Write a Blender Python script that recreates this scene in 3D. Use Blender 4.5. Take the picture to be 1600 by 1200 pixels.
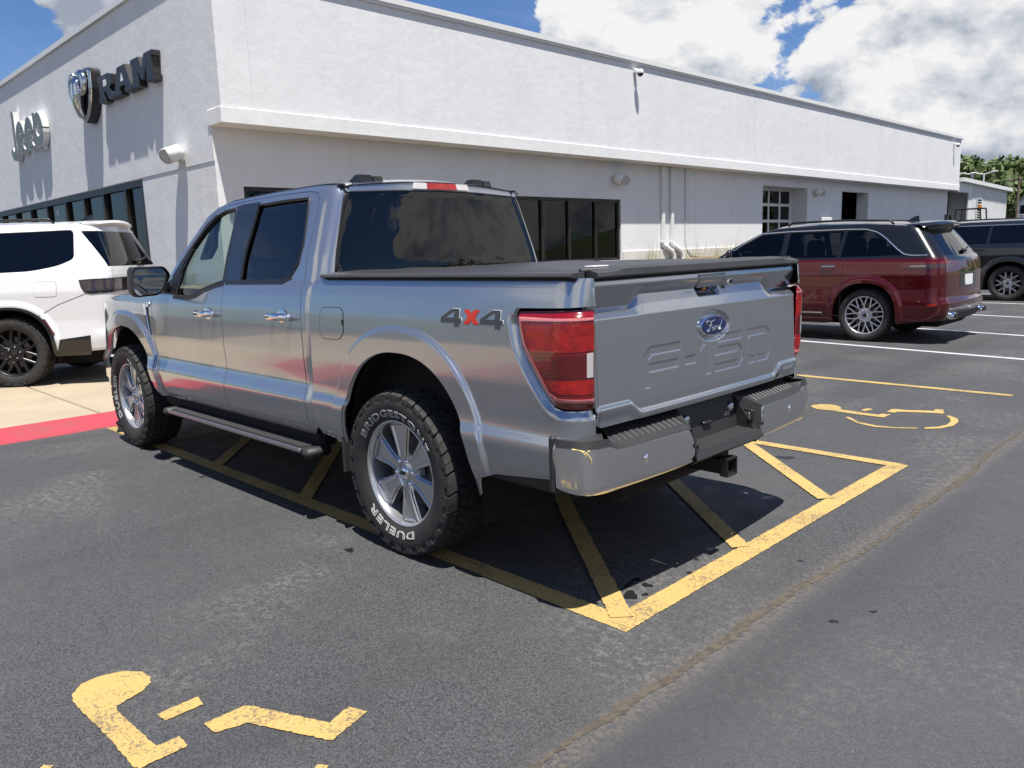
import bpy, math, random
import numpy as np
from mathutils import Vector, Matrix
from mathutils.geometry import delaunay_2d_cdt

PI = math.pi
SC = bpy.context.scene
for _o in list(bpy.data.objects):
    bpy.data.objects.remove(_o, do_unlink=True)
random.seed(7)
RNG = np.random.default_rng(7)

# ------------------------------------------------------------------ camera
CAM_P = (-3.0977, 3.1984, 1.4893)
YAW, PITCH, ROLL, FPX = -0.7769, -0.1671, -0.0337, 1230.14
_f = Vector((math.cos(YAW) * math.cos(PITCH), math.sin(YAW) * math.cos(PITCH), math.sin(PITCH)))
_r = Vector((math.sin(YAW), -math.cos(YAW), 0))
_u = _r.cross(_f)
_r2 = math.cos(ROLL) * _r + math.sin(ROLL) * _u
_u2 = -math.sin(ROLL) * _r + math.cos(ROLL) * _u
cam_d = bpy.data.cameras.new('camera')
cam = bpy.data.objects.new('camera', cam_d)
SC.collection.objects.link(cam)
cam.matrix_world = Matrix(((_r2.x, _u2.x, -_f.x, CAM_P[0]), (_r2.y, _u2.y, -_f.y, CAM_P[1]),
                           (_r2.z, _u2.z, -_f.z, CAM_P[2]), (0, 0, 0, 1)))
cam_d.sensor_width = 36.0
cam_d.lens = FPX * 36.0 / 1600.0
cam_d.clip_start = 0.05
cam_d.clip_end = 3000
SC.camera = cam

# ------------------------------------------------------------------ sun and sky
SUN = Vector((-0.28, 0.135, 1.0)).normalized()
SUN_EL = math.asin(SUN.z)
sun_d = bpy.data.lights.new('sun', 'SUN')
sun_d.energy = 5.0
sun_d.angle = math.radians(0.53)
sun_d.color = (1.0, 0.955, 0.89)
sun = bpy.data.objects.new('sun', sun_d)
SC.collection.objects.link(sun)
sun.rotation_euler = SUN.to_track_quat('Z', 'Y').to_euler()
sun.location = (0, 0, 30)

world = bpy.data.worlds.new('World')
SC.world = world
world.use_nodes = True


def build_sky():
    nt = world.node_tree
    nt.nodes.clear()
    N, L = nt.nodes, nt.links

    def nd(t, **k):
        n = N.new(t)
        for a, b in k.items():
            setattr(n, a, b)
        return n

    def mth(op, a, b=None, c=None, clamp=False):
        n = nd('ShaderNodeMath', operation=op)
        n.use_clamp = clamp
        for i, v in enumerate((a, b, c)):
            if v is None:
                continue
            if isinstance(v, (int, float)):
                n.inputs[i].default_value = v
            else:
                L.new(v, n.inputs[i])
        return n.outputs[0]

    def vm(op, a, b=None):
        n = nd('ShaderNodeVectorMath', operation=op)
        for i, v in enumerate((a, b)):
            if v is None:
                continue
            if isinstance(v, tuple):
                n.inputs[i].default_value = v
            elif isinstance(v, (int, float)):
                n.inputs['Scale'].default_value = v
            else:
                L.new(v, n.inputs[i])
        return n.outputs['Value'] if op == 'DOT_PRODUCT' else n.outputs[0]

    def ss(x, a, b):
        n = nd('ShaderNodeMapRange', interpolation_type='SMOOTHSTEP')
        n.inputs['From Min'].default_value = a
        n.inputs['From Max'].default_value = b
        L.new(x, n.inputs['Value'])
        return n.outputs[0]

    sky = nd('ShaderNodeTexSky', sky_type='NISHITA')
    sky.sun_disc = False
    sky.sun_elevation = SUN_EL
    sky.sun_rotation = math.atan2(SUN.x, SUN.y)
    sky.altitude = 200
    sky.air_density = 1.0
    sky.dust_density = 0.6
    sky.ozone_density = 2.2
    tc = nd('ShaderNodeTexCoord')
    d0 = vm('NORMALIZE', tc.outputs['Generated'])
    # cumulus banks: (direction, angular size, weight)
    blobs = [((.52, -.81, .245), .17, 1.0), ((.33, -.91, .225), .16, 1.0), ((.385, -.91, .155), .10, 1.1), ((.31, -.94, .13), .085, 1.25),
             ((.250, -.96, .088), .055, 1.3), ((.30, -.95, .085), .05, 1.1), ((.90, -.335, .265), .085, 1.0), ((-.08, -.97, .25), .17, .95),
             ((-.62, -.68, .33), .30, 1.0), ((-.9, .0, .25), .32, .95), ((-.5, .80, .30), .30, 1.0), ((.45, .82, .27), .30, .9)]

    def bank(dv):
        acc = None
        for c, s, w in blobs:
            cv = Vector(c).normalized()
            b = mth('MULTIPLY', ss(vm('DOT_PRODUCT', dv, tuple(cv)), math.cos(s * 1.5), math.cos(s * .25)), w)
            acc = b if acc is None else mth('MAXIMUM', acc, b)
        return mth('MULTIPLY', acc, .62)

    def fbm(dv, det):
        st = vm('MULTIPLY', dv, (1.0, 1.0, 1.5))
        n1 = nd('ShaderNodeTexNoise')
        n1.inputs['Scale'].default_value = 3.6
        n1.inputs['Detail'].default_value = det
        n1.inputs['Roughness'].default_value = .60
        n1.inputs['Distortion'].default_value = .15
        L.new(st, n1.inputs['Vector'])
        n2 = nd('ShaderNodeTexNoise', noise_type='RIDGED_MULTIFRACTAL')
        n2.inputs['Scale'].default_value = 12.0
        n2.inputs['Detail'].default_value = 3
        n2.inputs['Roughness'].default_value = .55
        n2.inputs['Offset'].default_value = 1.0
        n2.inputs['Gain'].default_value = 1.0
        n2.normalize = False
        L.new(vm('ADD', st, (.31, .17, .4)), n2.inputs['Vector'])
        a = mth('MULTIPLY', mth('SUBTRACT', n1.outputs[0], .5), 1.75)
        return mth('SUBTRACT', a, mth('MULTIPLY', mth('SUBTRACT', n2.outputs[0], 1.0), .085))

    acc = bank(d0)
    accU = bank(vm('ADD', d0, (0, 0, .07)))
    fA = fbm(d0, 8)
    sdir = (SUN * .034)
    fB = fbm(vm('ADD', d0, (sdir.x, sdir.y, sdir.z)), 6)
    dA = mth('ADD', acc, fA)
    cover = ss(dA, .315, .375)
    thick = ss(dA, .40, 1.15)
    lit = mth('SUBTRACT', fA, fB)
    light = mth('ADD', mth('MULTIPLY', lit, 3.7), .93)
    light = mth('ADD', light, mth('MULTIPLY', mth('SUBTRACT', acc, accU), .8))
    light = mth('SUBTRACT', light, mth('MULTIPLY', thick, .52))
    light = mth('MAXIMUM', mth('MINIMUM', light, 1.0), 0.0)
    ramp = nd('ShaderNodeValToRGB')
    ramp.color_ramp.elements[0].position = 0.0
    ramp.color_ramp.elements[0].color = (3.6, 4.1, 5.0, 1)
    ramp.color_ramp.elements[1].position = 1.0
    ramp.color_ramp.elements[1].color = (9.9, 9.9, 9.8, 1)
    e = ramp.color_ramp.elements.new(.5)
    e.color = (6.7, 7.05, 7.7, 1)
    L.new(light, ramp.inputs[0])
    # thin high veil
    n3 = nd('ShaderNodeTexNoise')
    n3.inputs['Scale'].default_value = 3.4
    n3.inputs['Detail'].default_value = 4
    n3.inputs['Roughness'].default_value = .62
    n3.inputs['Distortion'].default_value = .7
    L.new(vm('MULTIPLY', d0, (1.0, 1.6, 3.2)), n3.inputs['Vector'])
    veil = mth('MULTIPLY', ss(n3.outputs[0], .52, .82), .22)
    mx0 = nd('ShaderNodeMix', data_type='RGBA')
    L.new(veil, mx0.inputs[0])
    tint = nd('ShaderNodeMix', data_type='RGBA', blend_type='MULTIPLY')
    tint.inputs[0].default_value = 1.0
    L.new(sky.outputs[0], tint.inputs[6])
    tint.inputs[7].default_value = (.74, .96, 1.30, 1)
    L.new(tint.outputs[2], mx0.inputs[6])
    mx0.inputs[7].default_value = (7.4, 7.8, 8.4, 1)
    mx = nd('ShaderNodeMix', data_type='RGBA')
    L.new(cover, mx.inputs[0])
    L.new(mx0.outputs[2], mx.inputs[6])
    L.new(ramp.outputs[0], mx.inputs[7])
    bg = nd('ShaderNodeBackground')
    bg.inputs['Strength'].default_value = 0.050
    L.new(mx.outputs[2], bg.inputs['Color'])
    out = nd('ShaderNodeOutputWorld')
    L.new(bg.outputs[0], out.inputs[0])
    world.cycles.sampling_method = 'MANUAL'
    world.cycles.sample_map_resolution = 1024


build_sky()
vs = SC.view_settings
vs.view_transform = 'Standard'
vs.look = 'None'
vs.exposure = 0.88
vs.gamma = 1.0
vs.use_curve_mapping = False
SC.cycles.use_denoising = True
SC.cycles.max_bounces = 10
SC.cycles.transparent_max_bounces = 16
SC.cycles.caustics_reflective = False
SC.cycles.caustics_refractive = False
SC.cycles.sample_clamp_indirect = 6.0
SC.render.film_transparent = False

# ------------------------------------------------------------------ helpers
COL = SC.collection


def link(o, parent=None):
    COL.objects.link(o)
    if parent is not None:
        o.parent = parent
    return o


def tag(o, label=None, cat=None, group=None, kind=None):
    if label: o['label'] = label
    if cat: o['category'] = cat
    if group: o['group'] = group
    if kind: o['kind'] = kind
    return o


def empty(name, loc=(0, 0, 0), rz=0.0, label=None, cat=None, group=None):
    o = bpy.data.objects.new(name, None)
    o.empty_display_size = .2
    o.location = loc
    o.rotation_euler = (0, 0, rz)
    link(o)
    return tag(o, label, cat, group)


def mesh_data(name, V, F, smooth=False, normals=None):
    me = bpy.data.meshes.new(name)
    V = np.asarray(V, float)
    me.from_pydata(V.tolist(), [], [list(map(int, f)) for f in F])
    me.update()
    if smooth:
        me.polygons.foreach_set('use_smooth', np.ones(len(me.polygons), bool))
    if normals is not None:
        me.polygons.foreach_set('use_smooth', np.ones(len(me.polygons), bool))
        me.normals_split_custom_set_from_vertices([tuple(n) for n in normals])
    return me


def obj(name, V, F, mat, parent=None, smooth=False, normals=None):
    me = mesh_data(name, V, F, smooth, normals)
    if mat is not None:
        me.materials.append(mat)
    return link(bpy.data.objects.new(name, me), parent)


class MB:
    """collects pieces, builds ONE mesh"""

    def __init__(s):
        s.V, s.F = [], []

    def add(s, V, F):
        b = len(s.V)
        s.V += [tuple(map(float, v)) for v in V]
        s.F += [[b + int(i) for i in f] for f in F]
        return s

    def box(s, c, d, rot=None, bev=0.0):
        V, F = box_geo(d, bev)
        V = np.array(V)
        if rot is not None:
            V = V @ np.array(rot).T
        return s.add(V + np.array(c), F)

    def bb(s, x0, x1, y0, y1, z0, z1, bev=0.0):
        return s.box(((x0 + x1) / 2, (y0 + y1) / 2, (z0 + z1) / 2), (abs(x1 - x0), abs(y1 - y0), abs(z1 - z0)), None, bev)

    def tube(s, pts, r, n=8, closed=False, caps=True):
        V, F = tube_geo(pts, r, n, closed, caps)
        return s.add(V, F)

    def build(s, name, mat, parent=None, smooth=False, sharp=None):
        o = obj(name, s.V, s.F, mat, parent, smooth)
        if sharp is not None:
            autosmooth(o.data, sharp)
        return o


def autosmooth(me, ang=35):
    me.polygons.foreach_set('use_smooth', np.ones(len(me.polygons), bool))
    try:
        me.set_sharp_from_angle(angle=math.radians(ang))
    except Exception:
        pass


def box_geo(d, bev=0.0):
    hx, hy, hz = d[0] / 2, d[1] / 2, d[2] / 2
    if bev <= 0:
        V = [(sx * hx, sy * hy, sz * hz) for sx in (-1, 1) for sy in (-1, 1) for sz in (-1, 1)]
        F = [(0, 1, 3, 2), (4, 6, 7, 5), (0, 4, 5, 1), (2, 3, 7, 6), (0, 2, 6, 4), (1, 5, 7, 3)]
        return V, F
    b = min(bev, hx * .9, hy * .9, hz * .9)
    V, idx = [], {}
    for sx in (-1, 1):
        for sy in (-1, 1):
            for sz in (-1, 1):
                for a in range(3):
                    p = [sx * (hx - b), sy * (hy - b), sz * (hz - b)]
                    p[a] = (sx, sy, sz)[a] * (hx, hy, hz)[a]
                    idx[(sx, sy, sz, a)] = len(V)
                    V.append(tuple(p))
    F = []
    for a in range(3):
        o1, o2 = (a + 1) % 3, (a + 2) % 3
        for sg in (-1, 1):
            q = []
            for s1, s2 in ((-1, -1), (1, -1), (1, 1), (-1, 1)):
                t = [0, 0, 0]
                t[a], t[o1], t[o2] = sg, s1, s2
                q.append(idx[(*t, a)])
            F.append(q if sg > 0 else q[::-1])
    for a in range(3):
        o1, o2 = (a + 1) % 3, (a + 2) % 3
        for s1 in (-1, 1):
            for s2 in (-1, 1):
                t0, t1 = [0, 0, 0], [0, 0, 0]
                t0[a], t0[o1], t0[o2] = -1, s1, s2
                t1[a], t1[o1], t1[o2] = 1, s1, s2
                q = [idx[(*t0, o1)], idx[(*t1, o1)], idx[(*t1, o2)], idx[(*t0, o2)]]
                F.append(q if s1 * s2 < 0 else q[::-1])
    for sx in (-1, 1):
        for sy in (-1, 1):
            for sz in (-1, 1):
                q = [idx[(sx, sy, sz, a)] for a in range(3)]
                F.append(q if sx * sy * sz > 0 else q[::-1])
    return V, F


def tube_geo(pts, r, n=8, closed=False, caps=True):
    P = [Vector(p) for p in pts]
    m = len(P)
    rr = r if hasattr(r, '__len__') else [r] * m
    V, F = [], []
    up = None
    for i in range(m):
        a = P[i - 1] if (i > 0 or closed) else P[i]
        b = P[(i + 1) % m] if (i < m - 1 or closed) else P[i]
        t = (b - a).normalized()
        if up is None:
            up = Vector((0, 0, 1)) if abs(t.z) < .9 else Vector((1, 0, 0))
        x = up - t * up.dot(t)
        if x.length < 1e-6:
            x = t.orthogonal()
        x.normalize()
        up = x
        y = t.cross(x)
        for k in range(n):
            an = 2 * PI * k / n
            V.append(tuple(P[i] + rr[i] * (math.cos(an) * x + math.sin(an) * y)))
    for i in range(m if closed else m - 1):
        j = (i + 1) % m
        for k in range(n):
            k2 = (k + 1) % n
            F.append((i * n + k, i * n + k2, j * n + k2, j * n + k))
    if caps and not closed:
        F.append(tuple(range(n - 1, -1, -1)))
        F.append(tuple((m - 1) * n + k for k in range(n)))
    return V, F


def lathe_geo(prof, n=48, axis='Y', closed=False, arc=(0, 2 * PI)):
    """prof = [(r, a)] r radius, a position along the axis"""
    full = abs(arc[1] - arc[0] - 2 * PI) < 1e-6
    m = n if full else n + 1
    V, F = [], []
    k = len(prof)
    for i in range(m):
        t = arc[0] + (arc[1] - arc[0]) * i / n
        c, s = math.cos(t), math.sin(t)
        for r, a in prof:
            V.append((r * s, a, r * c) if axis == 'Y' else ((r * c, r * s, a) if axis == 'Z' else (a, r * c, r * s)))
    for i in range(n):
        j = (i + 1) % m
        for q in range(k if closed else k - 1):
            q2 = (q + 1) % k
            f = (i * k + q, i * k + q2, j * k + q2, j * k + q)
            F.append(f if axis != 'Y' else f)
    return V, F


def xf(V, loc=(0, 0, 0), rz=0.0, M=None):
    V = np.asarray(V, float)
    if M is not None:
        V = V @ np.asarray(M).T
    if rz:
        c, s = math.cos(rz), math.sin(rz)
        V = V @ np.array([[c, -s, 0], [s, c, 0], [0, 0, 1]]).T
    return V + np.array(loc)


def resample(loop, step):
    out = []
    n = len(loop)
    for i in range(n):
        a, b = np.array(loop[i], float), np.array(loop[(i + 1) % n], float)
        k = max(1, int(math.ceil(np.linalg.norm(b - a) / step)))
        for j in range(k):
            out.append(a + (b - a) * j / k)
    return np.array(out)


def rounded(loop, r, n=5):
    """round the corners of a closed 2D polygon; r one number or one per corner"""
    L = [np.array(p, float) for p in loop]
    m = len(L)
    out = []
    for i in range(m):
        ri = r[i] if hasattr(r, '__len__') else r
        p0, p, p1 = L[i - 1], L[i], L[(i + 1) % m]
        a, b = p0 - p, p1 - p
        la, lb = np.linalg.norm(a), np.linalg.norm(b)
        d = min(ri, la * .48, lb * .48)
        if d < 1e-5:
            out.append(tuple(p))
            continue
        A, B = p + a / la * d, p + b / lb * d
        for k in range(n + 1):
            t = k / n
            out.append(tuple((1 - t) ** 2 * A + 2 * t * (1 - t) * p + t * t * B))
    return out


def inside(P, loop):
    P = np.asarray(P)
    L = np.asarray(loop)
    x, y = P[:, 0], P[:, 1]
    r = np.zeros(len(P), bool)
    x0, y0 = L[:, 0], L[:, 1]
    x1, y1 = np.roll(x0, -1), np.roll(y0, -1)
    for a, b, c, d in zip(x0, y0, x1, y1):
        if b == d:
            continue
        m = ((b > y) != (d > y)) & (x < (c - a) * (y - b) / (d - b) + a)
        r ^= m
    return r


def sdist(U, W, loop):
    """signed distance (negative inside) from points to a closed 2D polygon"""
    P = np.stack([np.ravel(U), np.ravel(W)], -1)
    L = np.asarray(loop, float)
    best = np.full(len(P), 1e9)
    for i in range(len(L)):
        a, b = L[i], L[(i + 1) % len(L)]
        ab = b - a
        t = np.clip(((P - a) @ ab) / max(ab @ ab, 1e-12), 0, 1)
        d = np.linalg.norm(P - a - t[:, None] * ab, axis=1)
        best = np.minimum(best, d)
    s = np.where(inside(P, L), -best, best)
    return s.reshape(np.shape(U))


def sstep(x, a, b):
    t = np.clip((np.asarray(x, float) - a) / (b - a), 0, 1)
    return t * t * (3 - 2 * t)


def prof(zs, ys, sigma=.01):
    """smoothed piecewise-linear profile"""
    zs = np.asarray(zs, float)
    order = np.argsort(zs)
    zs, ys = zs[order], np.asarray(ys, float)[order]
    g = np.arange(zs[0] - .3, zs[-1] + .3, .002)
    # extend linearly
    v = np.interp(g, zs, ys)
    k0 = (ys[1] - ys[0]) / (zs[1] - zs[0])
    k1 = (ys[-1] - ys[-2]) / (zs[-1] - zs[-2])
    v = np.where(g < zs[0], ys[0] + k0 * (g - zs[0]), v)
    v = np.where(g > zs[-1], ys[-1] + k1 * (g - zs[-1]), v)
    m = int(sigma * 4 / .002) + 1
    kk = np.exp(-.5 * (np.arange(-m, m + 1) * .002 / sigma) ** 2)
    kk /= kk.sum()
    vv = np.convolve(np.pad(v, m, mode='edge'), kk, mode='valid')
    return lambda z: np.interp(z, g, vv)


def panel(name, outer, S, mat, parent, step=.03, holes=(), thick=.02, mirror=False, flip=False, both=False, off=0.0, flange=True, creases=()):
    """sheet over a 2D region mapped by S(u, v) -> xyz, shaded with the surface's own normals, edges folded in by `thick`"""
    loops = [resample(outer, step)] + [resample(h, step) for h in holes]
    lo, hi = loops[0].min(0), loops[0].max(0)
    gu = np.arange(lo[0] + step * .5, hi[0], step)
    gv = np.arange(lo[1] + step * .5, hi[1], step)
    G = np.stack(np.meshgrid(gu, gv, indexing='ij'), -1).reshape(-1, 2)
    if len(G):
        k = inside(G, loops[0])
        for h in loops[1:]:
            k &= ~inside(G, h)
        G = G[k]
        allp = np.concatenate(loops)
        if len(G):
            keep = np.ones(len(G), bool)
            for c in range(0, len(allp), 200):
                dd = ((G[:, None, :] - allp[None, c:c + 200, :]) ** 2).sum(-1).min(1)
                keep &= dd > (.45 * step) ** 2
            G = G[keep]
    pts, edges = [], []
    for Lp in loops:
        b = len(pts)
        pts += [tuple(p) for p in Lp]
        n = len(Lp)
        edges += [(b + i, b + (i + 1) % n) for i in range(n)]
    if len(creases):
        for cr in creases:
            C = np.asarray(cr, float)
            seg = np.linalg.norm(np.diff(C, axis=0), axis=1)
            tt = np.concatenate([[0], np.cumsum(seg)])
            k = max(2, int(tt[-1] / (step * .7)))
            q = np.linspace(0, tt[-1], k)
            C = np.stack([np.interp(q, tt, C[:, 0]), np.interp(q, tt, C[:, 1])], -1)
            kin = inside(C, loops[0])
            for h in loops[1:]:
                kin &= ~inside(C, h)
            for c in range(0, len(allp), 200):
                kin &= ((C[:, None, :] - allp[None, c:c + 200, :]) ** 2).sum(-1).min(1) > (.3 * step) ** 2
            if len(G):
                dd = np.full(len(G), 9.0)
                for c in range(0, len(C), 200):
                    dd = np.minimum(dd, ((G[:, None, :] - C[None, c:c + 200, :]) ** 2).sum(-1).min(1))
                G = G[dd > (.28 * step) ** 2]
            last = None
            for p, ok_ in zip(C, kin):
                if ok_:
                    pts.append(tuple(p))
                    if last is not None:
                        edges.append((last, len(pts) - 1))
                    last = len(pts) - 1
                else:
                    last = None
    pts += [tuple(p) for p in G]
    r = delaunay_2d_cdt([Vector(p) for p in pts], edges, [], 0, 1e-6)
    UV = np.array([tuple(v) for v in r[0]])
    T = np.array([f for f in r[2] if len(f) == 3], int)
    cen = UV[T].mean(1)
    ok = inside(cen, loops[0])
    for h in loops[1:]:
        ok &= ~inside(cen, h)
    T = T[ok]
    a, b, c = UV[T[:, 0]], UV[T[:, 1]], UV[T[:, 2]]
    ar = (b[:, 0] - a[:, 0]) * (c[:, 1] - a[:, 1]) - (b[:, 1] - a[:, 1]) * (c[:, 0] - a[:, 0])
    T[ar < 0] = T[ar < 0][:, ::-1]
    used = np.unique(T)
    rm = -np.ones(len(UV), int)
    rm[used] = np.arange(len(used))
    UV, T = UV[used], rm[T]
    e = 1.5e-3
    X = S(UV[:, 0], UV[:, 1])
    du = S(UV[:, 0] + e, UV[:, 1]) - S(UV[:, 0] - e, UV[:, 1])
    dv = S(UV[:, 0], UV[:, 1] + e) - S(UV[:, 0], UV[:, 1] - e)
    Nn = np.cross(du, dv)
    Nn /= np.maximum(np.linalg.norm(Nn, axis=1), 1e-9)[:, None]
    if flip:
        Nn = -Nn
        T = T[:, ::-1]
    X = X + Nn * off
    F = [tuple(t) for t in T]
    V = X
    NN = Nn
    if flange and thick > 0:
        cnt = {}
        for t in T:
            for i in range(3):
                p, q = int(t[i]), int(t[(i + 1) % 3])
                if (q, p) in cnt:
                    del cnt[(q, p)]
                else:
                    cnt[(p, q)] = 1
        bv = sorted({i for eg in cnt for i in eg})
        nb = len(V)
        mp = {v: i for i, v in enumerate(bv)}
        m = len(bv)
        fn = np.zeros((m, 3))
        for p, q in cnt:
            tn = X[q] - X[p]
            nn = np.cross(tn, Nn[p])
            ln = np.linalg.norm(nn)
            if ln > 1e-9:
                fn[mp[p]] += nn / ln
                fn[mp[q]] += nn / ln
        fn /= np.maximum(np.linalg.norm(fn, axis=1), 1e-9)[:, None]
        V = np.concatenate([X, X[bv] - Nn[bv] * thick])
        NN = np.concatenate([Nn, fn])
        for p, q in cnt:
            i, j = mp[p], mp[q]
            F.append((p, nb + i, nb + j, q))
    outs = []
    for mir in ((False, True) if both else (mirror,)):
        if mir:
            V2, N2 = V * np.array([1, -1, 1]), NN * np.array([1, -1, 1])
            F2 = [f[::-1] for f in F]
        else:
            V2, N2, F2 = V, NN, F
        outs.append(obj(name, V2, F2, mat, parent, normals=N2))
    return outs if both else outs[0]


def prism_geo(loop, h0, h1, bev=0.0):
    """2D loop (CCW) extruded from h0 to h1 along +Z with an optional top bevel"""
    L = np.asarray(loop, float)
    n = len(L)
    ar = 0.5 * np.sum(L[:, 0] * np.roll(L[:, 1], -1) - np.roll(L[:, 0], -1) * L[:, 1])
    if ar < 0:
        L = L[::-1]
    V = [(x, y, h0) for x, y in L] + [(x, y, h1 - bev) for x, y in L]
    F = [tuple(range(n - 1, -1, -1))]
    for i in range(n):
        j = (i + 1) % n
        F.append((i, j, n + j, n + i))
    if bev > 0:
        e0 = L - np.roll(L, 1, 0)
        e1 = np.roll(L, -1, 0) - L
        e0 /= np.maximum(np.linalg.norm(e0, axis=1), 1e-9)[:, None]
        e1 /= np.maximum(np.linalg.norm(e1, axis=1), 1e-9)[:, None]
        n0 = np.stack([-e0[:, 1], e0[:, 0]], -1)
        n1 = np.stack([-e1[:, 1], e1[:, 0]], -1)
        mm = n0 + n1
        mm /= np.maximum((mm * mm).sum(1), .5)[:, None]
        mm *= 2
        I = L + mm * bev
        V += [(x, y, h1) for x, y in I]
        for i in range(n):
            j = (i + 1) % n
            F.append((n + i, n + j, 2 * n + j, 2 * n + i))
        F.append(tuple(2 * n + i for i in range(n)))
    else:
        F.append(tuple(n + i for i in range(n)))
    return V, F


def stroke(pts, w):
    """poly outline of an open polyline of width w with mitred corners"""
    P = [np.array(p, float) for p in pts]
    L, R_ = [], []
    for i, p in enumerate(P):
        d0 = (p - P[i - 1]) if i else (P[1] - p)
        d1 = (P[i + 1] - p) if i < len(P) - 1 else d0
        d0, d1 = d0 / np.linalg.norm(d0), d1 / np.linalg.norm(d1)
        n0, n1 = np.array([-d0[1], d0[0]]), np.array([-d1[1], d1[0]])
        m_ = n0 + n1
        m_ *= 1 / max(m_ @ n0, .35)
        L.append(p + m_ * w / 2)
        R_.append(p - m_ * w / 2)
    return L + R_[::-1]


def text_geo(s, size=1.0, extrude=0.0, bevel=0.0, offset=0.0, outline=False, shear=0.0, spacing=1.0, res=3):
    cu = bpy.data.curves.new('tmp_text', 'FONT')
    cu.body = s
    cu.size = size
    cu.extrude = extrude
    cu.bevel_depth = bevel
    cu.bevel_resolution = 1
    cu.offset = offset
    cu.shear = shear
    cu.space_character = spacing
    cu.resolution_u = res
    cu.align_x = 'CENTER'
    if outline:
        cu.fill_mode = 'NONE'
    o = bpy.data.objects.new('tmp_text', cu)
    COL.objects.link(o)
    dg = bpy.context.evaluated_depsgraph_get()
    me = bpy.data.meshes.new_from_object(o.evaluated_get(dg))
    V = np.array([tuple(v.co) for v in me.vertices])
    F = [tuple(p.vertices) for p in me.polygons]
    bpy.data.objects.remove(o, do_unlink=True)
    bpy.data.curves.remove(cu)
    bpy.data.meshes.remove(me)
    return V, F


# ------------------------------------------------------------------ materials
def mat(name, base=(.5, .5, .5), rough=.5, metal=0.0, coat=0.0, coat_rough=.03, spec=.5, emit=None, trans=0.0, ior=1.45, var=None, bump=None, alpha=None):
    """var = (scale, amount, colour2) soft colour variation; bump = (scale, strength, distance)"""
    m = bpy.data.materials.new(name)
    m.use_nodes = True
    nt = m.node_tree
    b = nt.nodes['Principled BSDF']
    b.inputs['Base Color'].default_value = (*base, 1)
    b.inputs['Roughness'].default_value = rough
    b.inputs['Metallic'].default_value = metal
    b.inputs['Coat Weight'].default_value = coat
    b.inputs['Coat Roughness'].default_value = coat_rough
    b.inputs['Specular IOR Level'].default_value = spec
    b.inputs['Transmission Weight'].default_value = trans
    b.inputs['IOR'].default_value = ior
    if emit:
        b.inputs['Emission Color'].default_value = (*emit[:3], 1)
        b.inputs['Emission Strength'].default_value = emit[3]
    tc = None
    if var or bump:
        tc = nt.nodes.new('ShaderNodeTexCoord')
    if var:
        n = nt.nodes.new('ShaderNodeTexNoise')
        n.inputs['Scale'].default_value = var[0]
        n.inputs['Detail'].default_value = 6
        nt.links.new(tc.outputs['Object'], n.inputs['Vector'])
        r = nt.nodes.new('ShaderNodeMapRange')
        r.inputs['From Min'].default_value = .35
        r.inputs['From Max'].default_value = .7
        r.inputs['To Max'].default_value = var[1]
        nt.links.new(n.outputs[0], r.inputs[0])
        mx = nt.nodes.new('ShaderNodeMix')
        mx.data_type = 'RGBA'
        mx.inputs[6].default_value = (*base, 1)
        mx.inputs[7].default_value = (*var[2], 1)
        nt.links.new(r.outputs[0], mx.inputs[0])
        nt.links.new(mx.outputs[2], b.inputs['Base Color'])
    if bump:
        n = nt.nodes.new('ShaderNodeTexNoise')
        n.inputs['Scale'].default_value = bump[0]
        n.inputs['Detail'].default_value = 5
        nt.links.new(tc.outputs['Object'], n.inputs['Vector'])
        bp = nt.nodes.new('ShaderNodeBump')
        bp.inputs['Strength'].default_value = bump[1]
        bp.inputs['Distance'].default_value = bump[2]
        nt.links.new(n.outputs[0], bp.inputs['Height'])
        nt.links.new(bp.outputs[0], b.inputs['Normal'])
    return m


def glass_mat(name, tint, refl=1.0, rough=0.0, ior=1.5):
    m = bpy.data.materials.new(name)
    m.use_nodes = True
    nt = m.node_tree
    nt.nodes.clear()
    tr = nt.nodes.new('ShaderNodeBsdfTransparent')
    tr.inputs[0].default_value = (*tint, 1)
    gl = nt.nodes.new('ShaderNodeBsdfGlossy')
    gl.inputs['Color'].default_value = (refl, refl, refl, 1)
    gl.inputs['Roughness'].default_value = rough
    fr = nt.nodes.new('ShaderNodeFresnel')
    fr.inputs['IOR'].default_value = ior
    mx = nt.nodes.new('ShaderNodeMixShader')
    nt.links.new(fr.outputs[0], mx.inputs[0])
    nt.links.new(tr.outputs[0], mx.inputs[1])
    nt.links.new(gl.outputs[0], mx.inputs[2])
    out = nt.nodes.new('ShaderNodeOutputMaterial')
    nt.links.new(mx.outputs[0], out.inputs[0])
    return m


def paint_mat(name, base, metal, rough, flake=0.0):
    m = mat(name, base, rough, metal, coat=1.0, coat_rough=.025)
    nt = m.node_tree
    b = nt.nodes['Principled BSDF']
    b.inputs['Coat IOR'].default_value = 1.5 if 'silver' in name else 1.42
    tc = nt.nodes.new('ShaderNodeTexCoord')
    if flake:
        v = nt.nodes.new('ShaderNodeTexVoronoi')
        v.inputs['Scale'].default_value = 900
        nt.links.new(tc.outputs['Object'], v.inputs['Vector'])
        bp2 = nt.nodes.new('ShaderNodeBump')
        bp2.inputs['Strength'].default_value = flake
        bp2.inputs['Distance'].default_value = .0006
        nt.links.new(v.outputs['Color'], bp2.inputs['Height'])
        nt.links.new(bp2.outputs[0], b.inputs['Normal'])
    return m


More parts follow.
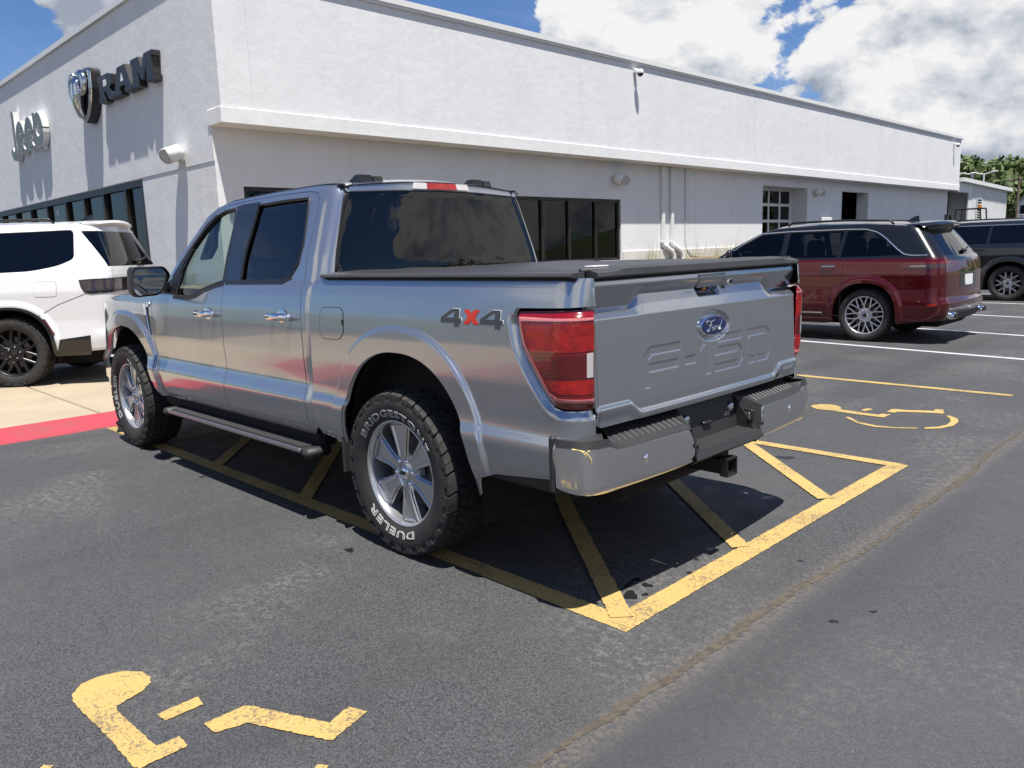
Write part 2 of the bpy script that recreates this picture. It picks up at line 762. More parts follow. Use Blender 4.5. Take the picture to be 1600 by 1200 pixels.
M = {}
M['silver'] = paint_mat('silver_paint', (.37, .39, .425), .84, .20)
M['white_paint'] = paint_mat('white_paint', (.60, .61, .62), 0.0, .35)
M['red_paint'] = paint_mat('red_paint', (.075, .0010, .004), .40, .18)
M['black_paint'] = paint_mat('black_paint', (.006, .007, .010), 0.0, .25)
M['gloss_black'] = mat('gloss_black', (.008, .008, .009), .12, coat=.6)
M['black_plastic'] = mat('black_plastic', (.022, .022, .023), .55, bump=(240, .12, .001))
M['grey_plastic'] = mat('grey_plastic', (.035, .036, .038), .5, bump=(300, .2, .001), var=(8, .5, (.05, .05, .05)))
M['vinyl'] = mat('vinyl', (.028, .028, .030), .42, bump=(30, .25, .004))
M['dark'] = mat('dark_underbody', (.006, .006, .006), .9)
M['rubber'] = mat('rubber', (.016, .016, .017), .72, bump=(160, .25, .0015), var=(14, .8, (.032, .030, .028)))
M['tread'] = mat('tread_rubber', (.018, .018, .018), .85, var=(30, .8, (.04, .037, .034)))
M['chrome'] = mat('chrome', (.80, .81, .82), .045, 1.0)
M['bumper_chrome'] = mat('bumper_chrome', (.70, .71, .72), .15, 1.0)
M['board_edge'] = mat('board_edge', (.34, .34, .35), .35, .9)
M['steel'] = mat('brushed_steel', (.55, .55, .55), .3, 1.0)
M['iron'] = mat('hitch_iron', (.012, .012, .012), .5, bump=(90, .3, .001))
M['wheel_chrome'] = mat('wheel_chrome', (.50, .51, .525), .24, .78)
M['wheel_dark'] = mat('wheel_dark', (.02, .02, .022), .35, .5)
M['wheel_silver'] = mat('wheel_silver', (.62, .63, .65), .25, .9)
M['brake'] = mat('brake_iron', (.10, .09, .085), .55, .8)
M['white_letter'] = mat('white_letter', (.55, .55, .54), .6)
M['privacy'] = glass_mat('privacy_glass', (.030, .032, .034), ior=1.56)
M['cabin_glass'] = glass_mat('cabin_glass', (.66, .74, .69))
M['dark_glass'] = glass_mat('dark_glass', (.17, .18, .185), ior=1.42)
M['shop_glass'] = glass_mat('shop_glass', (.16, .165, .165), ior=1.36)
M['mirror'] = mat('mirror_glass', (.72, .74, .76), .0, 1.0)
M['trim'] = mat('satin_black_trim', (.012, .012, .013), .35)
M['interior'] = mat('interior', (.035, .035, .038), .75)
M['interior_light'] = mat('interior_light', (.14, .135, .13), .8)
M['blue'] = mat('emblem_blue', (.003, .012, .075), .12, coat=.6)
M['decal_dark'] = mat('decal_dark', (.045, .05, .055), .35)
M['decal_red'] = mat('decal_red', (.55, .035, .02), .35)
M['decal_white'] = mat('decal_white', (.6, .62, .63), .35)
M['amber'] = mat('amber', (.6, .2, .02), .3)


def lens_mat(name, col, rough=.05, trans=.55):
    return mat(name, col, rough, 0, coat=1.0, coat_rough=.02, trans=trans, ior=1.4)


M['lens_red'] = mat('lens_red', (.20, .0015, .003), .16, coat=1.0, coat_rough=.02, var=(22, 1.0, (.36, .006, .004)))
M['lens_grey'] = mat('lens_grey', (.20, .17, .17), .12, coat=1.0, coat_rough=.02)
M['lens_red_mid'] = mat('lens_red_mid', (.17, .0015, .003), .14, coat=1.0, coat_rough=.02)
M['lens_red_dark'] = mat('lens_red_dark', (.085, .001, .002), .14, coat=1.0, coat_rough=.02)
M['lens_rose'] = mat('lens_rose', (.50, .15, .16), .14, coat=1.0, coat_rough=.02)
M['lens_clear'] = mat('lens_clear', (.48, .46, .46), .12, coat=1.0, coat_rough=.02)
M['lens_smoke'] = mat('lens_smoke', (.03, .018, .018), .06, coat=1.0, coat_rough=.02)
# fine vertical optics in the red lenses
for _k in ('lens_red', 'lens_rose', 'lens_red_dark'):
    _nt = M[_k].node_tree
    _tc = _nt.nodes.new('ShaderNodeTexCoord')
    _w = _nt.nodes.new('ShaderNodeTexVoronoi')
    _w.inputs['Scale'].default_value = 90
    _nt.links.new(_tc.outputs['Object'], _w.inputs['Vector'])
    _b = _nt.nodes.new('ShaderNodeBump')
    _b.inputs['Strength'].default_value = .22
    _b.inputs['Distance'].default_value = .003
    _nt.links.new(_w.outputs['Distance'], _b.inputs['Height'])
    _nt.links.new(_b.outputs[0], _nt.nodes['Principled BSDF'].inputs['Normal'])


# ------------------------------------------------------------------ ground
def asphalt_mat():
    m = bpy.data.materials.new('asphalt')
    m.use_nodes = True
    nt = m.node_tree
    N, L = nt.nodes, nt.links
    b = N['Principled BSDF']
    tc = N.new('ShaderNodeTexCoord')
    P = tc.outputs['Object']

    def noise(scale, detail=6, rough=.55, dist=0.0):
        n = N.new('ShaderNodeTexNoise')
        n.inputs['Scale'].default_value = scale
        n.inputs['Detail'].default_value = detail
        n.inputs['Roughness'].default_value = rough
        n.inputs['Distortion'].default_value = dist
        L.new(P, n.inputs['Vector'])
        return n.outputs[0]

    def rng(x, a, b_, c, d, smooth=True):
        r = N.new('ShaderNodeMapRange')
        if smooth:
            r.interpolation_type = 'SMOOTHSTEP'
        for i, v in enumerate((a, b_, c, d)):
            r.inputs[i + 1].default_value = v
        L.new(x, r.inputs[0])
        return r.outputs[0]

    def mixc(f, a, c, bt='MIX'):
        mx = N.new('ShaderNodeMix')
        mx.data_type = 'RGBA'
        mx.blend_type = bt
        if isinstance(f, (int, float)):
            mx.inputs[0].default_value = f
        else:
            L.new(f, mx.inputs[0])
        for i, v in ((6, a), (7, c)):
            if isinstance(v, tuple):
                mx.inputs[i].default_value = (*v, 1)
            else:
                L.new(v, mx.inputs[i])
        return mx.outputs[2]

    def mul(a, c):
        n = N.new('ShaderNodeMath')
        n.operation = 'MULTIPLY'
        L.new(a, n.inputs[0])
        L.new(c, n.inputs[1])
        return n.outputs[0]

    sx = N.new('ShaderNodeSeparateXYZ')
    L.new(P, sx.inputs[0])
    # stone grain
    v = N.new('ShaderNodeTexVoronoi')
    v.inputs['Scale'].default_value = 210
    L.new(P, v.inputs['Vector'])
    hs = N.new('ShaderNodeSeparateColor')
    L.new(v.outputs['Color'], hs.inputs[0])
    base = mixc(rng(hs.outputs[0], 0, 1, 0, 1, False), (.013, .0135, .015), (.074, .075, .079))
    # wheel-worn, sun-bleached areas
    base = mixc(rng(noise(.42, 5, .6), .42, .68, 0, .55), base, (.058, .0585, .059))
    base = mixc(rng(noise(1.7, 6, .6), .50, .75, 0, .40), base, (.030, .0305, .0325))
    # newer driving lane beyond the seam
    lane = rng(sx.outputs[0], -1.655, -1.640, 1, 0)
    base = mixc(mul(lane, rng(noise(2.5), .3, .7, .15, .5)), base, (.048, .051, .058))
    # scattered pale scuffs where the surface has lost its binder
    sc = mul(rng(noise(.85, 3, .5, .3), .47, .66, 0, 1), rng(noise(23, 10, .78), .46, .62, 0, 1))
    sc = mul(sc, rng(sx.outputs[0], -1.75, -1.6, .4, 1))
    base = mixc(mul(sc, rng(noise(150, 3, .7), .46, .58, .10, 1)), base, (.19, .178, .16))
    sc2 = mul(rng(noise(3.0, 3, .5, .8), .60, .72, 0, .8), rng(noise(46, 8, .8), .47, .6, 0, 1))
    base = mixc(mul(sc2, rng(noise(170, 3, .7), .47, .6, .05, 1)), base, (.16, .152, .14))
    # bright stone chips
    v2 = N.new('ShaderNodeTexVoronoi')
    v2.inputs['Scale'].default_value = 42
    L.new(P, v2.inputs['Vector'])
    base = mixc(mul(rng(v2.outputs['Distance'], .05, .09, 1, 0), rng(noise(6.3), .55, .62, 0, 1)), base, (.22, .21, .20))
    # stone shoulder crumbling along the seam
    ab = N.new('ShaderNodeMath')
    ab.operation = 'ADD'
    L.new(sx.outputs[0], ab.inputs[0])
    ab.inputs[1].default_value = 1.665
    ab2 = N.new('ShaderNodeMath')
    ab2.operation = 'ABSOLUTE'
    L.new(ab.outputs[0], ab2.inputs[0])
    near = rng(ab2.outputs[0], .01, .10, .85, 0)
    base = mixc(mul(near, rng(noise(42, 8, .75), .42, .62, 0, 1)), base, (.115, .097, .075))
    # wheel paths, faint and darker, along the driving lane
    wv = N.new('ShaderNodeTexNoise')
    wv.inputs['Scale'].default_value = .5
    mpv = N.new('ShaderNodeMapping')
    mpv.inputs['Scale'].default_value = (2.6, .12, 1)
    L.new(P, mpv.inputs['Vector'])
    L.new(mpv.outputs[0], wv.inputs['Vector'])
    base = mixc(rng(wv.outputs[0], .50, .72, 0, .35), base, (.018, .0185, .020))
    # damp / oil darkening
    base = mixc(rng(noise(.9, 4, .5, 1.0), .63, .78, 0, .45), base, (.010, .0105, .012))
    L.new(base, b.inputs['Base Color'])
    L.new(rng(noise(5.0), .3, .7, .62, .86), b.inputs['Roughness'])
    bp = N.new('ShaderNodeBump')
    bp.inputs['Strength'].default_value = .55
    bp.inputs['Distance'].default_value = .006
    ad = N.new('ShaderNodeMath')
    ad.operation = 'ADD'
    L.new(hs.outputs[1], ad.inputs[0])
    L.new(noise(60, 6, .7), ad.inputs[1])
    L.new(ad.outputs[0], bp.inputs['Height'])
    L.new(bp.outputs[0], b.inputs['Normal'])
    return m


def line_paint(name, col, wear=.5):
    m = bpy.data.materials.new(name)
    m.use_nodes = True
    nt = m.node_tree
    N, L = nt.nodes, nt.links
    b = N['Principled BSDF']
    tc = N.new('ShaderNodeTexCoord')
    outs = []
    for sc, de, ro in ((75, 5, .75), (3.2, 6, .6), (260, 2, .5)):
        n = N.new('ShaderNodeTexNoise')
        n.inputs['Scale'].default_value = sc
        n.inputs['Detail'].default_value = de
        n.inputs['Roughness'].default_value = ro
        L.new(tc.outputs['Object'], n.inputs['Vector'])
        outs.append(n.outputs[0])
    ad = N.new('ShaderNodeMath')
    ad.operation = 'MULTIPLY_ADD'
    L.new(outs[1], ad.inputs[0])
    ad.inputs[1].default_value = .55
    L.new(outs[0], ad.inputs[2])
    r = N.new('ShaderNodeMapRange')
    r.inputs[1].default_value = .86 - .10 * wear
    r.inputs[2].default_value = 1.02 - .10 * wear
    L.new(ad.outputs[0], r.inputs[0])
    mx = N.new('ShaderNodeMix')
    mx.data_type = 'RGBA'
    L.new(r.outputs[0], mx.inputs[0])
    mx2 = N.new('ShaderNodeMix')
    mx2.data_type = 'RGBA'
    L.new(outs[2], mx2.inputs[0])
    mx2.inputs[6].default_value = (col[0] * .62, col[1] * .58, col[2] * .5, 1)
    mx2.inputs[7].default_value = (min(1, col[0] * 1.35), col[1] * 1.35, col[2] * 1.7, 1)
    L.new(mx2.outputs[2], mx.inputs[6])
    mx.inputs[7].default_value = (.10, .085, .06, 1)
    L.new(mx.outputs[2], b.inputs['Base Color'])
    b.inputs['Roughness'].default_value = .75
    bp = N.new('ShaderNodeBump')
    bp.inputs['Strength'].default_value = .6
    bp.inputs['Distance'].default_value = .004
    L.new(outs[0], bp.inputs['Height'])
    L.new(bp.outputs[0], b.inputs['Normal'])
    return m


M['asphalt'] = asphalt_mat()
M['yellow'] = line_paint('yellow_line_paint', (.40, .280, .080), .85)
M['white_line'] = line_paint('white_line_paint', (.44, .44, .43), .5)
M['curb_red'] = line_paint('red_curb_paint', (.34, .032, .045), .45)
M['concrete'] = mat('concrete', (.33, .27, .19), .85, var=(1.3, .9, (.26, .215, .15)), bump=(60, .3, .003))
M['concrete_grey'] = mat('concrete_grey', (.42, .41, .40), .85, var=(1.3, .7, (.33, .32, .30)), bump=(60, .3, .003))
M['grass_ground'] = mat('grass_ground', (.055, .085, .03), .95, var=(.3, .8, (.09, .10, .04)), bump=(6, .6, .05))
M['soil'] = mat('soil', (.13, .10, .07), .95, var=(2, .9, (.22, .18, .12)), bump=(20, .6, .03))
M['seam'] = mat('seam_dirt', (.085, .070, .052), .95, var=(26, 1.0, (.040, .035, .030)), bump=(70, .8, .008))
M['oil'] = mat('oil_spot', (.012, .012, .013), .35)


def sheet(name, x0, x1, y0, y1, z, m, parent=None):
    return obj(name, [(x0, y0, z), (x1, y0, z), (x1, y1, z), (x0, y1, z)], [(0, 1, 2, 3)], m, parent)


tag(sheet('ground', -1500, 1500, -1500, 1500, -.03, M['grass_ground']), 'wide grassy ground beyond the car park', kind='structure')
tag(sheet('asphalt_lot', -140, 95, -135, 110, 0.0, M['asphalt']), 'worn dark grey asphalt car park', kind='structure')


def jitter_poly(loop, z, step=.012, amp=.0016):
    L = resample(loop, step)
    L = L + RNG.normal(0, amp, L.shape)
    r = delaunay_2d_cdt([Vector(p) for p in L], [(i, (i + 1) % len(L)) for i in range(len(L))], [], 1, 1e-6)
    V = [(v.x, v.y, z) for v in r[0]]
    F = []
    for f in r[2]:
        a, b_, c = (np.array(V[i]) for i in f[:3])
        F.append(tuple(f) if np.cross(b_ - a, c - a)[2] > 0 else tuple(f)[::-1])
    return V, F


def stripe(p, q, w, z, m, name='painted_line', ext=0.0):
    p, q = np.array(p, float), np.array(q, float)
    d = (q - p) / np.linalg.norm(q - p)
    n = np.array([-d[1], d[0]]) * w / 2
    p, q = p - d * ext, q + d * ext
    V, F = jitter_poly([p - n, q - n, q + n, p + n], z)
    o = obj(name, V, F, m)
    return tag(o, kind='structure')


# access aisle: outline, then the diagonal hatching (a sheet of its own level each)
stripe((4.62, .83), (-1.335, .832), .105, .003, M['yellow'])
stripe((-1.278, .85), (-1.278, -2.19), .115, .0045, M['yellow'])
stripe((-1.30, -2.15), (4.6, -2.23), .10, .006, M['yellow'])
for (a, b_) in [((-1.25, .80), (1.30, -1.31)), ((-1.23, -.19), (1.15, -2.16)), ((-1.22, -1.18), (-.22, -2.09)),
               ((2.47, .81), (4.3, -.78)), ((1.22, .81), (4.4, -1.92)), ((-.02, .81), (3.4, -2.12))]:
    stripe(a, b_, .095, .0075, M['yellow'])
stripe((-1.23, -5.19), (4.6, -5.33), .095, .004, M['yellow'])
for (a, b_) in [((-1.5, -7.62), (5.2, -8.75)), ((-1.4, -10.05), (5.2, -11.6)), ((-1.2, -12.95), (5.2, -14.5)),
               ((-1.0, -16.2), (5.2, -17.2)), ((-1, -19.0), (6, -20.3))]:
    stripe(a, b_, .105, .004, M['white_line'])
N1 = [(-0.165, 2.536), (-0.111, 2.488), (-0.103, 2.427), (-0.131, 2.349), (-0.186, 2.307), (-0.247, 2.298), (-0.293, 2.313), (-0.325, 2.349), (-0.344, 2.406), (-0.363, 2.453), (-0.395, 2.46), (-0.694, 2.446), (-0.698, 2.374), (-0.768, 2.375), (-0.767, 2.466), (-0.771, 2.526), (-0.749, 2.532), (-0.538, 2.533), (-0.302, 2.544), (-0.229, 2.546)]
N2 = [(-0.517, 2.379), (-0.514, 2.238), (-0.575, 2.242), (-0.575, 2.37)]
N3 = [(-0.689, 2.292), (-0.688, 2.156), (-0.713, 2.133), (-0.993, 2.008), (-0.956, 1.913), (-1.03, 1.889), (-1.082, 2.055), (-0.793, 2.19), (-0.763, 2.287)]
K1 = [(0.011, -3.665), (0.028, -3.744), (-0.021, -3.82), (-0.119, -3.859), (-0.22, -3.782), (-0.255, -3.69), (-0.479, -3.665), (-0.588, -3.654), (-0.595, -3.713), (-0.668, -3.731), (-0.666, -3.578), (-0.633, -3.571), (-0.426, -3.572), (-0.232, -3.597), (-0.079, -3.583)]
K2 = [(-0.401, -3.749), (-0.417, -3.865), (-0.467, -3.863), (-0.454, -3.739)]
K3 = [(-0.595, -3.824), (-0.595, -3.955), (-0.618, -3.972), (-0.705, -3.978), (-0.9, -4.082), (-0.881, -4.152), (-0.943, -4.179), (-1.005, -4.003), (-0.928, -3.992), (-0.73, -3.903), (-0.67, -3.869), (-0.665, -3.81)]
K4 = [(-0.409, -3.407), (-0.436, -3.427), (-0.568, -3.292), (-0.731, -3.234), (-0.859, -3.258), (-1.008, -3.345), (-1.018, -3.314), (-0.862, -3.213), (-0.724, -3.18), (-0.577, -3.233)]
K5 = [(-1.039, -3.931), (-1.07, -3.953), (-1.149, -3.865), (-1.186, -3.75), (-1.199, -3.582), (-1.156, -3.426), (-1.064, -3.333), (-1.045, -3.389), (-1.116, -3.473), (-1.149, -3.577), (-1.136, -3.73), (-1.1, -3.829)]
N4 = [(x - .12, y + 6.125) for x, y in K4]
N5 = [(x - .11, y + 6.08) for x, y in K5]
for polys in ((N1, N2, N3, N4, N5), (K1, K2, K3, K4, K5)):
    mb = MB()
    for i, lp in enumerate(polys):
        ccw = sum(a[0] * b_[1] - b_[0] * a[1] for a, b_ in zip(lp, lp[1:] + lp[:1])) > 0
        mb.add(*jitter_poly(lp if ccw else lp[::-1], .004, .012, .0016))
    tag(mb.build('wheelchair_symbol', M['yellow']), kind='structure')
# the seam between the bays and the driving lane
sm = MB()
ys = np.arange(9, -16, -.012)
cx = -1.665 + .028 * np.sin(ys * 1.3) + .012 * np.sin(ys * 4.1 + 1) + .005 * np.sin(ys * 17) + RNG.normal(0, .0022, len(ys))
wd = .012 + .005 * np.sin(ys * 2.3) + .003 * np.sin(ys * 9.7 + 2) + np.abs(RNG.normal(0, .004, len(ys)))
sm.V = [(cx[i] - wd[i], ys[i], .002) for i in range(len(ys))] + [(cx[i] + wd[i] * RNG.uniform(.8, 1.1), ys[i], .002) for i in range(len(ys))]
n_ = len(ys)
sm.F = [(i, i + 1, n_ + i + 1, n_ + i) for i in range(n_ - 1)]
tag(sm.build('pavement_seam', M['seam']), kind='structure')
# oil drips
od = MB()
drips = [(-1.23, 0.238, .03), (-1.145, 0.602, .036), (-1.068, 0.451, .018), (-1.137, 0.47, .022), (-1.075, 0.535, .016), (-1.066, 0.496, .014), (-1.082, 0.765, .014), (-1.127, 0.795, .014),
         (-1.097, 0.04, .016), (-1.129, 0.068, .02), (-1.124, -0.077, .02), (-1.24, -0.01, .015), (-1.23, 0.47, .012), (-1.189, 0.553, .014), (-1.239, 0.365, .012), (-1.974, 0.084, .012),
         (-1.89, 0.269, .016), (-1.52, -0.226, .012), (3.47, 0.94, .05), (3.0, 0.97, .045), (3.11, 0.96, .03), (2.26, 1.01, .02), (0.26, 1.11, .025), (-.95, -1.0, .03), (-.62, -1.9, .05)]
for x, y, r in drips:
    k = 24
    ph = RNG.uniform(0, 6.28, 3)
    rr = [r * (1 + .22 * math.sin(2 * q + ph[0]) + .16 * math.sin(3 * q + ph[1]) + .10 * math.sin(5 * q + ph[2])) for q in np.linspace(0, 2 * PI, k + 1)[:-1]]
    od.add([(x + rr[i] * math.cos(2 * PI * i / k), y + rr[i] * math.sin(2 * PI * i / k), .0016) for i in range(k)], [tuple(range(k))])
tag(od.build('oil_drips', M['oil']), 'small black oil drips on the asphalt behind the pickup', kind='stuff')

# concrete apron with joints, red edge
ap = sheet('concrete_apron', 5.1, 12.6, -4.6, 40, .03, M['concrete_grey'])
tag(ap, 'beige concrete apron in front of the building corner', kind='structure')
_slab = {}
for i in range(3):
    for j in range(12):
        w, d = 2.46, 3.0
        x0, y0 = 5.19 + i * w, -5.25 + j * d
        mb = MB()
        V, F = box_geo((w - .018, d - .018, .05), .008)
        mb.add(V, F)
        key = 0
        if 0 not in _slab:
            o = mb.build('slab', M['concrete'], ap)
            _slab[0] = o.data
        else:
            o = link(bpy.data.objects.new('slab', _slab[0]), ap)
        o.location = (x0 + w / 2, y0 + d / 2, .03 + RNG.uniform(-.002, .002))
cb = MB()
pr = [(4.645, -.01), (4.66, .012), (4.90, .042), (5.17, .056), (5.183, .05), (5.183, -.01)]
ysl = np.arange(-2.6, 30, .1)
for y in ysl:
    w0 = RNG.normal(0, .006)
    cb.V += [(x + (w0 if k < 3 else 0), y, z) for k, (x, z) in enumerate(pr)]
k = len(pr)
for i in range(len(ysl) - 1):
    for q in range(k - 1):
        cb.F.append((i * k + q, i * k + q + 1, (i + 1) * k + q + 1, (i + 1) * k + q))
cb.F.append(tuple(range(k)))
tag(cb.build('red_curb', M['curb_red'], smooth=False), 'low red painted mountable curb between asphalt and concrete', kind='structure')

# ------------------------------------------------------------------ dealership building


def stucco(name, col, dirt):
    m = bpy.data.materials.new(name)
    m.use_nodes = True
    nt = m.node_tree
    N, L = nt.nodes, nt.links
    b = N['Principled BSDF']
    tc = N.new('ShaderNodeTexCoord')

    def noise(sc, de, vec=None, ro=.6):
        n = N.new('ShaderNodeTexNoise')
        n.inputs['Scale'].default_value = sc
        n.inputs['Detail'].default_value = de
        n.inputs['Roughness'].default_value = ro
        L.new(vec if vec else tc.outputs['Object'], n.inputs['Vector'])
        return n.outputs[0]

    def rng(x, a, c, d, e):
        r = N.new('ShaderNodeMapRange')
        for i, v in enumerate((a, c, d, e)):
            r.inputs[i + 1].default_value = v
        L.new(x, r.inputs[0])
        return r.outputs[0]

    mp = N.new('ShaderNodeMapping')
    mp.inputs['Scale'].default_value = (1.0, 1.0, .10)
    L.new(tc.outputs['Object'], mp.inputs['Vector'])
    streak = rng(noise(2.4, 7, mp.outputs[0]), .52, .80, 0, .55)
    blotch = rng(noise(.8, 6), .40, .72, 0, .55)
    fine = rng(noise(9, 6, None, .7), .42, .70, 0, .35)
    prev = None
    for f, c in ((blotch, tuple(x * .86 for x in col)), (streak, dirt), (fine, tuple(min(1, x * 1.06) for x in col))):
        mx = N.new('ShaderNodeMix')
        mx.data_type = 'RGBA'
        L.new(f, mx.inputs[0])
        if prev is None:
            mx.inputs[6].default_value = (*col, 1)
        else:
            L.new(prev, mx.inputs[6])
        mx.inputs[7].default_value = (*c, 1)
        prev = mx.outputs[2]
    L.new(prev, b.inputs['Base Color'])
    b.inputs['Roughness'].default_value = .9
    b.inputs['Specular IOR Level'].default_value = .25
    ad = N.new('ShaderNodeMath')
    ad.operation = 'MULTIPLY_ADD'
    L.new(noise(55, 5, None, .7), ad.inputs[0])
    ad.inputs[1].default_value = .35
    L.new(noise(3.0, 4), ad.inputs[2])
    bp = N.new('ShaderNodeBump')
    bp.inputs['Strength'].default_value = .32
    bp.inputs['Distance'].default_value = .03
    L.new(ad.outputs[0], bp.inputs['Height'])
    L.new(bp.outputs[0], b.inputs['Normal'])
    return m


M['stucco'] = stucco('stucco', (.70, .705, .715), (.58, .585, .59))
M['stucco_trim'] = stucco('stucco_trim', (.73, .73, .73), (.60, .60, .59))
M['coping'] = mat('coping_metal', (.72, .72, .71), .5, 0, var=(1.5, .5, (.62, .62, .6)))
M['white_metal'] = mat('white_metal', (.70, .71, .71), .45, var=(2, .5, (.58, .58, .57)))
M['bronze'] = mat('bronze_frame', (.028, .024, .021), .4, .3)
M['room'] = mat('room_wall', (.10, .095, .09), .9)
M['plinth'] = mat('plinth_concrete', (.62, .61, .58), .9, var=(1.1, .8, (.5, .5, .47)), bump=(30, .3, .004))

B = empty('dealership_building', (12, -4.05, 0), 0, 'long white stucco dealership building with overhanging upper storey', 'building')


def bparts(name, boxes, m, parent=None, bev=0.0):
    for bx_ in boxes:
        bpart(name, [bx_], m, parent, bev)


def bpart(name, boxes, m, parent=None, bev=0.0):
    """boxes in world coordinates, the part parented to the building (at 12, -4.05, 0)"""
    mb = MB()
    for (x0, x1, y0, y1, z0, z1) in boxes:
        mb.bb(x0 - 12, x1 - 12, y0 + 4.05, y1 + 4.05, z0, z1, bev)
    return mb.build(name, m, parent or B)


XU, XL, YF = 12.0, 12.5, -4.05
# upper wall panels with control joints
joints = [-4.05, -4.71, -24.71, -48.9]
for a, c in zip(joints[:-1], joints[1:]):
    s0 = 0.0 if a == -4.05 else .006
    bpart('wall_panel', [(XU, XU + .30, c + .006, a - s0, 4.445, 7.02)], M['stucco'])
bpart('wall_backing', [(XU + .012, XU + .5, -48.88, -4.4, 4.14, 7.0)], M['stucco'])
bpart('ledge', [(XU - .035, XL + .1, -48.94, -4.025, 4.120, 4.43)], M['stucco_trim'], bev=.012)
bparts('coping', [(XU - .07, XU + .45, -48.98, -3.98, 7.02, 7.15), (XU + .45, 46, -4.5, -3.985, 7.27, 7.40), (XU - .069, XU + .46, -4.51, -3.984, 7.151, 7.39)], M['coping'])
bparts('coping', [(XU - .045, XU + .0, -48.95, -4.0, 6.955, 7.019)], M['white_metal'])
# facade facing the street
bpart('wall_panel', [(XL + .11, 46, YF - .3, YF, 3.46, 7.27)], M['stucco'])
bpart('wall_panel', [(XU + .30, XL + .11, YF - .3, YF, 4.431, 7.27)], M['stucco'])
bpart('wall_panel', [(XL, XL + .11, YF - .3, YF, 3.46, 4.119)], M['stucco'])
bpart('wall_joint', [(XL + .002, 46, YF - .29, YF - .02, 3.44, 3.466)], M['stucco'])
bpart('wall_panel', [(XL + .0, 16.36, YF - .3, YF - .012, 0, 3.447)], M['stucco'])
bpart('wall_panel', [(16.36, 46, YF - .3, YF - .010, 0, .75)], M['stucco'])
bpart('wall_panel', [(XU + .001, XU + .30, YF - .3, YF - .001, 7.0, 7.27)], M['stucco'])
# facade windows
fx = [16.42, 17.57, 19.15, 20.72, 22.35, 24.2, 26.0, 27.8, 29.6, 31.4, 33.2, 35, 36.8, 38.6, 40.4, 42.2, 44, 45.9]
bparts('window_frame', [(fx[0], 46, YF - .20, YF - .04, 3.29, 3.452), (fx[0], 46, YF - .20, YF - .04, .76, .86)], M['bronze'])
for x in fx:
    bpart('window_mullion', [(x, x + .14, YF - .21, YF - .03, .86, 3.29)], M['bronze'])
for a, c in zip(fx[:-1], fx[1:]):
    bpart('window_pane', [(a + .14, c, YF - .13, YF - .12, .86, 3.29)], M['shop_glass'])
# lower wall with its openings
ZT = 4.118
bpart('wall_panel', [(XL, XL + .25, -4.62, YF - .3, 0, ZT)], M['stucco'])
bpart('wall_panel', [(XL, XL + .25, -17.22, -4.62, 2.98, ZT)], M['stucco'])
bpart('wall_panel', [(XL, XL + .25, -17.22, -4.62, 0, 1.10)], M['stucco'])
for a, c in ((-17.22, -21.54), (-21.55, -26.38)):
    bpart('wall_panel', [(XL, XL + .25, c, a, 0, ZT)], M['stucco'])
bpart('wall_panel', [(XL, XL + .25, -30.3, -26.38, 3.72, ZT)], M['stucco'])
bpart('wall_panel', [(XL, XL + .25, -33.84, -30.3, 0, ZT)], M['stucco'])
bpart('wall_panel', [(XL, XL + .25, -36.88, -33.84, 3.7, ZT)], M['stucco'])
bpart('wall_panel', [(XL, XL + .25, -48.9, -36.88, 0, ZT)], M['stucco'])
bparts('plinth', [(XL - .05, XL - .001, -26.36, -17.28, 0, 1.37), (XL - .05, XL - .001, -33.8, -30.34, 0, 1.37), (XL - .05, XL - .001, -48.8, -36.92, 0, 1.37)], M['plinth'], bev=.01)
# ribbon window
wy = [-4.64, -5.85, -7.06, -8.27, -9.48, -10.69, -11.9, -13.1, -13.61, -14.77, -16.01, -17.2]
wy = [-4.64, -5.9, -7.2, -8.5, -9.8, -11.1, -12.38, -13.61, -14.77, -16.01, -17.14]
bparts('window_frame', [(XL + .04, XL + .16, -17.21, -4.63, 2.89, 2.975), (XL + .04, XL + .16, -17.21, -4.63, 1.105, 1.19)], M['bronze'])
for y in wy:
    bpart('window_mullion', [(XL + .03, XL + .17, y - .045, y + .045, 1.19, 2.89)], M['bronze'])
for a, c in zip(wy[:-1], wy[1:]):
    bpart('window_pane', [(XL + .09, XL + .10, c + .045, a - .045, 1.19, 2.89)], M['shop_glass'])
# showroom behind the glass
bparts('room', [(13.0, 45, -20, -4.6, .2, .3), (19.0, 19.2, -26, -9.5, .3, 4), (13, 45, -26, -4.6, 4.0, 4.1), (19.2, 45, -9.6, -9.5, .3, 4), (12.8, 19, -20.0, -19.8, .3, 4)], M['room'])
bparts('desk', [(15, 16.2, -14.5, -12.4, .3, 1.25), (14.6, 15.4, -16.6, -15.4, .3, 1.7), (15.5, 16, -9, -7, .3, 1.9)], M['interior_light'])
# sectional garage door, set back
GX = 13.25
bparts('jamb', [(XL + .25, GX + .1, -30.42, -30.3, 0, 3.8), (XL + .25, GX + .1, -26.38, -26.26, 0, 3.8), (XL + .25, GX + .1, -30.3, -26.38, 3.72, 3.82)], M['stucco_trim'])
gy = [-30.3, -29.3, -28.33, -27.36, -26.38]
gz = [0, .35, 1.02, 1.70, 2.38, 3.05, 3.72]
gd = bpart('garage_door', [(GX, GX + .06, y - .055, y + .055, .35, 3.72) for y in gy[1:-1]] + [(GX, GX + .06, -30.3, -30.2, .35, 3.72), (GX, GX + .06, -26.48, -26.38, .35, 3.72)]
           + [(GX + .002, GX + .058, -30.2, -26.48, z - .055, z + .055) for z in gz[1:-1]] + [(GX, GX + .06, -30.3, -26.38, 0, .3), (GX + .002, GX + .058, -30.2, -26.48, 3.62, 3.715)], M['white_metal'])
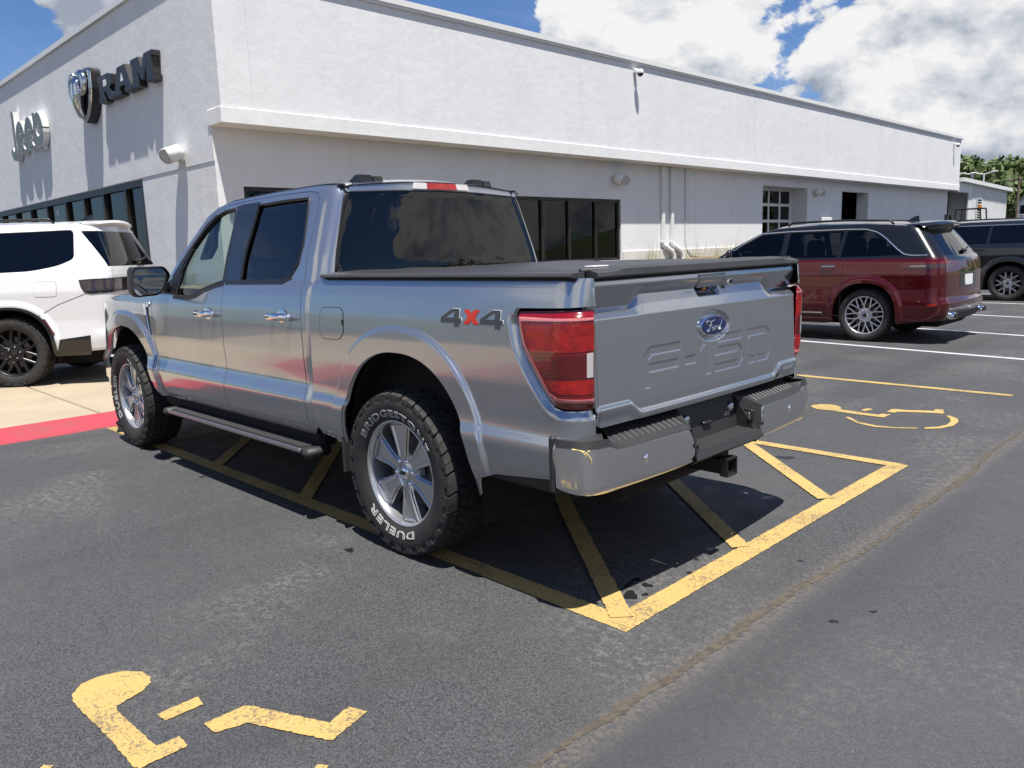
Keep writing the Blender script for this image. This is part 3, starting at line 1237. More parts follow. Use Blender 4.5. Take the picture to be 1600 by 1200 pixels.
for a, c in zip(gy[:-1], gy[1:]):
    for z0, z1 in zip(gz[1:-1], gz[2:]):
        bpart('window_pane', [(GX + .03, GX + .036, a + .055, c - .055, z0 + .055, z1 - .055)], M['shop_glass'])
# open service doorway
bparts('jamb', [(XL + .25, XL + .55, -37.0, -36.88, 0, 3.75), (XL + .25, XL + .55, -33.84, -33.72, 0, 3.75)], M['stucco_trim'])
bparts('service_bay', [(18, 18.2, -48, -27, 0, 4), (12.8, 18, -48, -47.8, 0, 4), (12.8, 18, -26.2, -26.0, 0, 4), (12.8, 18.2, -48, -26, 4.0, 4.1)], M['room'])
bparts('workbench', [(14.5, 16.5, -36.2, -34.2, 0, 1.05), (15.5, 16.2, -37.5, -36.4, 0, 1.9)], mat('bench', (.32, .20, .09), .7))
bpart('roof', [(XU + .5, 46, -48.8, -4.4, 6.7, 6.8)], M['room'])
bparts('rear_wall', [(45.7, 46, -48.8, -4.4, 0, 6.7), (XU + .5, 46, -48.9, -48.7, 0, 6.7), (12.76, 45.7, -4.75, -4.40, 3.45, 6.7)], M['stucco'])
# downspouts and conduits
for y, s in ((-19.45, 0), (-19.98, 0)):
    mb = MB()
    mb.bb(.40, .49, y + 4.05 - .075, y + 4.05 + .075, 1.62, 4.115, .01)
    for z in (1.60, 2.9):
        mb.bb(.385, .498, y + 4.05 - .1, y + 4.05 + .1, z, z + .05)
    mb.tube([(.445, y + 4.05, 1.62), (.43, y + 4.03, 1.52), (.36, y + 3.62, 1.30), (.35, y + 3.55, 1.15), (.34, y + 3.53, .9)], .075, 8)
    mb.build('downspout', M['white_metal'], B)
mb = MB()
mb.tube([(.485, -20.85 + 4.05, 4.12), (.485, -20.85 + 4.05, 1.7), (.44, -20.9 + 4.05, 1.32), (.42, -21.15 + 4.05, 1.2), (.40, -21.9 + 4.05, 1.18)], .014, 6)
mb.build('conduit', M['concrete_grey'], B)
bpart('utility_box', [(XL - .12, XL - .001, -32.6, -31.6, 2.1, 2.5)], M['white_metal'], bev=.02)


def wall_lamp(loc, rz, label, sc=1.0):
    t = empty('wall_lamp', loc, rz, label, 'lamp')
    # local: wall is the plane y = 0, lamp sticks out along +y
    mb = MB()
    mb.box((0, .03, 0), (.20 * sc, .06, .20 * sc), None, .01)
    V, F = tube_geo([(0, .05, .01), (0, .16, .03)], .05 * sc, 10)
    mb.add(V, F)
    mb.build('mount', M['white_metal'], t)
    for s in (-1, 1):
        pr_ = [(0, -.16), (.10, -.155), (.135, -.10), (.145, 0), (.15, .09), (.142, .10)]
        V, F = lathe_geo([(r * sc, a * sc) for r, a in pr_], 24, 'Y')
        th = s * .55
        R = np.array([[math.cos(th), -math.sin(th), 0], [math.sin(th), math.cos(th), 0], [0, 0, 1]])
        tl = np.array([[1, 0, 0], [0, .92, -.39], [0, .39, .92]]).T
        V = np.array(V) @ tl.T @ R.T + np.array([s * .13 * sc, .22, .04])
        o = obj('lamp_head', V, F, M['white_metal'], t, smooth=True)
        V, F = lathe_geo([(0, .095 * sc), (.08 * sc, .11 * sc), (.139 * sc, .09 * sc)], 20, 'Y')
        V = np.array(V) @ tl.T @ R.T + np.array([s * .13 * sc, .22, .04])
        obj('lens', V, F, M['lens_clear'], o, smooth=True)
    return t


wall_lamp((13.99, YF, 3.69), 0, 'white twin floodlight on the street facade right of the signs', 1.1)
wall_lamp((XL, -17.0, 3.54), PI / 2, 'white twin floodlight above the right end of the ribbon window')
wall_lamp((XL, -31.06, 3.53), PI / 2, 'white twin floodlight between the garage door and the open doorway')


def dome_cam(loc, label):
    t = empty('security_camera', loc, 0, label, 'camera')
    MB().box((-.06, 0, .05), (.12, .14, .12), None, .015).tube([(-.12, 0, .05), (-.2, 0, .05), (-.22, 0, 0)], .035, 8).build('bracket', M['white_metal'], t)
    V, F = lathe_geo([(.0, .09), (.07, .085), (.10, .04), (.105, 0), (.10, -.03)], 20, 'Z')
    obj('housing', np.array(V) + np.array([-.22, 0, -.02]), F, M['white_metal'], t, smooth=True)
    V, F = lathe_geo([(.10, -.03), (.085, -.08), (.05, -.115), (0, -.125)], 20, 'Z')
    obj('dome', np.array(V) + np.array([-.22, 0, -.02]), F, M['gloss_black'], t, smooth=True)


dome_cam((XU, -17.3, 6.70), 'white dome camera high on the long wall above the ribbon window')
dome_cam((XU, -47.6, 6.62), 'small dome camera at the far end of the long wall')

# ---- signs on the street facade (local x reads to the viewer's right, y up, z out of the wall)
SIGN_M = np.array([[-1, 0, 0], [0, 0, 1], [0, 1, 0]]).T   # rows: images of local axes


def sign_place(V, x, z, out=0.0):
    V = np.asarray(V, float)
    return np.stack([x - V[:, 0], YF + out + V[:, 2], z + V[:, 1]], -1)


M['sign_black'] = mat('sign_black', (.018, .0185, .020), .42, var=(5, .8, (.034, .034, .036)))
M['sign_grey'] = mat('sign_grey_green', (.165, .185, .17), .45, var=(3, .5, (.13, .145, .135)))
M['sign_white'] = mat('sign_white', (.72, .73, .72), .45)
M['sign_chrome'] = mat('sign_chrome', (.55, .56, .55), .12, 1.0, bump=(3, .5, .05))
LW = {
    'R': [[(0, 0), (0, .18), (.06, .18), (.06, .82), (0, .82), (0, 1), (.62, 1), (.80, .90), (.80, .55), (.66, .42), (.80, .18), (.86, .18), (.86, 0), (.58, 0), (.42, .36), (.34, .36), (.34, .18), (.40, .18), (.40, 0)]],
    'A': [[(0, 0), (0, .18), (.05, .18), (.30, 1), (.72, 1), (.97, .18), (1.02, .18), (1.02, 0), (.62, 0), (.62, .16), (.67, .16), (.64, .28), (.38, .28), (.35, .16), (.40, .16), (.40, 0)]],
    'M': [[(0, 0), (0, .18), (.06, .18), (.06, .82), (0, .82), (0, 1), (.42, 1), (.58, .55), (.74, 1), (1.16, 1), (1.16, .82), (1.10, .82), (1.10, .18), (1.16, .18), (1.16, 0), (.80, 0), (.80, .55), (.66, .16), (.50, .16), (.36, .55), (.36, 0)]]}
t = empty('letter_sign', (16.3, YF, 5.34), 0, 'large black block letters right of the chrome shield emblem', 'sign')
for ch, x0, w in (('R', 18.0, 1.02), ('A', 16.98, 1.16), ('M', 15.80, 1.24)):
    lp = np.array(LW[ch][0])
    lp = lp * np.array([w / lp[:, 0].max(), .60])
    rot = np.array([[1, 0], [0, 1]])
    V, F = prism_geo(lp, .0, .185, .008)
    V = sign_place(V, x0, 5.33, .01) - np.array([16.3, YF, 5.34])
    o = obj('letter', V, F, M['sign_black'], t)
    if ch in 'RA':  # the counter, a recessed pale hole
        hp = [(.34, .56), (.50, .56), (.52, .62), (.52, .74), (.48, .80), (.34, .80)] if ch == 'R' else [(.44, .44), (.60, .44), (.52, .74)]
        hp = np.array(hp) * np.array([w / (.86 if ch == 'R' else 1.02), .60])
        V, F = prism_geo(hp, .186, .1885)
        obj('counter', sign_place(V, x0, 5.33, .01) - np.array([16.3, YF, 5.34]), F, M['stucco'], o)
# shield emblem with a horned animal head in relief
t = empty('shield_emblem', (18.95, YF, 5.0), 0, 'chrome shield emblem with curled horns in relief', 'sign')
def shield(s, yo=0.0):
    half = [(0, -.63), (.30, -.50), (.52, -.26), (.66, .10), (.70, .50), (.66, .60), (.30, .655), (0, .66)]
    lp = [(x * s, y * s + yo) for x, y in half] + [(-x * s, y * s + yo) for x, y in half[::-1][1:-1]]
    return lp
org = np.array([18.95, YF, 5.0])
V, F = prism_geo(rounded(shield(1.0), .05, 3), 0, .22, .02)
obj('shield_back', sign_place(V, 18.95, 5.63, .005) - org, F, M['sign_black'], t)
lpO, lpI = rounded(shield(.985), .05, 3), rounded(shield(.80), .05, 3)
n_ = len(lpO)
V = [(*p, .221) for p in lpO] + [(*p, .275) for p in np.array(lpO) * .94] + [(*p, .275) for p in np.array(lpI) * 1.04] + [(*p, .221) for p in lpI]
F = [(r * n_ + i, r * n_ + (i + 1) % n_, (r + 1) * n_ + (i + 1) % n_, (r + 1) * n_ + i) for r in range(3) for i in range(n_)]
obj('shield_rim', sign_place(V, 18.95, 5.63, .005) - org, F, M['sign_chrome'], t, smooth=True)
for s in (-1, 1):
    hv = MB()
    pts, rad = [], []
    for i in range(22):
        a = PI * .62 - i * .27
        rr_ = .26 - .0085 * i
        pts.append((s * (.30 + rr_ * math.cos(a) * .9), .20 + rr_ * math.sin(a) * 1.15, .30 + .004 * i))
        rad.append(.125 * (1 - i / 26))
    hv.tube(pts, rad, 10)
    hv.V = [tuple(v) for v in (sign_place(hv.V, 18.95, 5.63, .005) - org)]
    hv.build('horn', M['sign_chrome'], t, smooth=True)
hv = MB()
hv.tube([(0, .42, .26), (0, .25, .33), (0, 0, .36), (0, -.25, .35), (0, -.45, .30), (0, -.52, .25)], [.14, .20, .18, .13, .10, .04], 12)
hv.V = [tuple(v) for v in (sign_place(hv.V, 18.95, 5.63, .005) - org)]
hv.build('head', M['sign_chrome'], t, smooth=True)
# second letter sign
t = empty('letter_sign', (24.4, YF, 5.0), 0, 'rounded grey green letters with white edges, leftmost sign on the facade', 'sign')
org = np.array([24.4, YF, 5.0])
def arcp(cx_, cy_, rx, ry, a0, a1, k=22):
    return [(cx_ + rx * math.cos(math.radians(a0 + (a1 - a0) * i / k)), cy_ + ry * math.sin(math.radians(a0 + (a1 - a0) * i / k))) for i in range(k + 1)]


EE = lambda x: [[(x - .30, .335), (x + .27, .335)], arcp(x, .36, .34, .31, -14, -318)[::-1] if False else arcp(x, .36, .34, .30, 2, 312)]
LTR = [[[(-1.42, 1.10), (-1.42, .30)] + arcp(-1.66, .20, .24, .26, 10, -165, 12)], EE(-.80), EE(.16), [arcp(1.12, .36, .34, .30, 0, 359, 28), [(.80, .80), (.80, -.10)]]]
for d0_, d1_, ww, m_, nm in ((.02, .185, .27, M['sign_white'], 'letter_return'), (.186, .196, .215, M['sign_grey'], 'letter_face')):
    for strokes in LTR:
        lm = MB()
        for k_, sp_ in enumerate(strokes):
            V, F = prism_geo(stroke(sp_, ww), d0_, d1_ - .001 * k_)
            lm.add(V, F)
        lm.V = [(x_, y_ * 1.12, z_) for x_, y_, z_ in lm.V]
        lm.V = [tuple(v) for v in (sign_place(lm.V, 24.4, 5.02, 0) - org)]
        lm.build(nm, m_, t)
MB().bb(-1.25, -1.05, .02, .10, -.14, .12).build('bracket', M['sign_white'], t)
# street number on the glass
V, F = text_geo('140', .24, .002, 0, .004)
o = obj('number_decal', sign_place(V, 23.5, 3.0, -.115), F, M['sign_white'])
tag(o, 'white street number 140 on the facade window below the signs', 'number')

# planting strip against the long wall
V = [(9.6, -26.2, .002), (9.6, -4.8, .002), (11.2, -26.2, .6), (11.2, -4.8, .6), (12.44, -26.2, 1.06), (12.44, -4.8, 1.06), (12.44, -26.2, 0), (12.44, -4.8, 0)]
tag(obj('planting_bed', V, [(0, 2, 3, 1), (2, 4, 5, 3), (0, 6, 4, 2), (1, 3, 5, 7)], M['soil']), 'sloping dry planting strip along the long wall', kind='structure')
M['dry_grass'] = mat('dry_grass', (.42, .32, .17), .9, var=(3, 1, (.25, .26, .10)))
gb = MB()
for cx_, n_, sp in ((-18.4, 26, .35), (-21.4, 22, .5), (-22.6, 40, .7), (-23.9, 40, .6), (-25.2, 18, .4), (-20.6, 10, .2)):
    for i in range(n_):
        y = cx_ + RNG.normal(0, sp * .6)
        x = 12.2 + RNG.uniform(-.2, .15)
        h = RNG.uniform(.25, .75)
        lx, ly = RNG.normal(0, .06), RNG.normal(-.05, .14)
        b_ = Vector((x, y, 1.0))
        w = .010
        P0, P1, P2 = b_, b_ + Vector((lx * .4, ly * .4, h * .6)), b_ + Vector((lx, ly, h))
        gb.add([P0 + Vector((0, w, 0)), P0 - Vector((0, w, 0)), P1 - Vector((0, w * .7, 0)), P1 + Vector((0, w * .7, 0)), P2], [(0, 1, 2, 3), (3, 2, 4)])
tag(gb.build('dry_grass', M['dry_grass']), 'tufts of tall dry grass at the foot of the long wall', 'grass', kind='stuff')

# ---- metal-sided shed beyond the far end
SH = empty('metal_shed', (12, -49, 0), 0, 'white ribbed metal shed joined to the far end of the building', 'building')
mb = MB()
def roofz(y): return 4.86 - (y + 49) * (-.030) if False else 4.86 + (y + 49) * .028
V = []
y0, y1 = -51.6, -59.3
mb.add([(.0, y0 + 49, 0), (0, y1 + 49, 0), (0, y1 + 49, roofz(y1) - .2), (0, y0 + 49, roofz(y0) - .2), (8, y0 + 49, 0), (8, y1 + 49, 0), (8, y1 + 49, roofz(y1) - .2), (8, y0 + 49, roofz(y0) - .2)],
       [(0, 3, 2, 1), (4, 5, 6, 7), (1, 2, 6, 5), (0, 4, 7, 3)])
mb.bb(0, .3, -2.6, 0.05, 4.05, 4.60)
mb.build('wall', M['white_metal'], SH)
mb = MB()
for i in range(28):
    y = y0 - .12 - i * .275
    mb.bb(-.03, -.001, y + 49 - .035, y + 49 + .035, 0, roofz(y) - .21)
tag(mb.build('siding_ribs', M['white_metal'], SH), kind='stuff')
mb = MB()
rz0, rz1 = roofz(-49), roofz(-59.6)
mb.add([(-.25, 0, rz0 - .22), (-.25, -10.6, rz1 - .22), (-.25, -10.6, rz1), (-.25, 0, rz0), (9, 0, rz0 - .22), (9, -10.6, rz1 - .22), (9, -10.6, rz1 + .1), (9, 0, rz0 + .1)],
       [(0, 3, 2, 1), (4, 5, 6, 7), (0, 1, 5, 4), (3, 7, 6, 2), (0, 4, 7, 3), (1, 2, 6, 5)])
mb.build('roof', M['coping'], SH)
mb = MB()
mb.bb(.02, .1, -2.6, -2.0, 0, 4.05)
mb.build('door_jamb', M['white_metal'], SH)
MB().bb(3, 3.1, -2.6, .1, 0, 4.05).build('inner_wall', M['dark'], SH)
wf = MB().bb(-.06, -.035, -3.55, -3.45, 2.5, 3.75).bb(-.06, -.035, -4.55, -4.45, 2.5, 3.75)
for i in range(9):
    wf.bb(-.06, -.035, -4.45, -3.55, 2.5 + i * .15, 2.54 + i * .15)
lv = wf.build('louvre', M['white_metal'], SH)
MB().bb(-.034, -.031, -4.45, -3.55, 2.5, 3.72).build('pane', M['dark_glass'], lv)

# ---- forklift working outside the far doors
FK = empty('forklift', (8.9, -40, 0), 0, 'dark forklift with overhead guard beyond the maroon vehicle', 'forklift')
MB().bb(-.95, .75, -.5, .5, .28, 1.05, .06).bb(-1.15, -.7, -.5, .5, .35, 1.25, .08).build('chassis', M['iron'], FK)
MB().bb(-.35, .15, -.25, .25, 1.05, 1.2, .04).bb(-.42, -.32, -.25, .25, 1.1, 1.7, .03).build('seat', M['interior'], FK)
g_ = MB()
for x, y in ((-.75, -.48), (-.75, .48), (.55, -.48), (.55, .48)):
    g_.tube([(x, y, 1.0), (x * .8, y, 2.75)], .035, 6)
for y in (-.48, -.24, 0, .24, .48):
    g_.tube([(-.6, y, 2.76), (.44, y, 2.76)], .025, 6)
g_.tube([(-.6, -.5, 2.76), (-.6, .5, 2.76)], .035, 6).tube([(.44, -.5, 2.76), (.44, .5, 2.76)], .035, 6)
g_.build('overhead_guard', M['iron'], FK)
m_ = MB()
for y in (-.33, .33):
    m_.bb(.85, .97, y - .05, y + .05, .1, 2.55)
m_.bb(.86, .96, -.33, .33, 2.45, 2.55).bb(.86, .96, -.33, .33, 1.2, 1.3).bb(.97, 1.03, -.5, .5, .35, .8)
for y in (-.3, .3):
    m_.bb(1.03, 2.0, y - .06, y + .06, .32, .37)
m_.build('mast', M['iron'], FK)
for x in (-.72, .55):
    for y in (-.52, .52):
        V, F = lathe_geo([(.0, -.1), (.27, -.1), (.3, -.06), (.3, .06), (.27, .1), (0, .1)], 20, 'Y')
        obj('wheel', np.array(V) + np.array([x, y, .3]), F, M['rubber'], FK)
MB().box((-.45, 0, 2.86), (.14, .14, .16), None, .02).build('beacon', M['amber'], FK)

# ---- lamp standards behind the shed
for x, y, h, s, lb in ((19.9, -80, 7.1, 1, 'white lamp standard with one arm above the shed roof, left one'), (18.97, -80, 7.05, 0, 'white twin armed lamp standard above the shed roof')):
    t = empty('lamp_standard', (x, y, 0), 0, lb, 'street lamp')
    MB().tube([(0, 0, 0), (0, 0, h)], [.1, .07], 8).build('pole', M['white_metal'], t)
    arms = (1,) if s else (1, -1)
    for a in arms:
        MB().tube([(0, 0, h - .1), (a * .25, 0, h), (a * 1.0, 0, h + .12)], .05, 6).build('arm', M['white_metal'], t)
        MB().box((a * .85, 0, h + .13), (.55, .3, .1), None, .03).build('lamp_head', M['white_metal'], t)
UP = empty('utility_pole', (19.6, -95, 0), 0, 'thin wooden utility pole in front of the wooded hill', 'pole')
MB().tube([(0, 0, 0), (0, 0, 7.6)], [.16, .11], 8).build('pole', M['soil'], UP)
MB().bb(-1.1, 1.1, -.06, .06, 7.0, 7.12).build('crossarm', M['soil'], UP)
wr = MB()
for z, o_ in ((7.15, -1.0), (7.15, 1.0), (6.2, 0)):
    wr.tube([(o_ + 90 * s_, 10 * s_, z + 1.3 * (s_ * s_) * 2.0) for s_ in np.linspace(-.8, .8, 17)], .022, 4)
wr.build('wire', M['iron'], UP)

# ---- small house at the right edge
H = empty('house', (21.5, -112, 0), 0, 'small pale blue gabled house at the right edge', 'house')
M['siding'] = mat('pale_siding', (.55, .60, .64), .7, bump=(9, .3, .02))
M['shingle'] = mat('shingles', (.19, .13, .11), .9, var=(4, .8, (.13, .10, .09)))
MB().add([(-2.0, 0, 0), (2.0, 0, 0), (2.0, 0, 5.4), (0, 0, 7.2), (-2.0, 0, 5.4), (-2.0, -9, 0), (2.0, -9, 0), (2.0, -9, 5.4), (0, -9, 7.2), (-2, -9, 5.4)],
         [(0, 1, 2, 3, 4), (9, 8, 7, 6, 5), (1, 6, 7, 2), (0, 4, 9, 5)]).build('wall', M['siding'], H)
rf = MB()
for s in (-1, 1):
    rf.add([(0, .3, 7.36), (s * 2.4, .3, 5.2), (s * 2.4, .3, 5.05), (0, .3, 7.2), (0, -9.3, 7.36), (s * 2.4, -9.3, 5.2), (s * 2.4, -9.3, 5.05), (0, -9.3, 7.2)],
           [(0, 1, 2, 3), (4, 7, 6, 5), (0, 4, 5, 1), (2, 6, 7, 3), (1, 5, 6, 2)])
rf.build('roof', M['shingle'], H)
for x in (-.9, .75, 1.45):
    w_ = MB().bb(x - .25, x + .25, .0, .05, 3.9, 5.0).build('window', M['dark_glass'], H)
    MB().bb(x - .3, x + .3, .051, .09, 3.85, 3.92).bb(x - .3, x + .3, .051, .09, 5.0, 5.07).build('sill', M['sign_white'], w_)
H2 = empty('house', (29.5, -128, 0), 0, 'low white roofed house half hidden behind the gabled one', 'house')
MB().bb(-4, 4, -8, 0, 0, 4.4).build('wall', M['sign_white'], H2)
MB().add([(-4.4, .3, 4.4), (4.4, .3, 4.4), (4.4, -8.3, 4.4), (-4.4, -8.3, 4.4), (-4.4, -4, 6.2), (4.4, -4, 6.2)], [(0, 1, 5, 4), (2, 3, 4, 5), (0, 4, 3), (1, 2, 5)]).build('roof', M['coping'], H2)


# ---- wooded hill and the tree line behind the viewer
def leaf_mat(name, a, b_):
    m = mat(name, a, .7, var=(.35, 1.0, b_))
    bs = m.node_tree.nodes['Principled BSDF']
    bs.inputs['Subsurface Weight'].default_value = 0
    return m


M['leaf'] = leaf_mat('leaf', (.060, .095, .024), (.095, .125, .040))
M['leaf_dark'] = leaf_mat('leaf_dark', (.040, .070, .020), (.070, .095, .032))
M['bark'] = mat('bark', (.10, .08, .06), .9)


def crown_geo(mb, c, rx, rz, n, leaf):
    k = 7
    lob = RNG.normal(0, 1, (k, 3))
    lob /= np.linalg.norm(lob, axis=1)[:, None]
    lob = lob * np.array([rx, rx, rz]) * .55
    lr = RNG.uniform(.42, .62, k)
    for i in range(n):
        j = RNG.integers(k)
        d = RNG.normal(0, 1, 3)
        d /= np.linalg.norm(d)
        p = np.array(c) + lob[j] + d * lr[j] * np.array([rx, rx, rz]) * RNG.uniform(.75, 1.05)
        a, b2 = RNG.normal(0, 1, 3), RNG.normal(0, 1, 3)
        a /= np.linalg.norm(a)
        b2 -= a * (a @ b2)
        b2 /= np.linalg.norm(b2)
        s = leaf * RNG.uniform(.5, 1.2)
        mb.add([p - a * s - b2 * s * .5, p + a * s - b2 * s * .6, p + a * s * .7 + b2 * s * .7, p - a * s * .6 + b2 * s * .6], [(0, 1, 2, 3)])


hill = MB()
nx, ny = 30, 10
for i in range(nx):
    for j in range(ny):
        x = -120 + i * 16
        y = -150 - j * 22
        tt = j / (ny - 1)
        hill.V.append((x, y, 16 * (1 - (1 - min(1, tt * 1.4)) ** 2) * (1 + .12 * math.sin(i * .8)) - .2))
for i in range(nx - 1):
    for j in range(ny - 1):
        hill.F.append((i * ny + j, i * ny + j + 1, (i + 1) * ny + j + 1, (i + 1) * ny + j))
tag(hill.build('hill', M['grass_ground'], smooth=True), 'low hill beyond the houses', kind='structure')
wood = MB()
for i in range(230):
    x = RNG.uniform(10, 130) if i < 190 else RNG.uniform(-80, 10)
    y = RNG.uniform(-290, -140)
    tt = min(1, (-150 - y) / 198 * 1.4)
    z = 16 * (1 - (1 - max(tt, 0)) ** 2)
    h = RNG.uniform(6, 10)
    crown_geo(wood, (x, y, z + h * .55), h * .45, h * .5, 170, .75)
tag(wood.build('woodland', M['leaf']), 'dense green woodland covering the hill', 'woodland', kind='stuff')
back = MB()
for i in range(46):
    a = -2.2 - i * .052 if i < 30 else 2.3 - (i - 30) * .1
    R_ = RNG.uniform(70, 86)
    h = RNG.uniform(7, 12)
    crown_geo(back, (R_ * math.cos(a), R_ * math.sin(a), h * .55), h * .42, h * .52, 420, .34)
tag(back.build('tree_line', M['leaf_dark']), 'tree line across the road, seen only in the glass', 'woodland', kind='stuff')


def small_tree(loc, h, w, label, seed_n=900):
    t = empty('tree', loc, 0, label, 'tree')
    MB().tube([(0, 0, 0), (.1, 0, h * .35), (0, .1, h * .7)], [.16, .11, .05], 8).tube([(.1, 0, h * .3), (w * .3, .1, h * .6)], [.07, .03], 6).tube([(.1, 0, h * .35), (-w * .3, -.1, h * .65)], [.07, .03], 6).build('trunk', M['bark'], t)
    c = MB()
    crown_geo(c, (0, 0, h * .62), w, h * .42, seed_n, .22)
    c.build('crown', M['leaf'], t)


small_tree((24.6, -112, 0), 6.0, 1.2, 'small bright green tree between the shed and the gabled house')


# ------------------------------------------------------------------ vehicles: shared builders
class Wrap:
    """left half of a body skin: u runs rearwards along the side, round the rear corner, to the rear centre line; v is z"""

    def __init__(s, Y, xr, ax, ay, bulge=.03, ramp=.8):
        s.Y, s.xr, s.ax, s.ay, s.bulge = Y, xr, ax, ay, bulge
        s.x0 = float(xr(np.array([.8]))[0])
        s.u1 = -(s.x0 + ax)
        s.us = s.u1 - ramp
        s.Lc = 1.25 * (ax + ay) * .62 * 1.25
        s.u2 = s.u1 + s.Lc
        s.Lr = .75
        s.ue = s.u2 + s.Lr

    def S(s, u, z):
        u, z = np.broadcast_arrays(np.asarray(u, float), np.asarray(z, float))
        xr = s.xr(z)
        sh = (xr - s.x0) * sstep(u, s.us, s.u1)
        xs = -np.minimum(u, s.u1) + sh
        y = s.Y(xs, z)
        t = np.clip((u - s.u1) / s.Lc, 0, 1) * PI / 2
        x = xs - s.ax * np.sin(t)
        Yc = y
        y = Yc - s.ay * (1 - np.cos(t))
        q = np.clip((u - s.u2) / s.Lr, 0, None)
        y = y - (Yc - s.ay) * q
        x = x - s.bulge * (1 - (1 - q) ** 2)
        return np.stack([x, y, z], -1)

    def ux(s, x, z):
        x, z = np.asarray(x, float), np.asarray(z, float)
        u = -x
        for _ in range(30):
            u = -x + (s.xr(z) - s.x0) * sstep(u, s.us, s.u1)
        return u

    def loop(s, pts):
        """(x, z) side outline -> (u, z)"""
        return [(float(s.ux(np.array([x]), np.array([z]))[0]), z) for x, z in pts]

    def uy(s, y, z):
        """rear-face y -> u"""
        xs = -s.u1 + (float(s.xr(np.array([z]))[0]) - s.x0)
        Yc = float(s.Y(np.array([xs]), np.array([z]))[0])
        return s.u2 + s.Lr * (1 - y / (Yc - s.ay))

    def full(s):
        """whole rear: w = signed distance from the centre line, left negative"""
        def f(w, z):
            w = np.asarray(w, float)
            P = s.S(s.ue - np.abs(w), z)
            P[..., 1] *= np.where(w <= 0, 1.0, -1.0)
            return P
        return f

    def wy(s, y, z):
        u = s.uy(abs(y), z)
        return -math.copysign(s.ue - u, y)


def arch_pts(xc, zc, a, b, n=2.3, z0=.3, k=40, front_to_back=True):
    pts = []
    t0 = math.asin(max(-1, min(1, 0)))
    for i in range(k + 1):
        t = PI * i / k
        c, s_ = math.cos(t), math.sin(t)
        x = xc + a * math.copysign(abs(c) ** (2 / n), c)
        z = zc + b * abs(s_) ** (2 / n)
        pts.append((x, z))
    pts = [(xc + a, z0)] + pts + [(xc - a, z0)]
    return pts if front_to_back else pts[::-1]


def flare(x, z, xc, zc, a, b, n=2.3, s0=1.10, s1=1.22, h=.03):
    s_ = ((np.abs(x - xc) / a) ** n + (np.maximum(z - zc, 0) / b) ** n) ** (1 / n)
    return h * (1 - sstep(s_, s0, s1))


def spoke_poly(r0, w0, r1, w1, a0=0.0, a1=0.0):
    """bar from radius r0 (width w0, at angle a0) to r1 (width w1, at angle a1)"""
    p0 = np.array([math.sin(a0), math.cos(a0)]) * r0
    p1 = np.array([math.sin(a1), math.cos(a1)]) * r1
    d = (p1 - p0) / np.linalg.norm(p1 - p0)
    n = np.array([-d[1], d[0]])
    return [p0 - n * w0 / 2, p1 - n * w1 / 2, p1 + n * w1 / 2, p0 + n * w0 / 2]


def rotY(V, a):
    c, s_ = math.cos(a), math.sin(a)
    V = np.asarray(V, float)
    return np.stack([V[:, 0] * c + V[:, 2] * s_, V[:, 1], -V[:, 0] * s_ + V[:, 2] * c], -1)


def disc_prism(loop, y0, y1, bev):
    """loop in the wheel plane (x, z), extruded along y"""
    V, F = prism_geo(loop, y0, y1, bev)
    V = np.array(V)
    return np.stack([V[:, 0], V[:, 2], V[:, 1]], -1), [f[::-1] for f in F]


def ring_text(s, rad, height, centre_deg, span_deg, yfn, outline=True, bevel=.0016):
    V, F = text_geo(s, 1.0, 0, bevel / height * .5, .0, outline=outline, spacing=1.12, res=2)
    if not outline:
        V, F = text_geo(s, 1.0, .02, 0, .0, spacing=1.1)
    w = V[:, 0].max() - V[:, 0].min()
    V[:, 0] -= (V[:, 0].max() + V[:, 0].min()) / 2
    hh = V[:, 1].max()
    th = math.radians(centre_deg) + V[:, 0] / w * math.radians(span_deg)
    r = rad + V[:, 1] / hh * height
    y = np.array([yfn(q) for q in r]) + V[:, 2] * height
    return np.stack([-r * np.sin(th), y, r * np.cos(th)], -1), F


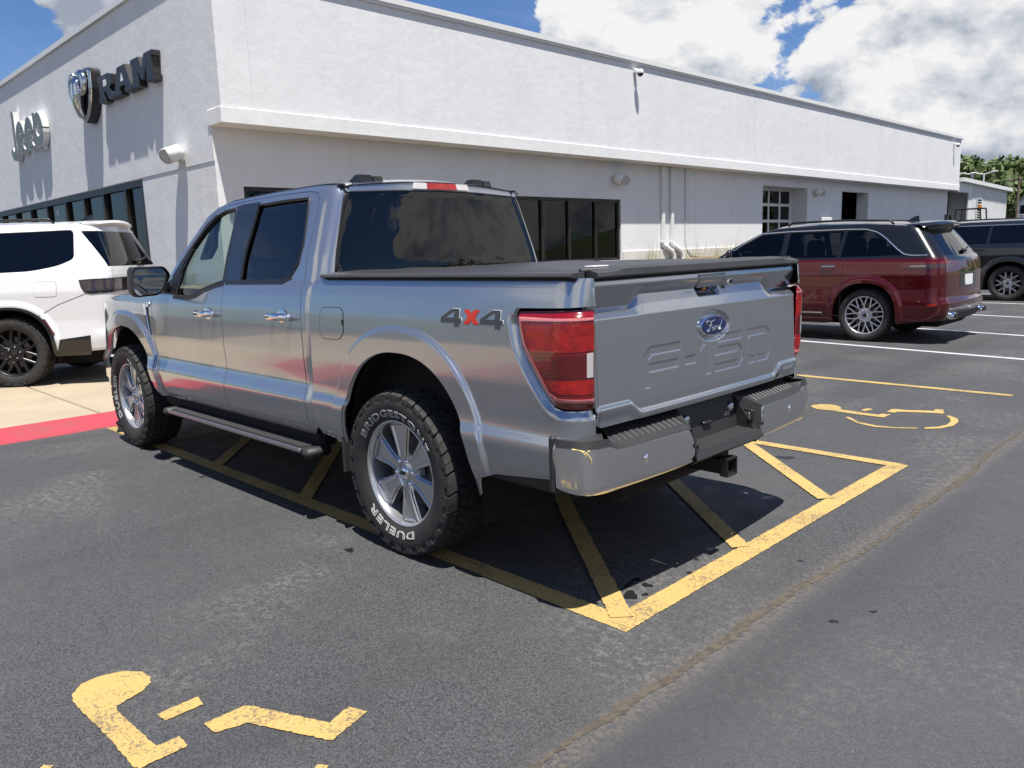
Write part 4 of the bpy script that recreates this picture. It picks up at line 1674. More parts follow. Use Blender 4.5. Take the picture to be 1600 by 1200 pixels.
def make_wheel(style, R, rr, half, lettering=False):
    """mesh data of one wheel, axis y, outside towards +y"""
    D = {}
    hb = half
    tp = [(rr - .006, -hb * .80), (rr + .02, -hb * .93), (rr + (R - rr) * .45, -hb), (R - .035, -hb * .93), (R - .012, -hb * .76), (R - .010, 0), (R - .012, hb * .76), (R - .035, hb * .93),
          (R - (R - rr) * .30, hb * .985), (R - (R - rr) * .42, hb), (rr + (R - rr) * .35, hb * .985), (rr + .022, hb * .91), (rr + .012, hb * .86), (rr - .004, hb * .80)]
    V, F = lathe_geo(tp, 72, 'Y')
    me = mesh_data('tyre', V, F, smooth=True)
    me.materials.append(M['rubber'])
    D['tyre'] = me
    mb = MB()
    nb = 52
    for i in range(nb):
        for row, (y0, y1, sh) in enumerate(((-.96, -.62, 0), (-.54, -.20, .5), (-.14, .16, 0), (.22, .54, .5), (.62, .97, 0))):
            a = 2 * PI * (i + sh + (.12 * (i % 2))) / nb
            wd = (.74 + .12 * ((i + row) % 3) / 2) * 2 * PI * R / nb * .5
            sk = .010 * (1 if row % 2 else -1)
            top, bot = R, R - .014
            Vb = []
            for yy in (y0, y1):
                edge = abs(yy) > .9
                for tx in (-wd, wd):
                    for rad in (bot - (.022 if edge else 0), top - (.016 if edge else 0)):
                        Vb.append((tx + sk * (1 if yy == y1 else -1), yy * hb, rad))
            mb.add(rotY(Vb, a), [(0, 1, 3, 2), (4, 6, 7, 5), (0, 4, 5, 1), (2, 3, 7, 6), (1, 5, 7, 3)])
    for i in range(nb):  # side biters on both shoulders
        for sg in (1, -1):
            a = 2 * PI * (i + .5 * (i % 2)) / nb
            w_ = .010 + .006 * (i % 2)
            r0, r1 = R - .044 - .012 * (i % 2), R - .024
            yy = [sg * hb * .92, sg * hb * .992]
            Vb = [(tx, y_, r_) for y_ in yy for tx in (-w_, w_) for r_ in (r0, r1)]
            mb.add(rotY(Vb, a), [(0, 1, 3, 2), (4, 6, 7, 5), (0, 4, 5, 1), (2, 3, 7, 6), (1, 5, 7, 3), (0, 2, 6, 4)])
    me = mesh_data('tread', mb.V, mb.F)
    me.materials.append(M['tread'])
    D['tread'] = me
    # rim barrel with lip
    fo = hb * .80
    bp = [(rr * .86, -fo), (rr * .90, -fo * .2), (rr * .92, fo * .45), (rr * .955, fo * .80), (rr * .965, fo * .98), (rr * 1.0, fo * 1.06), (rr * 1.02, fo * 1.04), (rr * 1.02, fo * .9)]
    V, F = lathe_geo(bp, 64, 'Y')
    V2, F2 = lathe_geo([(.01, -fo * .1), (rr * .90, -fo * .12)], 32, 'Y')
    me = mesh_data('rim', V, F, smooth=True)
    me.materials.append(M['wheel_chrome'] if style == 'truck' else (M['wheel_dark'] if style in ('dark', 'twotone') else M['wheel_silver']))
    D['rim'] = me
    V, F = lathe_geo([(.01, 0.0), (rr * .66, .0), (rr * .66, -.02)], 40, 'Y')
    me = mesh_data('brake_disc', np.array(V) + np.array([0, fo * .25, 0]), F, smooth=False)
    me.materials.append(M['brake'])
    D['brake_disc'] = me
    V, F = lathe_geo([(.01, -.02), (rr * .93, -.02)], 40, 'Y')
    me = mesh_data('backing', np.array(V) + np.array([0, -fo * .1, 0]), F)
    me.materials.append(M['dark'])
    D['backing'] = me
    spokes = []
    f0 = fo * .60
    if style == 'truck':
        n = 6
        for i in range(n):
            sp = MB()
            lp = [(-.034, rr * .22), (-.040, rr * .45), (-.080, rr * .93), (-.062, rr * .985), (.062, rr * .985), (.080, rr * .93), (.040, rr * .45), (.034, rr * .22)]
            sp.add(*disc_prism(rounded(lp, .008, 2), f0 - .04, f0 + .012, .010))
            for s_ in (-1, 1):
                rg_ = [(s_ * .014, rr * .30), (s_ * .019, rr * .46), (s_ * .046, rr * .90), (s_ * .072, rr * .92), (s_ * .036, rr * .46), (s_ * .030, rr * .30)]
                sp.add(*disc_prism(rg_, f0 + .004, f0 + .019, .005))
            sp.add(*disc_prism(rounded([(-.052, rr * .90), (.052, rr * .90), (.046, rr * .975), (-.046, rr * .975)], .006, 2), f0 + .004, f0 + .026, .008))
            spokes.append((rotY(sp.V, 2 * PI * i / n + .12), sp.F, M['wheel_chrome']))
    elif style == 'mesh':
        n = 10
        for i in range(n):
            sp = MB()
            sp.add(*disc_prism(spoke_poly(rr * .2, .030, rr * .55, .022), f0 - .02, f0 + .014, .004))
            for s_ in (-1, 1):
                sp.add(*disc_prism(spoke_poly(rr * .50, .020, rr * .98, .020, 0, s_ * .20), f0 - .018, f0 + .016, .004))
            spokes.append((rotY(sp.V, 2 * PI * i / n), sp.F, M['wheel_silver']))
    else:
        n = 6 if style == 'twotone' else 7
        for i in range(n):
            sp = MB()
            sp.add(*disc_prism(spoke_poly(rr * .2, .06, rr * .52, .05), f0 - .03, f0 + .006, .006))
            for s_ in (-1, 1):
                sp.add(*disc_prism(spoke_poly(rr * .42, .036, rr * .98, .034, s_ * .05, s_ * .27), f0 - .03, f0 + .008, .006))
            spokes.append((rotY(sp.V, 2 * PI * i / n), sp.F, M['wheel_dark'] if style == 'dark' else M['wheel_silver']))
    D['spokes'] = []
    for V, F, m_ in spokes:
        me = mesh_data('spoke', V, F)
        me.materials.append(m_)
        autosmooth(me, 25)
        D['spokes'].append(me)
    hbm = MB()
    V, F = lathe_geo([(0, f0 + .012), (rr * .14, f0 + .012), (rr * .20, f0 + .002), (rr * .38, f0 - .002), (rr * .41, f0 - .03)], 36, 'Y')
    hbm.add(V, F)
    me = mesh_data('hub', hbm.V, hbm.F, smooth=True)
    autosmooth(me, 30)
    me.materials.append(M['wheel_chrome'] if style == 'truck' else (M['wheel_dark'] if style == 'dark' else M['wheel_silver']))
    D['hub'] = me
    V, F = lathe_geo([(0, f0 + .024), (rr * .095, f0 + .022), (rr * .115, f0 + .012)], 28, 'Y')
    me = mesh_data('hub_cap', V, F, smooth=True)
    me.materials.append(M['bumper_chrome'] if style == 'truck' else M['gloss_black'])
    D['hub_cap'] = me
    if style == 'truck':
        lp = [(.022 * math.cos(2 * PI * k / 20), .0105 * math.sin(2 * PI * k / 20)) for k in range(20)]
        V, F = disc_prism(lp, f0 + .0245, f0 + .027, 0)
        me = mesh_data('cap_badge', V, F)
        me.materials.append(M['gloss_black'])
        D['cap_badge'] = me
    nuts = 6 if style == 'truck' else 5
    D['nuts'] = []
    for i in range(nuts):
        a = 2 * PI * (i + .5) / nuts + .12
        V, F = lathe_geo([(0, f0 + .022), (.009, f0 + .02), (.0125, f0 + .008), (.0125, f0 - .01)], 8, 'Y')
        me = mesh_data('lug_nut', np.array(V) + np.array([rr * .245 * math.sin(a), 0, rr * .245 * math.cos(a)]), F, smooth=True)
        me.materials.append(M['chrome'])
        D['nuts'].append(me)
    if lettering:
        yf = lambda q: float(np.interp(q, [rr, rr + .022, rr + (R - rr) * .35, R - (R - rr) * .42, R - (R - rr) * .30, R - .035], [hb * .86, hb * .91, hb * .985, hb, hb * .985, hb * .93])) + .0012
        D['letters'] = []
        for s_, cdeg, span in (('BRIDGESTONE', 0, 118), ('DUELER', 193, 72)):
            V, F = ring_text(s_, rr + (R - rr) * .17, (R - rr) * .23, cdeg, span, yf)
            me = mesh_data('raised_lettering', V, F)
            me.materials.append(M['white_letter'])
            D['letters'].append(me)
    return D


def place_wheel(D, parent, loc, right=False, roll=0.0):
    def part(n, me, p):
        return link(bpy.data.objects.new(n, me), p)
    w = part('wheel', D['rim'], parent)
    w.location = loc
    w.rotation_euler = (0, roll, PI if right else 0)
    for n in ('tyre', 'tread', 'brake_disc', 'backing', 'hub', 'hub_cap', 'cap_badge'):
        if n in D:
            po = part(n, D[n], w)
            if n == 'tread':
                po['kind'] = 'stuff'
    for me in D['spokes']:
        part('spoke', me, w)
    for me in D['nuts']:
        part('lug_nut', me, w)
    for me in D.get('letters', ()):
        part('raised_lettering', me, w)
    return w


def tube_on(S, pts, r, name, m_, parent, both=True, off=0.0, n=6, closed=False, seg=.05):
    """round strip following a path on a skin"""
    P = resample(pts, seg)
    if not closed:
        P = np.concatenate([P[: len(P) - max(1, int(math.ceil(np.linalg.norm(np.array(pts[0]) - np.array(pts[-1])) / seg)))], np.array([pts[-1]])]) if len(pts) > 2 else np.array([np.array(pts[0]) + (np.array(pts[-1]) - np.array(pts[0])) * t for t in np.linspace(0, 1, 12)])
    X = S(P[:, 0], P[:, 1])
    out = []
    for s_ in ((1, -1) if both else (1,)):
        V, F = tube_geo([tuple(p * np.array([1, s_, 1])) for p in X], r, n, closed)
        out.append(obj(name, V, F, m_, parent, smooth=True))
    return out


def wheel_well(parent, xc, zc, a, b, y0=.42, y1=.90, n=2.3, name='wheel_well'):
    pts = arch_pts(xc, zc, a + .004, b + .004, n, .28, 24)
    for s_ in (1, -1):
        k = len(pts)
        V = [(x, s_ * y1, z) for x, z in pts] + [(x, s_ * y0, z) for x, z in pts]
        F = [(i, i + 1, k + i + 1, k + i) for i in range(k - 1)] + [tuple(range(k, 2 * k))]
        obj(name, V, F, M['dark'], parent)


def build_suv(sp):
    t = empty('sport_utility_vehicle', sp['loc'], sp['rz'], sp['label'], 'car')
    W, sill, belt, zt = sp['W'], sp['sill'], sp['belt'], sp['dlo_top']
    xf, wb, R = sp['front'], sp['wb'], sp['R']
    a, b = sp['arch']
    base = prof([sill - .06, sill + .06, .55, .78, belt - .22, belt - .06, belt, belt + .04, zt, zt + .10, zt + .16],
                [W - .09, W - .02, W - .005, W - .02, W - .02, W - .045, W - .07, W - .09, W - .255, W - .33, W - .41], .014)

    def Y(x, z):
        y = base(z)
        y = y + (flare(x, z, 0, R, a, b, h=.022) + flare(x, z, wb, R, a, b, h=.022)) * (z < belt)
        f = np.clip((x - (xf - .9)) / .9, 0, 1)
        return y - .16 * f ** 2.2

    xr = prof([z for z, _ in sp['rear']], [x for _, x in sp['rear']], .02)
    wr_ = Wrap(Y, xr, .24, .20, .05, .7)
    S, SF = wr_.S, wr_.full()
    body, upper = M[sp['body']], M[sp['upper']]
    st = .035
    lo = []
    # lower body outline, front to rear along the bottom with both arches, back along the belt
    hood = sp['hood']
    rearx = float(xr(np.array([belt]))[0])
    low = [(xf, .50), (xf - .1, sill)] + [p for p in arch_pts(wb, R, a, b, z0=sill)] + [p for p in arch_pts(0, R, a, b, z0=sill)]
    lowu = wr_.loop(low) + [(wr_.u1, sill + .05), (wr_.ue, sill + .10), (wr_.ue, belt), (wr_.u1, belt)] + wr_.loop([(.5, belt), (2.2, belt), (sp['cowl'], belt), (xf - .55, hood + .02), (xf - .15, hood - .08)])
    split_f, split_b = sp['doors'][0], sp['doors'][-1]
    cre = [wr_.loop(arch_pts(xc, R, a * k_, b * k_, 2.3, R, 50)[1:-1]) for xc in (0, wb) for k_ in (1.09, 1.125, 1.16, 1.195, 1.23)]
    panel('body_side', lowu, S, body, t, st, thick=.03, both=True, creases=cre)
    # door seams: thin dark grooves laid on the skin
    for xs_ in sp['doors']:
        seg = wr_.loop([(xs_, belt - .005), (xs_ + .01, .8), (xs_ + .02, sill + .12)])
        tube_on(S, seg, .0035, 'door_seam', M['dark'], t, n=4)
    tube_on(S, wr_.loop([(sp['doors'][0], sill + .1), (sp['doors'][-1] + .02, sill + .1)]), .0035, 'door_seam', M['dark'], t, n=4)
    # greenhouse
    gh = sp['green']
    topl = wr_.loop(gh)
    zc = gh[-1][1]
    ghu = topl + [(wr_.u2, zc + .005), (wr_.ue, zc + .03), (wr_.ue, belt + .002), (wr_.u1, belt + .002)] + wr_.loop([(.5, belt + .002), (sp['cowl'], belt + .002)])
    wins = [wr_.loop(rounded(w, r_, 4)) for w, r_ in sp['windows']]
    # rear glass, in rear coordinates
    yb, ytp, z0, z1 = sp['rglass']
    rgu = [(wr_.ue, z0), (wr_.uy(yb, z0), z0), (wr_.uy(ytp, z1), z1), (wr_.ue, z1)]
    # split the rear glass off by cutting the greenhouse along its outline
    ghu2 = topl + [(wr_.u2, zc + .005), (wr_.ue, zc + .03), (wr_.ue, z1 + .004), (wr_.uy(ytp, z1) - .004, z1 + .004), (wr_.uy(yb, z0) - .004, z0 - .004), (wr_.ue, z0 - .004), (wr_.ue, belt + .002), (wr_.u1, belt + .002)] + wr_.loop([(.5, belt + .002), (sp['cowl'], belt + .002)])
    panel('pillars', ghu2, S, upper, t, st, holes=wins, thick=.03, both=True)
    for i, w in enumerate(wins):
        panel('side_window', w, S, M[sp['glass'][i]], t, .05, both=True, off=-.010, flange=False)
    wf = lambda y, z: wr_.wy(y, z)
    panel('rear_window', rounded([(wf(yb, z0), z0), (wf(-yb, z0), z0), (wf(-ytp, z1), z1), (wf(ytp, z1), z1)], .03, 3), SF, M['privacy'], t, .05, off=-.006, flange=False)
    # roof and windscreen: lofted between the two top edges
    def loft(name, pts, crown, m_, k=16, dz=0.0):
        P = resample(list(pts) + [pts[-1]], .06)[:-1]
        P = np.concatenate([P, [np.array(pts[-1])]])
        U = np.array([wr_.ux(np.array([x]), np.array([z]))[0] for x, z in P])
        E = S(U, P[:, 1])
        V, F = [], []
        for e in E:
            for j in range(k + 1):
                q = -1 + 2 * j / k
                V.append((e[0] + sp.get('bow', .10) * (1 - q * q) * (1 if crown > .1 else 0) , e[1] * q, e[2] + crown * (1 - q * q) * .6 + crown * .4 * (1 - q ** 4) + dz))
        for i in range(len(E) - 1):
            for j in range(k):
                F.append((i * (k + 1) + j, i * (k + 1) + j + 1, (i + 1) * (k + 1) + j + 1, (i + 1) * (k + 1) + j))
        return obj(name, V, F, m_, t, smooth=True)
    iw = sp['ws_index']
    loft('windscreen', gh[:iw + 1], .05, M['cabin_glass'])
    loft('roof', gh[iw:], sp['crown'], M[sp.get('roof_mat', sp['upper'])])
    loft('hood', [(xf - .15, hood - .08), (xf - .55, hood + .02), (sp['cowl'], belt)], .05, body)
    # rear spoiler / roof end closing to the rear glass
    zs = gh[-1][1]
    e = S(np.array([wr_.u1, wr_.u2]), np.array([zs, zs]))
    mb = MB()
    kk = 14
    for j in range(kk + 1):
        q = -1 + 2 * j / kk
        p = SF(np.array([q * (wr_.ue - wr_.u1) * .92]), np.array([zs]))[0]
        zc2 = zs + sp['crown'] * (1 - q * q)
        ov = sp['spoiler']
        mb.V += [(p[0] + .18, p[1] * .96, zc2 + .012), (p[0] - ov * .7, p[1], zc2 + .005), (p[0] - ov, p[1], zc2 - .025), (p[0] - ov + .02, p[1], zc2 - .045), (p[0] + .03, p[1], zc2 - .07)]
    for j in range(kk):
        for q in range(4):
            mb.F.append((j * 5 + q, j * 5 + q + 1, (j + 1) * 5 + q + 1, (j + 1) * 5 + q))
    mb.build('spoiler', M[sp.get('spoiler_mat', 'gloss_black')], t, smooth=False, sharp=50)
    # window surround in bright metal
    if sp.get('bright'):
        for path in sp['bright']:
            tube_on(S, wr_.loop(path), .011, 'bright_strip', M['chrome'], t, n=6)
    # roof rails
    for s_ in (1, -1):
        pts = []
        for x, z in sp['rail']:
            e = S(wr_.ux(np.array([x]), np.array([z])), np.array([z]))[0]
            pts.append((e[0], s_ * (e[1] - .03), e[2] + .055))
        p0, p1 = pts[0], pts[-1]
        V, F = tube_geo([(p0[0] + .06, p0[1], p0[2] - .05)] + pts + [(p1[0] - .06, p1[1], p1[2] - .05)], .016, 6)
        obj('roof_rail', V, F, M['trim'], t, smooth=True)
    # tail lamps
    for nm, lp, m_, of in sp['lamps']:
        lp2 = []
        for kind, q, z in lp:
            lp2.append((float(wr_.ux(np.array([q]), np.array([z]))[0]), z) if kind == 'x' else (wr_.uy(q, z), z))
        panel(nm, lp2, S, M[m_], t, .025, both=True, off=of, thick=of + .004)
    # lower rear cladding and bumper pieces given in rear coordinates
    for nm, y_, za, zb, m_, of in sp['rearbits']:
        panel(nm, rounded([(wf(y_, za), za), (wf(-y_, za), za), (wf(-y_, zb), zb), (wf(y_, zb), zb)], .02, 2), SF, M[m_], t, .03, off=of, thick=of + .004)
    for nm, lp, m_, of in sp.get('sidebits', ()):
        panel(nm, wr_.loop(lp), S, M[m_], t, .03, both=True, off=of, thick=of + .004)
    # sills, cladding over the arches
    cl = M[sp['clad']]
    for xc in (0, wb):
        P1 = arch_pts(xc, R, a, b, z0=sill + .01, k=36)
        P2 = arch_pts(xc, R, a * 1.075, b * 1.06, z0=sill + .01, k=36)
        lp = wr_.loop(P1) + wr_.loop(P2)[::-1]
        panel('arch_trim', lp, S, cl, t, .025, both=True, off=.016, thick=.035)
    wheel_well(t, 0, R, a, b, .38, W - .06)
    wheel_well(t, wb, R, a, b, .38, W - .08)
    # underbody, cabin floor and seats
    MB().bb(xr(np.array([.5]))[0] + .15, xf - .25, -.62, .62, .22, .5, .05).build('underbody', M['dark'], t)
    MB().bb(a + .05, wb - a - .05, -W + .10, W - .10, sill - .02, sill + .14, .03).build('floor', M['dark'], t)
    MB().bb(rearx + .25, sp['cowl'] - .5, -W + .16, W - .16, belt - .35, belt - .3).build('cabin_floor', M['interior'], t)
    for x in sp['seats']:
        for y in (-.4, .4):
            s_o = MB().box((x + .22, y, belt - .28), (.5, .5, .14), None, .04).box((x, y, belt + .02), (.14, .48, .56), None, .05).build('seat', M['interior'], t)
            MB().box((x - .03, y, belt + .40), (.09, .24, .17), None, .04).build('headrest', M['interior'], s_o)
    MB().bb(sp['cowl'] - .55, sp['cowl'] - .1, -W + .2, W - .2, belt - .1, belt + .03, .04).build('dashboard', M['interior'], t)
    V, F = tube_geo([(sp['cowl'] - .72 + .1 * math.cos(q), .40 + .18 * math.sin(q), belt + .02 + .15 * math.cos(q)) for q in np.linspace(0, 2 * PI, 20)[:-1]], .015, 6, True)
    obj('steering_wheel', V, F, M['interior'], t, smooth=True)
    # mirrors
    for s_ in (1, -1):
        m_o = MB().box((sp['cowl'] - .42, s_ * (W + .06), belt + .10), (.12, .24, .17), None, .045).tube([(sp['cowl'] - .40, s_ * (W - .12), belt + .04), (sp['cowl'] - .40, s_ * W, belt + .06)], .03, 6).build('mirror', M[sp['mirror']], t, sharp=50)
        MB().box((sp['cowl'] - .483, s_ * (W + .06), belt + .10), (.004, .2, .13)).build('mirror_glass', M['mirror'], m_o)
    # handles
    for x in sp['handles']:
        for s_ in (1, -1):
            u = wr_.ux(np.array([x]), np.array([belt - .10]))
            e = S(u, np.array([belt - .10]))[0]
            MB().box((e[0], s_ * (e[1] + .025), e[2]), (.21, .022, .030), None, .009).box((e[0] + .09, s_ * (e[1] + .008), e[2]), (.02, .03, .024)).box((e[0] - .09, s_ * (e[1] + .008), e[2]), (.02, .03, .024)).build('door_handle', M[sp['handle_mat']], t)
    # aerial fin
    V = [(0.10, 0, 0), (-.10, .025, 0), (-.10, -.025, 0), (-.085, 0, .085), (-.03, 0, .07), (-.02, .03, 0), (-.02, -.03, 0)]
    fx_, fz_ = sp['fin']
    obj('roof_aerial', np.array(V) + np.array([fx_, 0, fz_]), [(0, 5, 4), (0, 4, 6), (5, 1, 3, 4), (6, 4, 3, 2), (1, 2, 3), (0, 6, 2, 1, 5)], M['gloss_black'], t)
    # rear wiper
    zc_ = z0 + .05
    p = SF(np.array([0, wf(-.34, zc_)]), np.array([zc_ - .0, zc_ + .05]))
    V, F = tube_geo([(p[0][0] - .03, p[0][1], p[0][2]), (p[1][0] - .03, p[1][1], p[1][2])], .012, 6)
    wp = obj('rear_wiper', V, F, M['trim'], t)
    MB().box((p[0][0] - .02, 0, zc_), (.06, .12, .06), None, .02).build('wiper_boss', M['trim'], wp)
    # front end: closing plates with grille and lamps
    e = S(wr_.ux(np.array([xf - .02]), np.array([.7])), np.array([.7]))[0]
    MB().bb(xf - .30, xf - .02, -e[1] + .01, e[1] - .01, .30, hood - .10, .06).build('front_bumper', body, t)
    MB().bb(xf - .02, xf + .005, -.62, .62, .55, hood - .16, .01).build('grille', M['gloss_black'], t)
    for s_ in (1, -1):
        MB().bb(xf - .06, xf + .0, s_ * .64, s_ * .84, hood - .25, hood - .15, .02).build('headlight', M['lens_clear'], t)
    D = make_wheel(sp['wheel'], R, sp['rim'], .125)
    for x in (0, wb):
        for rt in (False, True):
            place_wheel(D, t, (x, (W - .135) * (-1 if rt else 1), R), rt, sp.get('roll', .2) + x)
    return t, wr_, S, SF


RED = dict(loc=(1.50, -9.56, 0), rz=0, label='dark red two-tone family car with chrome window line parked right of the pickup', body='red_paint', upper='gloss_black', W=.965, sill=.27, belt=1.205, dlo_top=1.62,
           front=3.85, wb=2.97, R=.385, rim=.275, arch=(.455, .475), hood=1.08, cowl=2.55, doors=[2.35, 1.28, .33],
           rear=[(.25, -.98), (.40, -1.08), (.60, -1.10), (.62, -1.06), (1.0, -1.05), (1.18, -1.02), (1.24, -.98), (1.62, -.70), (1.74, -.60)],
           green=[(2.55, 1.207), (2.20, 1.42), (1.80, 1.62), (1.50, 1.70), (.9, 1.725), (.2, 1.71), (-.45, 1.66)], ws_index=2, crown=.055,
           windows=[([(2.30, 1.235), (1.36, 1.235), (1.36, 1.625), (1.72, 1.615), (2.05, 1.45)], [.01, .02, .03, .05, .06]),
                    ([(1.27, 1.235), (.46, 1.235), (.42, 1.63), (1.27, 1.63)], .02), ([(.40, 1.235), (-.50, 1.25), (-.30, 1.40), (-.05, 1.58), (.10, 1.622), (.37, 1.63)], [.02, .05, .06, .08, .06, .02])],
           glass=['dark_glass', 'dark_glass', 'dark_glass'], rglass=(.70, .56, 1.235, 1.615), spoiler=.16,
           bright=[[(2.36, 1.26), (2.08, 1.455), (1.74, 1.63), (1.3, 1.645), (.40, 1.645), (.10, 1.635), (-.06, 1.59), (-.32, 1.40), (-.50, 1.265), (-.60, 1.245), (-.82, 1.245)]],
           rail=[(1.3, 1.725), (.5, 1.725), (-.2, 1.69)], clad='red_paint', seats=[1.35, .35], mirror='gloss_black', handles=[1.55, .55], handle_mat='chrome', fin=(-.30, 1.73),
           lamps=[('tail_lamp', [('x', -.46, 1.13), ('x', -.78, 1.155), ('y', .60, 1.16), ('y', .42, 1.15), ('y', .42, 1.095), ('y', .62, 1.05), ('x', -.76, 1.05), ('x', -.50, 1.075)], 'lens_red_dark', .006),
                  ('lamp_lens', [('x', -.56, 1.105), ('x', -.80, 1.115), ('y', .62, 1.11), ('y', .62, 1.075), ('x', -.80, 1.065), ('x', -.58, 1.075)], 'lens_smoke', .010), ('lamp_stripe', [('x', -.60, 1.098), ('x', -.82, 1.105), ('x', -.82, 1.083), ('x', -.61, 1.082)], 'lens_grey', .013)],
           rearbits=[('garnish', .66, 1.165, 1.205, 'gloss_black', .004), ('licence_recess', .36, .78, 1.02, 'gloss_black', .003), ('licence_plate', .16, .80, .95, 'sign_white', .012),
                     ('chrome_strip', .74, .475, .505, 'chrome', .012), ('lower_valance', .62, .33, .44, 'black_plastic', .006)],
           sidebits=[('sill_strip', [(2.3, .40), (.62, .40), (.62, .42), (2.3, .42)], 'chrome', .008), ('rear_reflector', [(-.86, .535), (-1.0, .545), (-1.0, .575), (-.88, .57)], 'lens_red', .008)],
           wheel='mesh', roll=.1)
redcar, RW, RS, RSF = build_suv(RED)
for s_ in (1, -1):
    mb = MB().box((-1.08, s_ * .66, .40), (.16, .24, .10), None, .03)
    ex = mb.build('exhaust_tip', M['chrome'], redcar, sharp=40)
    MB().box((-1.158, s_ * .66, .40), (.008, .19, .06), None, .003).build('exhaust_bore', M['dark'], ex)

WHITE = dict(loc=(8.63, .22, .055), rz=math.radians(50), label='white full-size car with dark rear lamp and black wheels, behind the pickup front', body='white_paint', upper='white_paint', W=1.0, sill=.36, belt=1.36, dlo_top=1.84,
             front=4.25, wb=3.12, R=.42, rim=.285, arch=(.50, .52), hood=1.22, cowl=2.75, doors=[2.55, 1.45, .48],
             rear=[(.25, -1.10), (.40, -1.20), (.62, -1.22), (.66, -1.19), (1.0, -1.20), (1.30, -1.19), (1.44, -1.165), (1.86, -.99), (2.0, -.93)],
             green=[(2.75, 1.362), (2.35, 1.66), (2.0, 1.86), (1.7, 1.92), (.9, 1.945), (0, 1.95), (-.70, 1.945)], ws_index=2, crown=.05,
             windows=[([(2.45, 1.40), (1.52, 1.385), (1.52, 1.84), (1.95, 1.83), (2.25, 1.66)], [.01, .02, .03, .05, .06]),
                      ([(1.40, 1.385), (.52, 1.37), (.52, 1.85), (1.40, 1.85)], .02), ([(.44, 1.37), (-.30, 1.385), (-.62, 1.44), (-.80, 1.52), (-.78, 1.84), (-.74, 1.87), (.44, 1.85)], [.02, .1, .1, .05, .03, .02, .02])],
             glass=['dark_glass', 'privacy', 'privacy'], rglass=(.80, .76, 1.42, 1.85), spoiler=.06, spoiler_mat='white_paint',
             rail=[(1.6, 1.93), (.5, 1.95), (-.45, 1.95)], clad='gloss_black', seats=[1.45, .45], mirror='gloss_black', handles=[1.7, .7], handle_mat='white_paint', fin=(-.62, 2.0),
             lamps=[('lamp_surround', [('x', -.865, 1.265), ('x', -1.0, 1.272), ('y', .30, 1.28), ('y', .30, 1.12), ('x', -1.0, 1.095), ('x', -.93, 1.11), ('x', -.885, 1.18)], 'gloss_black', .006),
                    ('tail_lamp', [('x', -.885, 1.245), ('x', -1.0, 1.252), ('y', .55, 1.26), ('y', .55, 1.15), ('x', -1.0, 1.125), ('x', -.945, 1.135), ('x', -.905, 1.19)], 'lens_smoke', .010),
                    ('lamp_lens', [('x', -1.0, 1.225), ('y', .75, 1.235), ('y', .75, 1.16), ('x', -1.0, 1.15)], 'lens_smoke', .013)],
             rearbits=[('lower_bumper', .80, .36, .60, 'gloss_black', .006), ('licence_plate', .17, .80, .96, 'sign_white', .010)],
             sidebits=[('lower_trim', [(-.52, .36), (-.90, .36), (-.94, .60), (-.58, .56)], 'gloss_black', .007), ('fuel_door', rounded([(-.34, 1.08), (-.34, 1.26), (-.60, 1.26), (-.60, 1.08)], .04, 4), 'white_paint', .003),
                       ('side_marker', [(-.41, .80), (-.435, .82), (-.535, .64), (-.515, .62)], 'lens_red_dark', .012)],
             wheel='dark', roll=.3)
whitecar, WW, WS, WSF = build_suv(WHITE)
tube_on(WS, WW.loop([(-.34, .84), (-.60, .98), (-.93, 1.10)]), .003, 'panel_seam', M['grey_plastic'], whitecar, n=4)
tube_on(WS, WW.loop(rounded([(-.34, 1.08), (-.34, 1.26), (-.60, 1.26), (-.60, 1.08)], .04, 4)), .0025, 'fuel_door_seam', M['grey_plastic'], whitecar, n=4, closed=True)

BLACK = dict(RED)
BLACK.update(loc=(1.75, -18.35, 0), label='black full-size car at the right edge behind the dark red one', body='black_paint', upper='black_paint', W=1.0, clad='black_plastic', wheel='twotone', R=.40, rim=.27, arch=(.48, .49), wb=3.1, front=4.1,
             belt=1.26, dlo_top=1.69, cowl=2.7, hood=1.14, doors=[2.5, 1.4, .42],
             green=[(2.7, 1.262), (2.3, 1.5), (1.9, 1.70), (1.6, 1.76), (.9, 1.79), (.0, 1.785), (-.62, 1.76)],
             rear=[(.25, -1.05), (.40, -1.15), (.62, -1.16), (1.0, -1.15), (1.25, -1.12), (1.70, -.92), (1.85, -.84)],
             windows=[([(2.4, 1.30), (1.46, 1.29), (1.46, 1.69), (1.85, 1.68), (2.15, 1.52)], [.01, .02, .03, .05, .06]), ([(1.38, 1.29), (.50, 1.29), (.46, 1.695), (1.38, 1.695)], .02),
                      ([(.44, 1.29), (-.62, 1.30), (-.55, 1.55), (-.45, 1.67), (-.35, 1.69), (.41, 1.695)], [.02, .05, .06, .08, .06, .02])],
             glass=['dark_glass', 'privacy', 'privacy'], rglass=(.76, .66, 1.31, 1.68),
             bright=[[(2.45, 1.33), (2.18, 1.52), (1.87, 1.695), (1.4, 1.71), (.40, 1.71), (-.35, 1.705), (-.47, 1.68), (-.57, 1.56), (-.64, 1.30)]],
             rail=[(1.4, 1.79), (.5, 1.79), (-.3, 1.78)], fin=(-.4, 1.82), rearbits=[('licence_plate', .16, .80, .95, 'sign_white', .012)], handle_mat='black_paint', handles=[1.65, .6],
             lamps=[('tail_lamp', [('x', -.60, 1.20), ('y', .60, 1.21), ('y', .60, 1.05), ('x', -.66, 1.05)], 'lens_red_dark', .006)], sidebits=[('sill_strip', [(2.3, .40), (.62, .40), (.62, .42), (2.3, .42)], 'black_plastic', .008)], roll=.5)
build_suv(BLACK)
